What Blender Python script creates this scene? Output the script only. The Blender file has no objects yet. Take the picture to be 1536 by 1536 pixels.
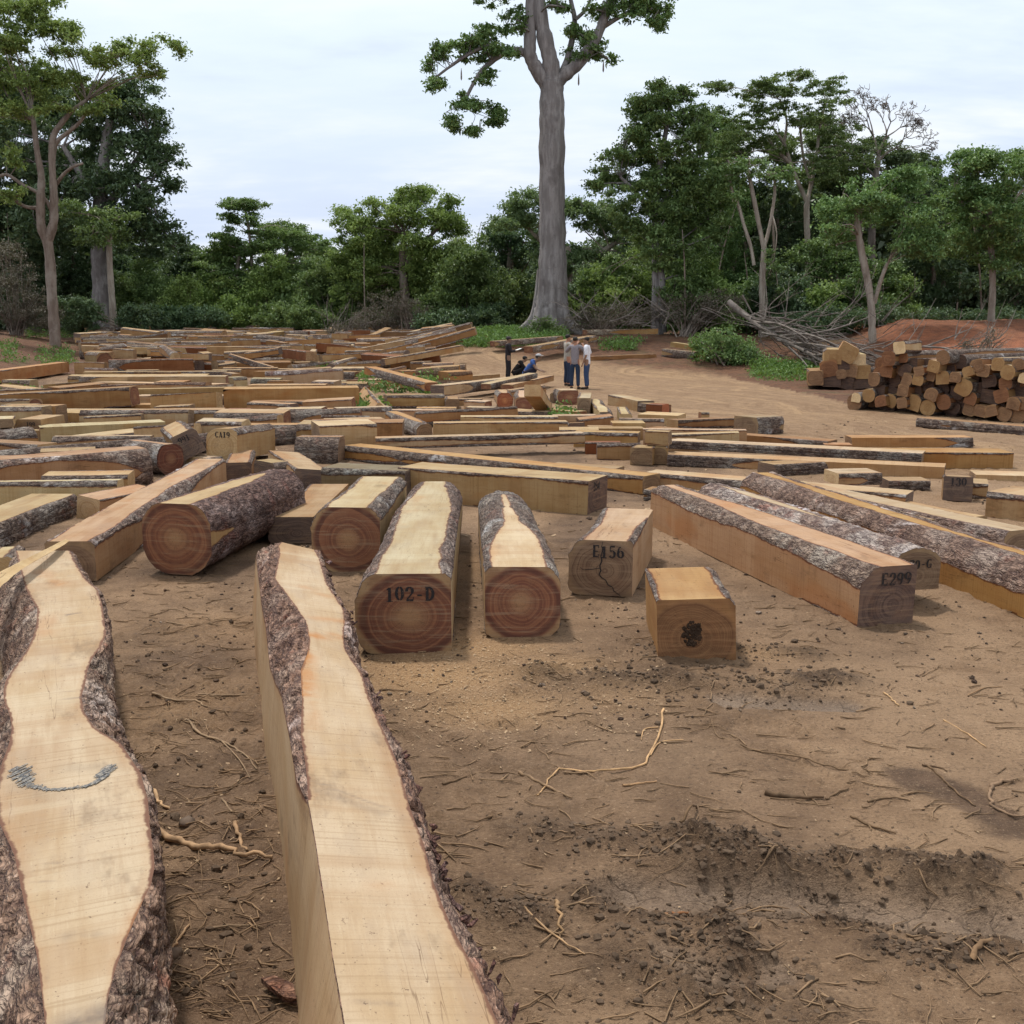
import bpy, math, random
import numpy as np
from mathutils import Vector, Matrix
PI = math.pi
scene = bpy.context.scene
COL = scene.collection
rng = np.random.default_rng(7)
random.seed(7)

# ------------------------------------------------------------------ camera
EYE = 2.15
F = 1575.0                      # focal length in units of a 1536 wide frame
PITCH = math.atan(278 / F)
cp, sp = math.cos(PITCH), math.sin(PITCH)
cam_d = bpy.data.cameras.new('camera'); cam = bpy.data.objects.new('camera', cam_d); COL.objects.link(cam)
cam.location = (0, 0, EYE); cam.rotation_euler = (PI / 2 - PITCH, 0, 0)
cam_d.sensor_width = 36; cam_d.lens = 36 * F / 1536; cam_d.clip_start = 0.05; cam_d.clip_end = 8000
scene.camera = cam


def ray(px, py):
    u = (px - 768) / F; v = (768 - py) / F
    return np.array([u, cp + v * sp, -sp + v * cp])


def S(t):
    t = np.clip(t, 0, 1); return t * t * (3 - 2 * t)


# ------------------------------------------------------------------ noise
def _hash(ix, iy, iz, seed):
    h = (ix.astype(np.int64) * 374761393 + iy.astype(np.int64) * 668265263 + iz.astype(np.int64) * 2147483647 + seed * 1274126177) & 0xffffffff
    h = ((h ^ (h >> 13)) * 1274126177) & 0xffffffff
    h = (h ^ (h >> 16)) & 0xffff
    return h / 65535.0


def vnoise(p, seed=0):
    p = np.asarray(p, float)
    f = np.floor(p); i = f.astype(np.int64); t = p - f; t = t * t * (3 - 2 * t)
    out = 0
    for dx in (0, 1):
        wx = t[..., 0] if dx else 1 - t[..., 0]
        for dy in (0, 1):
            wy = t[..., 1] if dy else 1 - t[..., 1]
            for dz in (0, 1):
                wz = t[..., 2] if dz else 1 - t[..., 2]
                out = out + wx * wy * wz * _hash(i[..., 0] + dx, i[..., 1] + dy, i[..., 2] + dz, seed)
    return out * 2 - 1


def fbm(p, octv=4, seed=0, gain=.5):
    p = np.asarray(p, float); a = 1; s = 0; n = 0
    for k in range(octv):
        s = s + a * vnoise(p * 2 ** k + 17.3 * k, seed + k); n += a; a *= gain
    return s / n


def fb1(x, seed, octv=3, gain=.5):
    x = np.asarray(x, float)
    return fbm(np.stack([x, x * 0 + seed * 3.7, x * 0 + .5], -1), octv, seed, gain)


# ------------------------------------------------------------------ terrain
def ground(x, y):
    x = np.asarray(x, float); y = np.asarray(y, float)
    g = 1.35 * S((y - 40) / 45)
    dl = ((x + 13.8) * -34 + (y - 24) * -10.5) / 35.6
    g = g + 1.35 * S(dl / 6) * S((y - 20) / 14) * (1 - .65 * S((y - 50) / 30)) * (1 - .9 * S((-x - 60) / 60))
    g = g + 1.15 * S((y - 43.5) / 11.5) * S((x + 7) / 6) * (1 - .55 * S((y - 62) / 14)) + 1.0 * S((x - 16.5) / 4) * S((y - 37) / 9) * (1 - .5 * S((y - 52) / 15))
    p = np.stack([x * .13, y * .13, x * 0], -1)
    g = g + .10 * vnoise(p, 3) * S((y - 14) / 20)
    return g


def gz(x, y):
    return float(ground(x, y))


def at(px, py, h=0.0):
    """Point where the line of sight through (px,py) meets the ground raised by h."""
    d = ray(px, py)
    if py > 740:
        t = (h - EYE) / d[2]; return Vector((d[0] * t, d[1] * t, h))     # the yard is level here
    if py > 640:
        t = (h - EYE) / d[2]
        for _ in range(6): t = (gz(d[0] * t, d[1] * t) + h - EYE) / d[2]
        return Vector((d[0] * t, d[1] * t, EYE + d[2] * t))
    t = np.concatenate([np.linspace(6, 20, 60), np.linspace(20.2, 140, 600)])
    P = np.array([0, 0, EYE]) + t[:, None] * d
    f = P[:, 2] - ground(P[:, 0], P[:, 1]) - h
    k = np.argmax(f < 0)
    if f[k] >= 0:
        k = int(np.argmin(f)); return Vector(P[k])
    a, b = t[k - 1], t[k]
    for _ in range(16):
        m = (a + b) / 2; q = np.array([0, 0, EYE]) + m * d
        if q[2] - gz(q[0], q[1]) - h < 0: b = m
        else: a = m
    return Vector(np.array([0, 0, EYE]) + b * d)


def atz(px, py, z):
    d = ray(px, py); t = (z - EYE) / d[2]
    return Vector((d[0] * t, d[1] * t, z))


def atd(px, py, D):
    """Point at ground distance D on the line of sight."""
    d = ray(px, py); t = D / d[1]
    return Vector((d[0] * t, D, EYE + d[2] * t))


def dep(p):
    return p.y * cp - (p.z - EYE) * sp


# ------------------------------------------------------------------ objects
def tag(o, label=None, cat=None, group=None, kind=None):
    if label: o['label'] = label
    if cat: o['category'] = cat
    if group: o['group'] = group
    if kind: o['kind'] = kind
    return o


def empty(name, label, cat, group=None, M=None):
    o = bpy.data.objects.new(name, None); COL.objects.link(o); o.empty_display_size = .1
    tag(o, label, cat, group)
    if M is not None:
        o.location = M.to_translation(); o.rotation_euler = M.to_euler()
    return o


def mesh_np(name, V, faces, mat, parent=None, loc=None, smooth=True, attrs=None, mats=None, midx=None):
    """One mesh object. faces: list of (n,k) int arrays or list of tuples."""
    V = np.asarray(V, np.float32)
    me = bpy.data.meshes.new(name)
    if isinstance(faces, np.ndarray): faces = [faces]
    if len(faces) and isinstance(faces[0], np.ndarray):
        faces = [f for f in faces if len(f)]
        loops = np.concatenate([f.ravel() for f in faces]).astype(np.int32)
        tot = np.concatenate([np.full(len(f), f.shape[1], np.int32) for f in faces])
    else:
        loops = np.array([i for f in faces for i in f], np.int32); tot = np.array([len(f) for f in faces], np.int32)
    start = np.concatenate([[0], np.cumsum(tot)[:-1]]).astype(np.int32)
    me.vertices.add(len(V)); me.vertices.foreach_set('co', V.ravel())
    me.loops.add(len(loops)); me.loops.foreach_set('vertex_index', loops)
    me.polygons.add(len(tot)); me.polygons.foreach_set('loop_start', start)
    me.polygons.foreach_set('loop_total', tot)
    me.polygons.foreach_set('use_smooth', np.full(len(tot), bool(smooth)))
    for m in (mats or [mat]): me.materials.append(m)
    if midx is not None: me.polygons.foreach_set('material_index', np.asarray(midx, np.int32))
    for k, a in (attrs or {}).items():
        at_ = me.attributes.new(k, 'FLOAT', 'POINT'); at_.data.foreach_set('value', np.asarray(a, np.float32))
    me.update(calc_edges=True); me.validate()
    o = bpy.data.objects.new(name, me); COL.objects.link(o)
    if parent is not None: o.parent = parent
    if loc is not None: o.location = loc
    return o


# ------------------------------------------------------------------ materials
class G:
    def __init__(s, name):
        s.m = bpy.data.materials.new(name); s.m.use_nodes = True
        s.nt = s.m.node_tree; s.nt.nodes.clear()
        s.out = s.nt.nodes.new('ShaderNodeOutputMaterial')

    def n(s, typ, ins=None, **props):
        nd = s.nt.nodes.new('ShaderNode' + typ)
        for k, v in props.items(): setattr(nd, k, v)
        for k, v in (ins or {}).items(): s.put(nd.inputs[k], v)
        return nd

    def put(s, sock, v):
        if isinstance(v, bpy.types.NodeSocket): s.nt.links.new(v, sock)
        elif isinstance(v, (tuple, list)) and len(v) == 3 and sock.type == 'RGBA': sock.default_value = (*v, 1)
        else: sock.default_value = v

    def math(s, op, a, b=0.0, clamp=False):
        return s.n('Math', {0: a, 1: b}, operation=op, use_clamp=clamp).outputs[0]

    def mix(s, f, a, b, blend='MIX'):
        return s.n('Mix', {0: f, 6: a, 7: b}, data_type='RGBA', blend_type=blend).outputs[2]

    def noise(s, vec, scale=5.0, detail=4.0, rough=.55, dist=0.0):
        return s.n('TexNoise', {'Vector': vec, 'Scale': scale, 'Detail': detail, 'Roughness': rough, 'Distortion': dist}).outputs[0]

    def vor(s, vec, scale, feature='F1', rnd=1.0):
        return s.n('TexVoronoi', {'Vector': vec, 'Scale': scale, 'Randomness': rnd}, feature=feature).outputs['Distance']

    def ramp(s, f, stops, interp='LINEAR'):
        r = s.n('ValToRGB', {0: f}); cr = r.color_ramp; cr.interpolation = interp
        while len(cr.elements) > len(stops): cr.elements.remove(cr.elements[-1])
        while len(cr.elements) < len(stops): cr.elements.new(1)
        for e, (p, c) in zip(cr.elements, stops):
            e.position = p; e.color = (c, c, c, 1) if isinstance(c, (int, float)) else (*c, 1)
        return r.outputs[0]

    def rng(s, v, a, b, c=0.0, d=1.0):
        return s.n('MapRange', {0: v, 1: a, 2: b, 3: c, 4: d}, interpolation_type='SMOOTHSTEP').outputs[0]

    def scale(s, vec, sc):
        return s.n('VectorMath', {0: vec, 1: sc}, operation='MULTIPLY').outputs[0]

    def add(s, vec, b):
        return s.n('VectorMath', {0: vec, 1: b}, operation='ADD').outputs[0]

    def attr(s, name):
        return s.n('Attribute', attribute_name=name).outputs['Fac']

    def objco(s):
        """Object coordinates shifted by a different amount for every object."""
        co = s.n('TexCoord').outputs['Object']; r = s.n('ObjectInfo').outputs['Random']
        return s.add(co, s.n('CombineXYZ', {0: s.math('MULTIPLY', r, 37.0), 1: s.math('MULTIPLY', r, 0.0), 2: 0.0}).outputs[0])

    def objcolor(s):
        return s.n('ObjectInfo').outputs['Color']

    def bsdf(s, color, rough=.8, bump=None, strength=.5, dist=.01, spec=.3, normal=None, extra=None):
        b = s.n('BsdfPrincipled', {'Base Color': color, 'Roughness': rough, 'Specular IOR Level': spec})
        if bump is not None:
            bn = s.n('Bump', {'Strength': strength, 'Distance': dist, 'Height': bump})
            s.nt.links.new(bn.outputs[0], b.inputs['Normal'])
        for k, v in (extra or {}).items(): s.put(b.inputs[k], v)
        s.nt.links.new(b.outputs[0], s.out.inputs[0])
        return s.m


def mat_wood(tint=None):
    g = G('sawn_wood')
    raw = g.n('TexCoord').outputs['Object']; co = g.objco()
    sep = g.n('SeparateXYZ', {0: raw})
    streak = g.noise(g.scale(co, (1.1, 17, 17)), 2.0, 4, .6)
    fine = g.noise(g.scale(co, (4, 60, 60)), 2.0, 3, .6)
    blot = g.noise(g.scale(co, (.9, 2.2, 2.2)), 1.6, 4, .55)
    # growth figure: distance from the pith line, wavering along the log
    wob = g.noise(g.scale(co, (.55, .5, .5)), 1.0, 2, .5)
    z2 = g.math('SUBTRACT', sep.outputs[2], g.math('ADD', g.math('MULTIPLY', wob, .5), .02))
    y2 = g.math('ADD', sep.outputs[1], g.math('MULTIPLY', g.noise(g.scale(co, (.5, .4, .4)), 1.3, 2, .5), .3))
    rad = g.math('SQRT', g.math('ADD', g.math('MULTIPLY', z2, z2), g.math('MULTIPLY', y2, y2)))
    ring = g.math('SINE', g.math('ADD', g.math('MULTIPLY', rad, 95), g.math('MULTIPLY', streak, 3.5)))
    c = g.mix(g.rng(blot, .35, .68), (.64, .50, .345), (.55, .395, .235))
    c = g.mix(g.math('MULTIPLY', g.math('MULTIPLY', g.rng(ring, .0, 1), g.rng(blot, .40, .62)), .13), c, (.40, .25, .13))
    c = g.mix(g.math('MULTIPLY', g.rng(streak, .46, .72), .30), c, (.42, .27, .15))
    c = g.mix(g.math('MULTIPLY', g.rng(fine, .55, .75), .30), c, (.76, .62, .43))
    # heartwood shows through as a broad darker band
    hb = g.noise(g.scale(co, (.7, 3.2, 3.2)), .9, 3, .5)
    c = g.mix(g.math('MULTIPLY', g.rng(hb, .55, .66), .40), c, (.36, .19, .085))
    # saw kerf marks, dirt specks, stains
    kerf = g.noise(g.scale(co, (70, 1.5, 1.5)), 1.0, 2, .5)
    c = g.mix(g.math('MULTIPLY', g.rng(kerf, .50, .74), .42), c, (.36, .24, .13))
    pat = g.noise(g.scale(co, (2.2, 5, 5)), 1.0, 5, .65)
    c = g.mix(g.math('MULTIPLY', g.rng(pat, .5, .68), .38), c, (.47, .36, .26))
    c = g.mix(g.math('MULTIPLY', g.rng(g.noise(g.scale(co, (1.0, 2.5, 2.5)), .8, 3, .5), .58, .68), .45), c, (.56, .29, .12))
    speck = g.noise(co, 55.0, 3, .7)
    c = g.mix(g.math('MULTIPLY', g.rng(speck, .63, .72), .8), c, (.16, .10, .065))
    band = g.noise(g.scale(co, (3.2, .25, .25)), 1.0, 4, .6)
    c = g.mix(g.math('MULTIPLY', g.rng(band, .52, .64), .38), c, (.44, .27, .14))
    c = g.mix(g.math('MULTIPLY', g.rng(band, .44, .36), .30), c, (.72, .60, .43))
    grit = g.noise(co, 130.0, 3, .7)
    c = g.mix(g.math('MULTIPLY', g.rng(grit, .52, .68), .28), c, (.40, .28, .18))
    mud = g.noise(g.scale(co, (1.4, 3, 3)), 1.2, 5, .7)
    c = g.mix(g.math('MULTIPLY', g.rng(mud, .56, .70), .5), c, (.24, .165, .105))
    e = g.attr('edge')
    en = g.math('ADD', e, g.math('MULTIPLY', g.math('SUBTRACT', g.noise(co, 16.0, 3, .6), .5), .9))
    c = g.mix(g.rng(en, .42, .14), c, (.15, .07, .055))
    c = g.mix(g.math('MULTIPLY', g.rng(en, .85, .45), .18), c, (.48, .25, .11))
    ck = g.noise(g.scale(co, (.5, 9, 9)), 1.0, 4, .55)
    c = g.mix(g.math('MULTIPLY', g.math('MULTIPLY', g.rng(g.math('ABSOLUTE', g.math('SUBTRACT', ck, .5)), .006, .0005), g.rng(g.noise(g.scale(co, (.8, 3, 3)), 1.0, 2, .5), .54, .62)), .6), c, (.16, .09, .05))
    c = g.mix(1.0, c, tint or g.objcolor(), 'MULTIPLY')
    # bleached, dusty tops stay pale; shade of the flanks painted in, darker and warmer
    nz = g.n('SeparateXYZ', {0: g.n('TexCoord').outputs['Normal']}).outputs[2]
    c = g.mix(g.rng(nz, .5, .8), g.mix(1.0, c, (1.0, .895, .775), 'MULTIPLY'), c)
    st_ = g.attr('stain'); so_ = g.attr('soil'); sn = g.noise(co, 7.0, 4, .6)
    c = g.mix(g.math('MULTIPLY', st_, g.rng(sn, .25, .65)), c, (.56, .25, .085))
    c = g.mix(g.math('MULTIPLY', so_, g.rng(sn, .3, .6)), c, (.23, .18, .15))
    c = g.mix(1.0, c, (.665, .655, .625), 'MULTIPLY')
    bump = g.math('ADD', g.math('MULTIPLY', kerf, .8), g.math('ADD', g.math('MULTIPLY', fine, .5), g.math('MULTIPLY', speck, .3)))
    return g.bsdf(c, .82, bump, .5, .005, .22)


def mat_bark():
    g = G('bark')
    co = g.objco()
    warp = g.add(co, g.scale(g.n('TexNoise', {'Vector': co, 'Scale': 6.0, 'Detail': 3.0}).outputs['Color'], (.10, .10, .10)))
    v = g.scale(warp, (9, 30, 30))
    edge = g.vor(v, 1.0, 'DISTANCE_TO_EDGE')
    v2 = g.vor(g.scale(warp, (22, 50, 50)), 1.0, 'DISTANCE_TO_EDGE')
    big = g.noise(co, 2.6, 4, .6); med = g.noise(co, 14.0, 5, .65); fine = g.noise(g.scale(co, (40, 90, 90)), 1.0, 3, .6)
    c = g.mix(g.rng(med, .36, .62), (.122, .081, .062), (.275, .205, .16))
    c = g.mix(g.math('MULTIPLY', g.rng(big, .47, .63), .85), c, (.37, .325, .28))
    c = g.mix(g.math('MULTIPLY', g.rng(g.noise(co, 5.0, 4, .6), .57, .70), .55), c, (.27, .12, .085))
    c = g.mix(g.math('MULTIPLY', g.rng(fine, .60, .72), .55), c, (.55, .51, .48))
    rid = g.math('ABSOLUTE', g.math('SUBTRACT', g.noise(g.scale(warp, (5, 17, 17)), 1.0, 5, .6), .5))
    c = g.mix(g.math('MULTIPLY', g.rng(edge, .09, .0), .40), c, (.05, .03, .03))
    c = g.mix(g.math('MULTIPLY', g.rng(rid, .045, .0), .85), c, (.04, .024, .024))
    c = g.mix(g.math('MULTIPLY', g.rng(v2, .06, .0), .5), c, (.05, .03, .03))
    pal = g.noise(co, 1.7, 3, .5)
    c = g.mix(g.math('MULTIPLY', g.rng(pal, .60, .70), g.math('MULTIPLY', g.rng(med, .42, .58), .7)), c, (.62, .60, .60))
    c = g.mix(1.0, c, g.objcolor(), 'MULTIPLY')
    h = g.math('ADD', g.math('ADD', g.math('MULTIPLY', g.rng(edge, 0, .22), .5), g.math('MULTIPLY', g.rng(rid, 0, .10), 1.0)), g.math('ADD', g.math('MULTIPLY', g.rng(v2, 0, .2), .35), g.math('MULTIPLY', med, .6)))
    return g.bsdf(c, .85, h, .9, .02, .25)


def mat_end(kind):
    g = G('cut_end_' + kind)
    co = g.objco(); raw = g.n('TexCoord').outputs['Object']
    rn = g.attr('rn'); s3 = g.n('SeparateXYZ', {0: raw}); ya = g.math('MULTIPLY', s3.outputs[1], g.attr('ia')); zb_ = g.math('MULTIPLY', s3.outputs[2], g.attr('ib'))
    hn = g.math('SQRT', g.math('ADD', g.math('MULTIPLY', ya, ya), g.math('MULTIPLY', zb_, zb_)))
    flat = g.scale(co, (1, 1, 1))
    n1 = g.noise(flat, 3.5, 4, .55); n2 = g.noise(flat, 9.0, 4, .6); n3 = g.noise(flat, 60.0, 3, .6)
    rr = g.math('MULTIPLY', g.math('ADD', hn, g.math('MULTIPLY', g.math('SUBTRACT', g.noise(flat, 2.2, 3, .5), .5), .42)), .82)
    ring = g.noise(g.n('CombineXYZ', {0: g.math('ADD', g.math('MULTIPLY', rr, 19.0), g.math('MULTIPLY', n2, .7)), 1: g.math('MULTIPLY', g.n('ObjectInfo').outputs['Random'], 50.0), 2: 0.0}).outputs[0], 1.0, 2, .7)
    saw = g.noise(g.scale(co, (1, 3, 46)), 1.0, 3, .6)
    if kind == 'fresh':
        heart = g.mix(g.rng(ring, .38, .62), (.25, .105, .056), (.155, .058, .036))
        heart = g.mix(g.math('MULTIPLY', g.rng(rr, .42, .0), .75), heart, (.36, .205, .105))
        heart = g.mix(g.rng(g.math('ABSOLUTE', g.math('SUBTRACT', rr, .80)), .07, .02), heart, (.115, .045, .03))
        sap = g.mix(g.rng(n2, .4, .65), (.34, .205, .105), (.24, .13, .065))
        c = g.mix(g.rng(rr, .84, .94), heart, sap)
    elif kind == 'brown':
        c = g.mix(g.rng(ring, .4, .62), (.25, .165, .10), (.15, .092, .058))
        c = g.mix(g.rng(rr, .88, .94), c, (.30, .20, .11))
        c = g.mix(g.math('MULTIPLY', g.rng(n1, .45, .62), .5), c, (.13, .08, .05))
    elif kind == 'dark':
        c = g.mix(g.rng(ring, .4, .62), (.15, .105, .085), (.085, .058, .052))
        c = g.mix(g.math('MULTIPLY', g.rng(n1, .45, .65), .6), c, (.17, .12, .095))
    else:   # pale
        c = g.mix(g.rng(ring, .4, .62), (.52, .37, .20), (.40, .25, .12))
        c = g.mix(g.math('MULTIPLY', g.rng(n1, .45, .65), .5), c, (.33, .19, .085))
    c = g.mix(g.math('MULTIPLY', g.rng(n2, .45, .68), .22), c, (.27, .15, .085))
    c = g.mix(g.math('MULTIPLY', g.rng(saw, .48, .72), .45), c, (.34, .235, .15))
    c = g.mix(g.math('MULTIPLY', g.rng(saw, .45, .25), .25), c, (.06, .03, .02))
    c = g.mix(g.math('MULTIPLY', g.rng(n3, .62, .74), .5), c, (.07, .045, .03))
    # radial drying checks
    sx = g.n('SeparateXYZ', {0: raw})
    ang = g.math('ARCTAN2', sx.outputs[2], sx.outputs[1])
    ck = g.noise(g.n('CombineXYZ', {0: g.math('MULTIPLY', ang, 2.3), 1: g.math('MULTIPLY', g.n('ObjectInfo').outputs['Random'], 90.0), 2: g.math('MULTIPLY', rn, .25)}).outputs[0], 3.0, 3, .6)
    crack = g.math('MULTIPLY', g.rng(g.math('ABSOLUTE', g.math('SUBTRACT', ck, .5)), .012, .002), g.rng(rn, .95, .2))
    c = g.mix(g.math('MULTIPLY', crack, .55), c, (.03, .017, .012))
    c = g.mix(g.rng(rn, .985, 1.0), c, (.06, .035, .03))
    c = g.mix(1.0, c, g.objcolor(), 'MULTIPLY')
    return g.bsdf(c, .8, g.math('ADD', saw, g.math('MULTIPLY', n3, .4)), .5, .006, .25)


def mat_ground():
    g = G('mud_ground')
    pos = g.n('NewGeometry').outputs['Position']
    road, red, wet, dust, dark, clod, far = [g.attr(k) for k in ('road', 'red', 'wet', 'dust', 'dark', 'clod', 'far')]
    a = g.noise(pos, .55, 5, .6); b = g.noise(pos, 3.2, 6, .65); c1 = g.noise(pos, 24.0, 5, .7); c2 = g.noise(pos, 110.0, 3, .7)
    c = g.mix(g.rng(b, .34, .66), (.335, .235, .150), (.225, .150, .092))
    c = g.mix(g.math('MULTIPLY', g.rng(a, .42, .62), .55), c, (.38, .275, .18))
    c = g.mix(g.math('MULTIPLY', g.rng(c1, .56, .70), .55), c, (.125, .080, .05))
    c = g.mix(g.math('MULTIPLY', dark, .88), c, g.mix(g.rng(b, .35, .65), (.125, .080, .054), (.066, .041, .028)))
    c = g.mix(g.math('MULTIPLY', clod, .9), c, g.mix(g.rng(c1, .4, .6), (.105, .068, .042), (.048, .031, .020)))
    cr = g.mix(g.rng(b, .35, .65), (.33, .235, .15), (.25, .17, .105))
    # wheel streaks along the haul road
    ps = g.n('SeparateXYZ', {0: g.add(pos, g.scale(g.n('TexNoise', {'Vector': pos, 'Scale': .25, 'Detail': 2.0}).outputs['Color'], (5, 5, 0)))})
    u_ = g.math('SUBTRACT', g.math('MULTIPLY', ps.outputs[0], .33), g.math('MULTIPLY', ps.outputs[1], .94)); v_ = g.math('ADD', g.math('MULTIPLY', ps.outputs[0], .94), g.math('MULTIPLY', ps.outputs[1], .33))
    st = g.noise(g.n('CombineXYZ', {0: g.math('MULTIPLY', u_, .12), 1: v_, 2: 0.0}).outputs[0], 1.5, 5, .65)
    cr = g.mix(g.math('MULTIPLY', g.rng(st, .46, .66), .55), cr, (.47, .34, .20))
    cr = g.mix(g.math('MULTIPLY', g.rng(st, .46, .34), .35), cr, (.20, .115, .06))
    st2 = g.noise(g.n('CombineXYZ', {0: g.math('MULTIPLY', u_, .5), 1: g.math('MULTIPLY', v_, 3.2), 2: 0.0}).outputs[0], 1.5, 4, .65)
    cr = g.mix(g.math('MULTIPLY', g.rng(st2, .52, .62), .5), cr, (.20, .125, .07))
    cr = g.mix(g.math('MULTIPLY', g.rng(c1, .5, .62), .4), cr, (.19, .12, .07))
    c = g.mix(road, c, cr)
    cf = g.mix(g.rng(b, .35, .65), (.17, .085, .048), (.09, .045, .028))
    cf = g.mix(g.math('MULTIPLY', g.rng(a, .5, .66), .4), cf, (.07, .085, .03))
    c = g.mix(far, c, cf)
    crd = g.mix(g.rng(b, .35, .65), (.33, .125, .062), (.19, .072, .040))
    c = g.mix(red, c, crd)
    wc = g.mix(g.rng(b, .35, .65), (.29, .23, .18), (.215, .165, .125))
    c = g.mix(wet, c, wc)
    dn = g.noise(pos, 150.0, 2, .7)
    dc = g.mix(g.rng(dn, .42, .6), (.36, .22, .105), (.56, .40, .23))
    dm = g.math('MULTIPLY', dust, g.rng(g.math('ADD', c1, g.math('MULTIPLY', dust, .35)), .42, .62))
    c = g.mix(g.math('MULTIPLY', dm, .85), c, dc)
    sp_ = g.rng(g.noise(pos, 210.0, 2, .6), .70, .76)
    c = g.mix(g.math('MULTIPLY', sp_, .6), c, (.46, .34, .21))
    pit = g.noise(pos, 62.0, 4, .75)
    c = g.mix(g.math('MULTIPLY', g.rng(pit, .53, .66), .55), c, (.12, .08, .055))
    c = g.mix(g.math('MULTIPLY', g.rng(pit, .44, .32), .35), c, (.50, .38, .26))
    sk = g.noise(g.scale(pos, (.8, 1.3, 1)), 44.0, 5, .72); sk2 = g.noise(pos, 17.0, 5, .75)
    c = g.mix(g.math('MULTIPLY', g.rng(sk, .585, .64), .62), c, (.055, .036, .025))
    c = g.mix(g.math('MULTIPLY', g.rng(sk2, .60, .66), .6), c, (.075, .05, .034))
    c = g.mix(g.math('MULTIPLY', g.rng(sk, .40, .33), .45), c, (.56, .44, .31))
    c = g.mix(1.0, c, (.89, .80, .725), 'MULTIPLY')
    rough = g.math('SUBTRACT', .9, g.math('MULTIPLY', wet, .5))
    h = g.math('ADD', g.math('MULTIPLY', c1, .7), g.math('ADD', g.math('MULTIPLY', c2, .35), g.math('ADD', g.math('MULTIPLY', pit, .5), g.math('MULTIPLY', sk, .8))))
    crk = g.vor(g.add(pos, g.scale(g.n('TexNoise', {'Vector': pos, 'Scale': 5.0, 'Detail': 3.0}).outputs['Color'], (.25, .25, .25))), 4.0, 'DISTANCE_TO_EDGE')
    h = g.math('ADD', h, g.math('MULTIPLY', g.math('MULTIPLY', g.rng(crk, 0.0, .035), wet), .5))
    c = g.mix(g.math('MULTIPLY', g.math('MULTIPLY', g.rng(crk, .02, .0), wet), .25), c, (.06, .04, .03))
    return g.bsdf(c, rough, h, .85, .03, .28)


def mat_leaf(name, c1, c2, c3, trans=.28):
    g = G(name)
    t = g.attr('tint'); r = g.n('ObjectInfo').outputs['Random']
    c = g.ramp(t, [(0.0, c1), (.55, c2), (1.0, c3)])
    c = g.n('HueSaturation', {'Hue': g.math('ADD', .485, g.math('MULTIPLY', r, .03)), 'Saturation': 1.0, 'Value': g.math('ADD', 1.32, g.math('MULTIPLY', r, .3)), 'Color': c}).outputs[0]
    d = g.n('BsdfPrincipled', {'Base Color': c, 'Roughness': .5, 'Specular IOR Level': .5})
    tr = g.n('BsdfTranslucent', {0: g.mix(.5, c, (.16, .22, .03))})
    mx = g.n('MixShader', {0: trans, 1: d.outputs[0], 2: tr.outputs[0]})
    g.nt.links.new(mx.outputs[0], g.out.inputs[0])
    return g.m


def mat_trunk(name, c1, c2, c3):
    g = G(name)
    co = g.n('NewGeometry').outputs['Position']
    a = g.noise(g.scale(co, (3, 3, .5)), 1.4, 5, .65); b = g.noise(g.scale(co, (1, 1, .7)), .9, 4, .6); c_ = g.noise(co, 7.0, 4, .7)
    c = g.mix(g.rng(a, .38, .64), c1, c2)
    c = g.mix(g.math('MULTIPLY', g.rng(b, .5, .64), .7), c, c3)
    c = g.mix(g.math('MULTIPLY', g.rng(c_, .58, .7), .5), c, tuple(x * .45 for x in c1))
    return g.bsdf(c, .85, g.math('ADD', a, g.math('MULTIPLY', c_, .5)), .8, .06, .2)


def mat_plain(name, c, rough=.8, var=.25, sc=20.0, spec=.25):
    g = G(name)
    co = g.n('TexCoord').outputs['Object']; n = g.noise(co, sc, 4, .6)
    cc = g.mix(g.rng(n, .3, .7), tuple(x * (1 - var) for x in c), tuple(min(1, x * (1 + var)) for x in c))
    cc = g.mix(1.0, cc, g.objcolor(), 'MULTIPLY')
    return g.bsdf(cc, rough, n, .4, .01, spec)


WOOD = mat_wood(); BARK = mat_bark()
END = {k: mat_end(k) for k in ('fresh', 'brown', 'dark', 'pale')}
GROUND = mat_ground()
def mat_paint():
    g = G('stencil_paint'); co = g.n('TexCoord').outputs['Object']
    n = g.noise(co, 70.0, 3, .7)
    return g.bsdf(g.mix(g.rng(n, .56, .70), (.02, .017, .018), (.15, .085, .065)), .7, None)
PAINT = mat_paint()
def mat_crayon():
    g = G('wax_crayon'); n = g.noise(g.n('TexCoord').outputs['Object'], 90.0, 3, .7)
    return g.bsdf(g.mix(g.rng(n, .42, .66), (.075, .078, .085), (.30, .265, .22)), .85, None)
BLUEPAINT = mat_crayon()
TWIG = mat_plain('dry_twig', (.26, .175, .105), .85, .35, 14)
CLOD = mat_plain('mud_clod', (.10, .067, .044), .92, .35, 9, .2)
CHIP = mat_plain('wood_chip', (.36, .25, .15), .85, .3, 40)
def seg_dist(X, Y, pts):
    d = np.full(X.shape, 1e9)
    for (a, b) in zip(pts[:-1], pts[1:]):
        ax, ay, bx, by = a.x, a.y, b.x, b.y
        L2 = (bx - ax) ** 2 + (by - ay) ** 2; t = np.clip(((X - ax) * (bx - ax) + (Y - ay) * (by - ay)) / L2, 0, 1)
        d = np.minimum(d, np.hypot(X - ax - t * (bx - ax), Y - ay - t * (by - ay)))
    return d


# ------------------------------------------------------------------ logs
LOGS = []      # (P0, P1, W, H) of everything laid on the yard, for spacing


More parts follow.
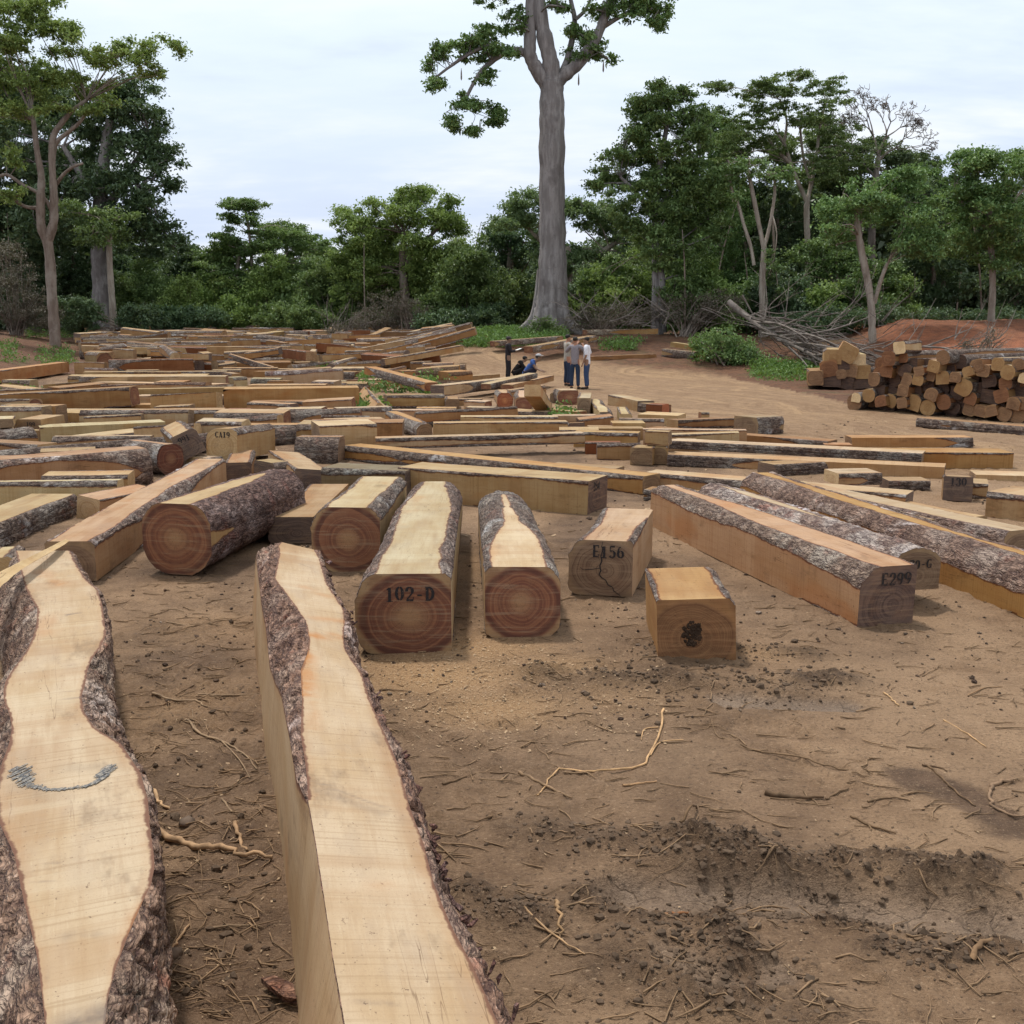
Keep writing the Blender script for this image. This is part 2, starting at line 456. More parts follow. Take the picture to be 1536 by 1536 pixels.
def log_shape(L, W, H, wane, crook, nx, nb, seed, bump, taper=0.0, off=(0, 0)):
    """A trunk sawn to a W x H cant: section = trunk circle cut by the rectangle. Returns vertex rings and strips."""
    r_ = np.random.default_rng(seed)
    s = np.linspace(-.5, .5, nx); x = s * L
    a0, b0 = W / 2, H / 2
    hd = math.hypot(a0, b0); w = wane
    R = (1 - w) * hd * 1.03 + w * max(a0, b0) * 1.0
    R = R * (1 - taper * s) * (1 + .055 * fb1(s * L * .9 + seed, seed, 3)) * (1 + .02 * fb1(s * L * 5, seed + 1, 2))
    cy = crook * W * fb1(s * L * .42 + 3.1 * seed, seed + 2, 2) * 1.6 + off[0] * W
    cz = crook * H * fb1(s * L * .42 + 7.7 * seed, seed + 3, 2) * 1.2 + off[1] * H
    aw = a0 * (1 + .012 * fb1(s * 3, seed + 4)); bw = b0 * (1 + .012 * fb1(s * 3, seed + 5))
    fr = [((1, 0), (0, 1), aw, bw), ((0, 1), (-1, 0), bw, aw), ((-1, 0), (0, -1), aw, bw), ((0, -1), (1, 0), bw, aw)]
    ew = .018
    lo, hi, dn_ = [], [], []
    for k, (n, t, dn, dt) in enumerate(fr):
        cn = cy * n[0] + cz * n[1]; ct = cy * t[0] + cz * t[1]
        q = R ** 2 - (dn - cn) ** 2
        root = np.sqrt(np.maximum(q, 0))
        j = .022 * W / .5 * fb1(s * L * 4.5, seed + 11 + k, 4, .6); j2 = .022 * W / .5 * fb1(s * L * 4.5, seed + 31 + k, 4, .6)
        l = np.where(q > 0, ct - root + j, ct); h = np.where(q > 0, ct + root + j2, ct)
        l = np.clip(l, -dt, dt); h = np.clip(h, -dt, dt)
        bad = h < l; m = (h + l) / 2
        l = np.where(bad, m, l); h = np.where(bad, m, h)
        nn = np.where(q > 0, dn, np.minimum(cn + R, dn))
        lo.append(l); hi.append(h); dn_.append(nn)

    def pt(k, u):
        n, t = fr[k][0], fr[k][1]
        return np.stack([n[0] * dn_[k] + t[0] * u, n[1] * dn_[k] + t[1] * u], -1)
    wood, bark = [], []
    for k in range(4):
        l, h = lo[k], hi[k]; dt = fr[k][3]; wd = h - l
        # edge = 0 only where bark follows the edge
        el = np.where(l <= -dt + 1e-4, 1.0, 0.0); eh = np.where(h >= dt - 1e-4, 1.0, 0.0)
        us = [l, l + np.minimum(ew, wd * .3), l + np.minimum(ew * 3, wd * .42), h - np.minimum(ew * 3, wd * .42), h - np.minimum(ew, wd * .3), h]
        es = [el, np.maximum(el, .45), np.ones(nx), np.ones(nx), np.maximum(eh, .45), eh]
        wood.append((np.stack([pt(k, u) for u in us], 1), np.stack(es, 1), wd))
        P = pt(k, h); Q = pt((k + 1) % 4, lo[(k + 1) % 4]); c = np.stack([cy, cz], -1)
        va, vb = P - c, Q - c
        aa = np.arctan2(va[:, 1], va[:, 0]); ab = np.arctan2(vb[:, 1], vb[:, 0])
        da = (ab - aa) % (2 * PI); da = np.where(da > 1.9 * PI, 0, da)
        ra, rb = np.hypot(va[:, 0], va[:, 1]), np.hypot(vb[:, 0], vb[:, 1])
        pts = []
        for i in range(nb + 1):
            f = i / nb; an = aa + da * f; rr = ra * (1 - f) + rb * f
            wid = da * rr
            prof = np.minimum(1, 6 * min(f, 1 - f)) * np.minimum(1, wid / .06)
            p3 = np.stack([x * 6, np.cos(an) * rr * 9, np.sin(an) * rr * 9], -1)
            nz = fbm(p3, 3, seed + 50, .6)
            p4 = np.stack([x * 28, np.cos(an) * rr * 45, np.sin(an) * rr * 45], -1)
            nz2 = vnoise(p4, seed + 60)
            th = prof * (bump * (.8 + .9 * nz + .55 * nz2))
            rr2 = rr + np.where(prof > 0, th, 0)
            pts.append(np.stack([cy + np.cos(an) * rr2, cz + np.sin(an) * rr2], -1))
        bark.append((np.stack(pts, 1), da * (ra + rb) / 2))
    return x, wood, bark, np.stack([cy, cz], -1), R


def strip_faces(nx, m, ok, base):
    i = np.arange(nx - 1)[:, None] * m; j = np.arange(m - 1)[None, :]
    q = np.stack([i + j, i + m + j, i + m + j + 1, i + j + 1], -1)[ok]
    return q.reshape(-1, 4) + base


# wane, offset of the trunk from the sawn square (share of width, height), crook
TWEAK = {21: (.92, (-.02, .0), .16), 34: (.72, (.0, .0), .14), 42: (.45, (.02, -.02), .15), 60: (1.10, (.0, .02), .06), 71: (.86, (.0, .05), .16), 101: (.15, (.04, -.12), .14), 111: (.28, (.04, -.19), .16), 121: (.2, (.03, -.08), .1),
         141: (1.02, (0, 0)), 161: (.6, (0, -.03), .2), 201: (.08, (.03, -.08), .12), 211: (.2, (.05, -.10), .1), 241: (.8, (.03, -.03), .2), 261: (.6, (.04, -.04), .15), 281: (.2, (.05, -.1), .4), 311: (.3, (.05, -.10), .12),
         331: (.14, (.04, -.12), .1), 341: (.7, (.04, -.08), .1), 351: (.14, (.04, -.13), .12), 361: (.06, (.04, -.19), .16), 371: (.85, (.0, -.14), .10), 381: (.25, (.02, -.27), .08), 385: (.3, (0, -.14), .2), 375: (.2, (.03, -.2), .15), 391: (.2, (.05, -.16), .2),
         421: (.1, (.04, -.13), .1), 441: (.22, (.02, -.05), .1), 621: (.2, (.03, -.08), .25), 541: (.2, (.03, -.05), .1), 453: (.6, (0, 0)), 353: (.5, (.05, -.1)), 355: (.5, (.05, -.1)), 81: (.4, (-.06, -.05), .2)}
TINT = {'pale': (1, 1, 1), 'tan': (.93, .85, .74), 'orange': (.90, .70, .50), 'brown': (.66, .52, .40), 'red': (.48, .27, .20),
        'grey': (.66, .64, .62), 'dull': (.78, .68, .57), 'dark': (.46, .36, .30), 'white': (1.12, 1.12, 1.1)}
GLY = {}


def basis(P0, P1, roll=0.0):
    X = (P1 - P0).normalized(); Z0 = Vector((0, 0, 1)); Y = Z0.cross(X).normalized(); Z = X.cross(Y)
    M = Matrix((X, Y, Z)).transposed().to_4x4() @ Matrix.Rotation(roll, 4, 'X')
    return M


def tidy(ok):
    """Close short breaks in a bark strip and drop crumbs of it."""
    ok = ok.copy(); n = len(ok); lim = max(3, n // 9)
    for val in (False, True):
        i = 0
        while i < n:
            j = i
            while j < n and ok[j] == ok[i]: j += 1
            if ok[i] == val and j - i < lim and (val or (i > 0 and j < n)): ok[i:j] = not val
            i = j
    return ok


def make_log(P0, P1, W, H, label, name='squared_log', cat='log', group=None, wane=.35, crook=.12, tint='pale', end='fresh', end2=None,
             roll=0.0, num=None, numat=(.0, .25), numh=.11, seed=None, res=None, bump=.016, barkc=(1, 1, 1), shear=None, taper=0.0, single=False, endc=None, crack=False, off=None):
    """P0, P1: centres of the underside at the two ends."""
    seed = seed if seed is not None else (len(LOGS) * 7 + 3) % 9973
    tw = TWEAK.get(seed)
    if tw: wane = tw[0]; off = tw[1]; crook = tw[2] if len(tw) > 2 else crook
    if off is None:
        q_ = random.Random(seed + 1); off = (q_.uniform(-.03, .06), q_.uniform(-.12, -.01)) if wane < .85 else (0, 0)
    L = (P1 - P0).length; r_ = random.Random(seed)
    D = max(2.5, min(dep(P0), dep(P1)))
    step = res or max(.022, D * .0026)
    nx = int(max(6, min(260, L / step))); nb = 6 if D > 22 else 10 if D > 11 else 16
    x, wood, bark, C, R = log_shape(L, W, H, wane, crook, nx, nb, seed, bump * min(1, 12 / D + .35), taper, off)
    zc = H / 2
    M = Matrix.Translation((P0 + P1) / 2) @ basis(P0, P1, 0)
    if roll: M = M @ Matrix.Translation((0, 0, zc)) @ Matrix.Rotation(roll, 4, 'X') @ Matrix.Translation((0, 0, -zc))
    col = TINT.get(tint, tint); col = tuple(c * r_.uniform(.93, 1.05) for c in col)
    k1, k2 = shear or (r_.uniform(-.06, .06), r_.uniform(-.05, .05))
    ramp_ = lambda yz, i: x[i] + (k1 * yz[..., 0] + k2 * yz[..., 1]) * np.abs(2 * x[i] / L) ** 6

    def lift(p):   # (nx,m,2) -> (nx*m,3)
        xs = x[:, None] + (k1 * p[..., 0] + k2 * p[..., 1]) * (np.abs(2 * x / L) ** 6)[:, None]
        return np.stack([xs, p[..., 0], p[..., 1] + zc], -1).reshape(-1, 3)
    Vw, Fw, Ew, base = [], [], [], 0
    for p, e, wd in wood:
        m = p.shape[1]; ok = np.maximum(wd[:-1], wd[1:]) > 2e-3
        Vw.append(lift(p)); Ew.append(e.ravel()); Fw.append(strip_faces(nx, m, ok, base)); base += nx * m
    Vb, Fb, base = [], [], 0
    for p, wid in bark:
        m = p.shape[1]; ok = tidy(np.maximum(wid[:-1], wid[1:]) > 4e-3)
        Vb.append(lift(p)); Fb.append(strip_faces(nx, m, ok, base)); base += nx * m
    Vw = np.concatenate(Vw); Ew = np.concatenate(Ew); Fw = np.concatenate(Fw); Vb = np.concatenate(Vb); Fb = np.concatenate(Fb)

    def cap(i):
        ring = []
        for k in range(4):
            ring.append(wood[k][0][i]); ring.append(bark[k][0][i][1:-1])
        ring = np.concatenate(ring); c = C[i]
        n = len(ring); rn = np.clip(np.hypot(*(ring - c).T) / R[i], 0, 1.0)
        mid = (ring - c) * .93 + c
        yz = np.concatenate([[c], mid, ring]); rnn = np.concatenate([[0], np.minimum(rn * .93, .965), rn])
        xs = x[i] + (k1 * yz[:, 0] + k2 * yz[:, 1])
        V = np.stack([xs, yz[:, 0], yz[:, 1] + zc], -1)
        a = np.arange(n); b = (a + 1) % n
        T = np.stack([0 * a, 1 + a, 1 + b], -1); Q = np.stack([1 + a, 1 + n + a, 1 + n + b, 1 + b], -1)
        if i == 0: T = T[:, ::-1]; Q = Q[:, ::-1]
        return V, T, Q, rnn
    LOGS.append((P0, P1, W, H))
    if single is not False:
        c0, c1 = cap(0), cap(nx - 1)
        n0 = len(Vw); n1 = n0 + len(Vb); n2 = n1 + len(c0[0])
        V = np.concatenate([Vw, Vb, c0[0], c1[0]])
        F4 = np.concatenate([Fw, Fb + n0, c0[2] + n1, c1[2] + n2]); F3 = np.concatenate([c0[1] + n1, c1[1] + n2])
        idx = np.concatenate([np.zeros(len(Fw)), np.ones(len(Fb)), np.full(len(c0[2]) + len(c1[2]), 2), np.full(len(F3), 2)])
        rn = np.concatenate([np.ones(n1), c0[3], c1[3]]); ed = np.concatenate([Ew, np.ones(len(V) - n0)])
        if isinstance(single, list):              # gathered into one mass of far logs
            Vh = np.concatenate([V, np.ones((len(V), 1))], 1) @ np.array(M).T
            single.append((Vh[:, :3], F4, F3, idx, rn, ed, tint, end)); return None
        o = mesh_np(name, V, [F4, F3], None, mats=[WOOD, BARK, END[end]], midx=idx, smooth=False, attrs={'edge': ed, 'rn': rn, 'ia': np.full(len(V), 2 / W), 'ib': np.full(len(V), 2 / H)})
        tag(o, label, cat, group); o.matrix_world = M; o.color = (*col, 1)
        return o
    t = empty(name, label, cat, group, M)
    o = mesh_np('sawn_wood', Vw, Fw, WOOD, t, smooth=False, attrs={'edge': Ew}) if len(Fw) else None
    if o: o.color = (*col, 1)
    if len(Fb) > 4:
        o = mesh_np('bark', Vb, Fb, BARK, t, attrs=None); o.color = (*barkc, 1)
    M3 = M.to_3x3()
    for i, sg, kind in ((0, -1, end), (nx - 1, 1, end2 or end)):
        V, T, Q, rn = cap(i)
        org = V[0].copy()
        o = mesh_np('cut_end', V - org, [T, Q], END[kind], t, loc=org, smooth=False, attrs={'rn': rn, 'ia': np.full(len(V), 2 / W), 'ib': np.full(len(V), 2 / H)})
        o.color = (*(endc or tuple(.55 + .45 * c for c in col)), 1)
        nrm = M3 @ Vector((sg, 0, 0))
        faces = nrm.dot(Vector((0, 0, EYE)) - M @ Vector(org)) > 0
        if faces and num:
            glyphs(num, o, sg, numat[0], numat[1] * H - org[2], numh, k1, k2, org, zc)
        if faces and crack: crack(o, sg, k1, k2, org, zc)
    return t


# ---- stencil lettering: thick and thin strokes as flat strips
def _arc(cx, cy, rx, ry, a0, a1, n=18, thick=.2, thin=.07):
    out = []
    for i in range(n + 1):
        a = math.radians(a0 + (a1 - a0) * i / n)
        w = thin + (thick - thin) * abs(math.cos(a)) ** 1.2
        out.append((cx + rx * math.cos(a), cy + ry * math.sin(a), w))
    return out


def _ln(*p, w=.2):
    return [(a, b, w) for a, b in p]


GLY = {
    '0': [_arc(.3, .5, .2, .44, 97, 262), _arc(.3, .5, .2, .44, -82, 82)],
    '1': [_ln((.3, .06), (.3, .97), w=.19), _ln((.1, .04), (.5, .04), w=.08), _ln((.12, .82), (.3, .95), w=.08)],
    '2': [_arc(.3, .72, .19, .24, 190, -40), _ln((.47, .56), (.12, .12), w=.1), _ln((.08, .08), (.54, .08), w=.14), _ln((.52, .1), (.54, .3), w=.06)],
    '3': [_arc(.28, .73, .19, .23, 170, -80), _arc(.28, .26, .21, .25, 80, -170)],
    '4': [_ln((.4, .0), (.4, .97), w=.17), _ln((.4, .95), (.06, .32), w=.07), _ln((.05, .3), (.58, .3), w=.09)],
    '5': [_ln((.14, .92), (.5, .92), w=.14), _ln((.14, .94), (.12, .55), w=.07), _arc(.28, .3, .21, .28, 130, -150)],
    '6': [_arc(.3, .3, .2, .27, 0, 360, 30), _arc(.42, .45, .32, .48, 110, 185, 12, .14, .07)],
    '7': [_ln((.08, .9), (.55, .9), w=.14), _ln((.53, .88), (.26, .0), w=.16)],
    '8': [_arc(.3, .74, .17, .2, 0, 360, 26), _arc(.3, .26, .2, .24, 0, 360, 26)],
    '9': [_arc(.3, .68, .2, .27, 0, 360, 30), _arc(.18, .53, .32, .48, -70, 5, 12, .14, .07)],
    'D': [_ln((.14, .03), (.14, .97), w=.19), _arc(.2, .5, .32, .45, -86, 86, 20, .2, .08), _ln((.02, .05), (.22, .05), w=.08), _ln((.02, .95), (.22, .95), w=.08)],
    'E': [_ln((.15, .0), (.15, 1), w=.19), _ln((.1, .95), (.54, .95), w=.1), _ln((.1, .05), (.54, .05), w=.1), _ln((.2, .5), (.44, .5), w=.08), _ln((.5, .95), (.52, .75), w=.06), _ln((.5, .05), (.52, .26), w=.06)],
    'G': [_arc(.32, .5, .24, .45, 45, 300, 24), _ln((.5, .42), (.5, .06), w=.15), _ln((.36, .42), (.56, .42), w=.08)],
    '-': [_ln((.14, .42), (.44, .42), w=.11)],
    '.': [_ln((.22, .07), (.36, .07), w=.14)],
    'C': [_arc(.32, .5, .24, .45, 45, 315, 24)],
    'A': [_ln((.08, .0), (.3, .97), w=.08), _ln((.3, .97), (.52, .0), w=.17), _ln((.16, .32), (.42, .32), w=.07)],
}


def strip_mesh(strokes, place):
    V, Fc = [], []
    for st in strokes:
        b = len(V)
        for i, (u, v, w) in enumerate(st):
            u0, v0, _ = st[max(0, i - 1)]; u1, v1, _ = st[min(len(st) - 1, i + 1)]
            tx, ty = u1 - u0, v1 - v0; l = math.hypot(tx, ty) or 1
            nx_, ny_ = -ty / l * w / 2, tx / l * w / 2
            V.append(place(u + nx_, v + ny_)); V.append(place(u - nx_, v - ny_))
            if i: Fc.append((b + 2 * i - 2, b + 2 * i - 1, b + 2 * i + 1, b + 2 * i))
    return V, Fc


def glyphs(text, endobj, sg, cy, cz, h, k1, k2, org, zc):
    """Stencilled number on a cut end, 4 mm proud; cy, cz = centre relative to the pith."""
    adv = .66
    tw = adv * len(text) * h; rs = random.Random(sum(map(ord, text)))
    V, Fc = [], []
    lift_ = 0
    for i, ch in enumerate(text):
        if ch == ' ': continue
        dy = rs.uniform(-.05, .05); ox = i * adv
        for st in GLY[ch]:
            lift_ += 1
            def place(u, v):
                a = (u + ox) * h - tw / 2; b = (v + dy) * h - h / 2
                y = (-a if sg < 0 else a) * 1.0 + cy; z = b + cz
                xx = k1 * (y) + k2 * (z) + sg * (.004 + .0004 * lift_)
                return (xx, y, z)
            v, f = strip_mesh([st], place); b0 = len(V)
            V += v; Fc += [tuple(q + b0 for q in ff) for ff in f]
    mesh_np('painted_number', V, Fc, PAINT, endobj, smooth=False)


def side(pl, pr, hp, label, W=None, zb=0.0, zb2=None, **kw):
    """Log lying across the view: pl, pr = its lower near edge at both ends, hp = height of its face (frame pixels)."""
    a = at(*pl, zb); b = at(*pr, zb if zb2 is None else zb2)
    D = (dep(a) + dep(b)) / 2; H = kw.pop('Hm', None) or hp * D / F
    if kw.get('group') == GL_ROWS: H *= 1.28; W = (W or H) * 1.45
    W = W or H * 1.15
    d = (b - a); n = Vector((-d.y, d.x, 0)).normalized()
    if n.dot((a + b) / 2) < 0: n = -n
    return make_log(a + n * W / 2, b + n * W / 2, W, H, label, **kw)


def endon(pn, pf, wp, hp, label, zb=0.0, zf=None, **kw):
    """Log pointing away: pn = middle of the near end's foot, pf = middle of the far end's top edge, wp x hp = near end in frame pixels."""
    a = at(*pn, zb); D = dep(a); W = wp * D / F; H = hp * D / F
    b = at(*pf, (zb if zf is None else zf) + H); b.z -= H
    return make_log(a, b, W, H, label, **kw)


def A_(x, y): return (x / 3.84, 480 + y / 3.84)
def B_(x, y): return (380 + x / 3.84, 480 + y / 3.84)
def C_(x, y): return (740 + x / 3.84, 480 + y / 3.84)
def D_(x, y): return (1136 + x / 3.84, 480 + y / 3.84)
c_ = 1 / 3.84


# ------------------------------------------------------------------ the two long cants beside the camera, from their traced edges
def poly_y(pts, z):
    """Traced frame points -> (y, x) samples of an edge lying at height z."""
    q = [atz(px, py, z) for px, py in pts]
    ys = np.array([p.y for p in q]); xs = np.array([p.x for p in q]); o = np.argsort(ys)
    return ys[o], xs[o]


def edge_at(pts, z, y):
    ys, xs = poly_y(pts, z)
    # smooth interpolation
    f = np.interp(y, ys, xs)
    k = np.hanning(9); k /= k.sum()
    pad = np.concatenate([np.full(4, f[0]) - (f[4:0:-1] - f[0]), f, np.full(4, f[-1]) - (f[-2:-6:-1] - f[-1])])
    f = np.convolve(pad, k, 'valid')
    if y[0] < ys[0]:  # continue straight below the frame
        sl = (xs[1] - xs[0]) / (ys[1] - ys[0]) * .5
        f = np.where(y < ys[0], xs[0] + (y - ys[0]) * sl, f)
    return f


def hero(name, label, y0, y1, rails, strips, tint, end, group=None, seed=1, barkc=(1, 1, 1), stain=(), soil=()):
    """rails: list of (x(y), z(y)); strips: per gap ('w'|'b', n across)."""
    ys = np.linspace(y0, y1, int((y1 - y0) / .011)); n = len(ys)
    xm_ = (rails[2][0] + rails[3][0]) / 2; ang_ = math.atan2(y1 - y0, float(xm_[-1] - xm_[0])); ca_, sa_ = math.cos(ang_), math.sin(ang_)
    o0 = Vector(((rails[0][0][0] + rails[-1][0][0]) / 2, (y0 + y1) / 2, 0))
    t = empty(name, label, 'log', group, Matrix.Translation(o0) @ Matrix.Rotation(ang_, 4, 'Z'))
    off = np.array(o0)
    loc_ = lambda A: np.stack([(A[:, 0] - off[0]) * ca_ + (A[:, 1] - off[1]) * sa_, -(A[:, 0] - off[0]) * sa_ + (A[:, 1] - off[1]) * ca_, A[:, 2]], -1)
    Vw, Fw, Ew, bw = [], [], [], 0; Vb, Fb, bb = [], [], 0; ringpts = []
    for k, (typ, m) in enumerate(strips):
        (xa, za), (xb, zb) = rails[k], rails[k + 1]
        wd = np.hypot(xb - xa, zb - za); ok = np.maximum(wd[:-1], wd[1:]) > .004
        if typ == 'w':
            fr = np.array([0, .05, .16] + list(np.linspace(.3, .7, m)) + [.84, .95, 1.0])
            lb = k > 0 and strips[k - 1][0] == 'b'; rb = k < len(strips) - 1 and strips[k + 1][0] == 'b'
            lw = np.hypot(rails[k][0] - rails[k - 1][0], rails[k][1] - rails[k - 1][1]) if lb else np.zeros(n)
            rw = np.hypot(rails[k + 2][0] - rails[k + 1][0], rails[k + 2][1] - rails[k + 1][1]) if rb else np.zeros(n)
            P = []; E = []
            for f in fr:
                P.append(np.stack([xa + (xb - xa) * f, ys, za + (zb - za) * f], -1))
                e = np.ones(n)
                if f < .1: e = np.where(lw > .01, f / .1, 1)
                if f > .9: e = np.minimum(e, np.where(rw > .01, (1 - f) / .1, 1))
                E.append(e)
            P = np.stack(P, 1); nzv = fbm(P * np.array([9, 2.5, 9]), 3, seed) * .0025
            P[..., 2] += nzv
            Vw.append(P.reshape(-1, 3)); Ew.append(np.stack(E, 1).ravel()); Fw.append(strip_faces(n, P.shape[1], ok, bw)); bw += n * P.shape[1]
        else:
            P = []
            dx, dz = xb - xa, zb - za; l = np.maximum(wd, 1e-5); nxn, nzn = -dz / l, dx / l
            for i in range(m + 1):
                f = i / m; p = np.stack([xa + dx * f, ys, za + dz * f], -1)
                prof = min(1, 7 * f, 7 * (1 - f)) * np.minimum(1, wd / .05)
                q = fbm(p * np.array([9, 5, 9]) + seed, 4, seed + 5, .6); q2 = vnoise(p * np.array([45, 30, 45]), seed + 9); q3 = vnoise(p * np.array([95, 60, 95]), seed + 19)
                plate = np.abs(fbm(p * np.array([16, 8, 16]) + 3 * seed, 2, seed + 7))
                bul = .05 * wd * (1 - (2 * f - 1) ** 2)
                hgt = prof * (.016 + .020 * q + .006 * q2 + .003 * q3 - .030 * np.exp(-(plate / .07) ** 2)) + bul
                p = p.copy(); p[:, 0] -= -nxn * hgt; p[:, 2] += nzn * hgt
                P.append(p)
            P = np.stack(P, 1); Vb.append(P.reshape(-1, 3)); Fb.append(strip_faces(n, P.shape[1], ok, bb)); bb += n * P.shape[1]
        ringpts.append(P)
    VW = np.concatenate(Vw)
    def patch(segs):
        out = np.zeros(len(VW))
        for (a, b, r, s_) in segs:
            a, b = atz(*a, .53), atz(*b, .53); out = np.maximum(out, s_ * np.exp(-(seg_dist(VW[:, 0], VW[:, 1], [a, b]) / r) ** 2))
        return out
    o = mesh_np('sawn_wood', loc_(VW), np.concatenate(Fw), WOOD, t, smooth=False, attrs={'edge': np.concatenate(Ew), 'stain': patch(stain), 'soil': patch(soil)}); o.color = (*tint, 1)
    o = mesh_np('bark', loc_(np.concatenate(Vb)), np.concatenate(Fb), BARK, t); o.color = (*barkc, 1)
    for i in (0, n - 1):
        ring = np.concatenate([P[i][:-1] for P in ringpts] + [ringpts[-1][i][-1:]])
        c = ring.mean(0); r = np.hypot(*(ring - c)[:, [0, 2]].T); rn = np.clip(r / r.max(), 0, 1)
        V = np.concatenate([[c], ring]); m = len(ring); a = np.arange(m); T = np.stack([0 * a, 1 + a, 1 + (a + 1) % m], -1)
        # cut end coordinates use y,z as the face plane
        lc = loc_(V); e = mesh_np('cut_end', lc - lc[0], T, END[end], t, loc=lc[0], smooth=False, attrs={'rn': np.concatenate([[0], rn]), 'ia': np.full(len(V), 3.0), 'ib': np.full(len(V), 3.0)}); e.color = (1, 1, 1, 1)
    return t, loc_


def build_heroes():
    # -- left cant
    y0, y1 = 1.35, atz(60, 826, .5).y
    Lp = [(23, 824), (34, 866), (39, 884), (52, 906), (56, 912), (55, 936), (49, 957), (39, 978), (20, 1003), (8, 1022), (5, 1036), (6, 1051), (14, 1070), (18, 1092), (13, 1118), (3, 1144), (-8, 1190), (-4, 1228), (12, 1262), (21, 1280), (36, 1353), (55, 1431), (65, 1509), (70, 1560)]
    Rp = [(104, 824), (112, 842), (128, 868), (146, 884), (153, 905), (156, 926), (159, 952), (151, 970), (138, 988), (131, 1006), (128, 1025), (122, 1045), (125, 1066), (141, 1092), (182, 1116), (211, 1160), (222, 1200), (224, 1233), (231, 1285), (232, 1300), (227, 1325), (216, 1348), (193, 1400), (172, 1457), (161, 1500), (155, 1560)]
    zt = .5
    y = np.linspace(y0, y1, int((y1 - y0) / .011))
    xl, xr = edge_at(Lp, zt, y), edge_at(Rp, zt, y)
    env = lambda v, w: np.array([v[max(0, i - w):i + w + 1].max() for i in range(len(v))])
    k = np.hanning(61); k /= k.sum()
    smp = lambda v: np.convolve(np.pad(v, 30, mode='edge'), k, 'valid')
    zs = .24
    xo_r = np.maximum(edge_at([(117, 848), (160, 930), (170, 1004), (176, 1061), (208, 1140), (226, 1220), (238, 1300), (250, 1405), (266, 1520), (274, 1570)], zs, y) - .025, xr + .004); xo_l = np.minimum(-smp(env(-xl, 30)) - .02, xl - .004)
    dr = xo_r - xr; dl_ = xl - xo_l
    Z = lambda c: np.full(len(y), c)
    g0 = ground(y * 0 - 1.2, y) - .03
    rails = [(xo_l + .04, g0), (xo_l - .01, Z(.24)), (xl, Z(zt)), (xr, Z(zt)), (xr * .45 + xo_r * .55 + .012, Z(.38)), (xo_r, Z(zs)), (xo_r - .05, g0)]
    t, loc_ = hero('long_cant', 'long pale cant with wavy bark edges and a dark arc drawn on top', y0, y1, rails,
                  [('b', 10), ('b', 22), ('w', 9), ('b', 18), ('b', 12), ('b', 8)], (1.02, 1.02, 1.05), 'pale', 'long cants lying towards the camera', 4, (1.22, 1.04, .92), [((60, 850), (90, 870), .06, .5), ((190, 1400), (225, 1340), .035, .6)], [((110, 1520), (170, 1500), .05, .9), ((230, 1480), (245, 1530), .05, .7), ((20, 1160), (70, 1185), .06, .22), ((100, 1140), (160, 1140), .05, .25), ((90, 1040), (125, 1036), .008, .7), ((95, 1030), (122, 1024), .006, .5), ((60, 1310), (85, 1280), .004, .8), ((105, 1390), (150, 1390), .03, .35), ((100, 915), (118, 912), .012, .9)])
    # crayon arc on its top face
    pts = [(28, 1150), (31, 1162), (38, 1172), (52, 1180), (75, 1184), (105, 1182), (130, 1178), (148, 1170), (158, 1160), (163, 1148)]
    V, Fc = [], []; r_ = random.Random(5)
    q = [atz(px, py, zt + .005) for px, py in pts]
    wds = [.026, .030, .024, .012, .006, .006, .008, .016, .030, .024]
    dens = []
    for i in range(len(q) - 1):
        for j in range(12):
            dens.append((q[i].lerp(q[i + 1], j / 12), wds[i] + (wds[i + 1] - wds[i]) * j / 12, (q[i + 1] - q[i]).normalized()))
    for p, w, d in dens:                 # many short strokes
        nrm = Vector((-d.y, d.x, 0))
        for s_ in range(2 if w > .02 and r_.random() < .6 else 1):
            c = p + nrm * r_.uniform(-w, w) * .8; a = Vector((.35, 1, 0)).normalized(); ln = r_.uniform(.012, .03) * (w / .03 + .3); th = r_.uniform(.0015, .004)
            b = Vector((-a.y, a.x, 0)) * th; n0 = len(V); up = Vector((0, 0, r_.uniform(0, .0004) - .001))
            V += [tuple(c - a * ln - b + up), tuple(c + a * ln - b + up), tuple(c + a * ln + b + up), tuple(c - a * ln + b + up)]
            Fc.append((n0, n0 + 1, n0 + 2, n0 + 3))
    mesh_np('crayon_mark', loc_(np.array(V)), Fc, BLUEPAINT, t, smooth=False)
    # -- middle cant, rolled a little to the right
    y0, y1 = 1.25, atz(425, 815, .55).y
    A = [(383, 816), (391, 884), (398, 921), (404, 978), (422, 1030), (435, 1103), (445, 1170), (464, 1223), (474, 1280), (487, 1369), (500, 1457), (513, 1530), (520, 1575)]
    B = [(417, 818), (419, 830), (411, 868), (432, 895), (458, 931), (464, 957), (461, 980), (451, 1004), (453, 1051), (451, 1103), (458, 1145), (461, 1176), (464, 1223), (474, 1280), (487, 1369), (500, 1457), (513, 1530), (520, 1575)]
    R = [(466, 814), (479, 837), (490, 874), (505, 898), (516, 915), (517, 935), (515, 957), (518, 975), (526, 988), (542, 1009), (555, 1051), (573, 1092), (594, 1139), (615, 1212), (635, 1264), (651, 1327), (677, 1389), (708, 1447), (745, 1530), (765, 1575)]
    y = np.linspace(y0, y1, int((y1 - y0) / .011))
    zl, zr = .56, .50
    xa, xb, xr = edge_at(A, zl - .03, y), edge_at(B, zl, y), edge_at(R, zr, y)
    xb = np.maximum(xb, xa + .0015)
    gap = xb - xa
    bot = edge_at([(375, 884), (393, 988), (404, 1134), (417, 1228), (427, 1280), (440, 1447), (445, 1530)], .02, y)
    bot = np.minimum(bot, xa - .05)
    Z = lambda c: np.full(len(y), c)
    g0 = ground(y * 0 - .6, y) - .03
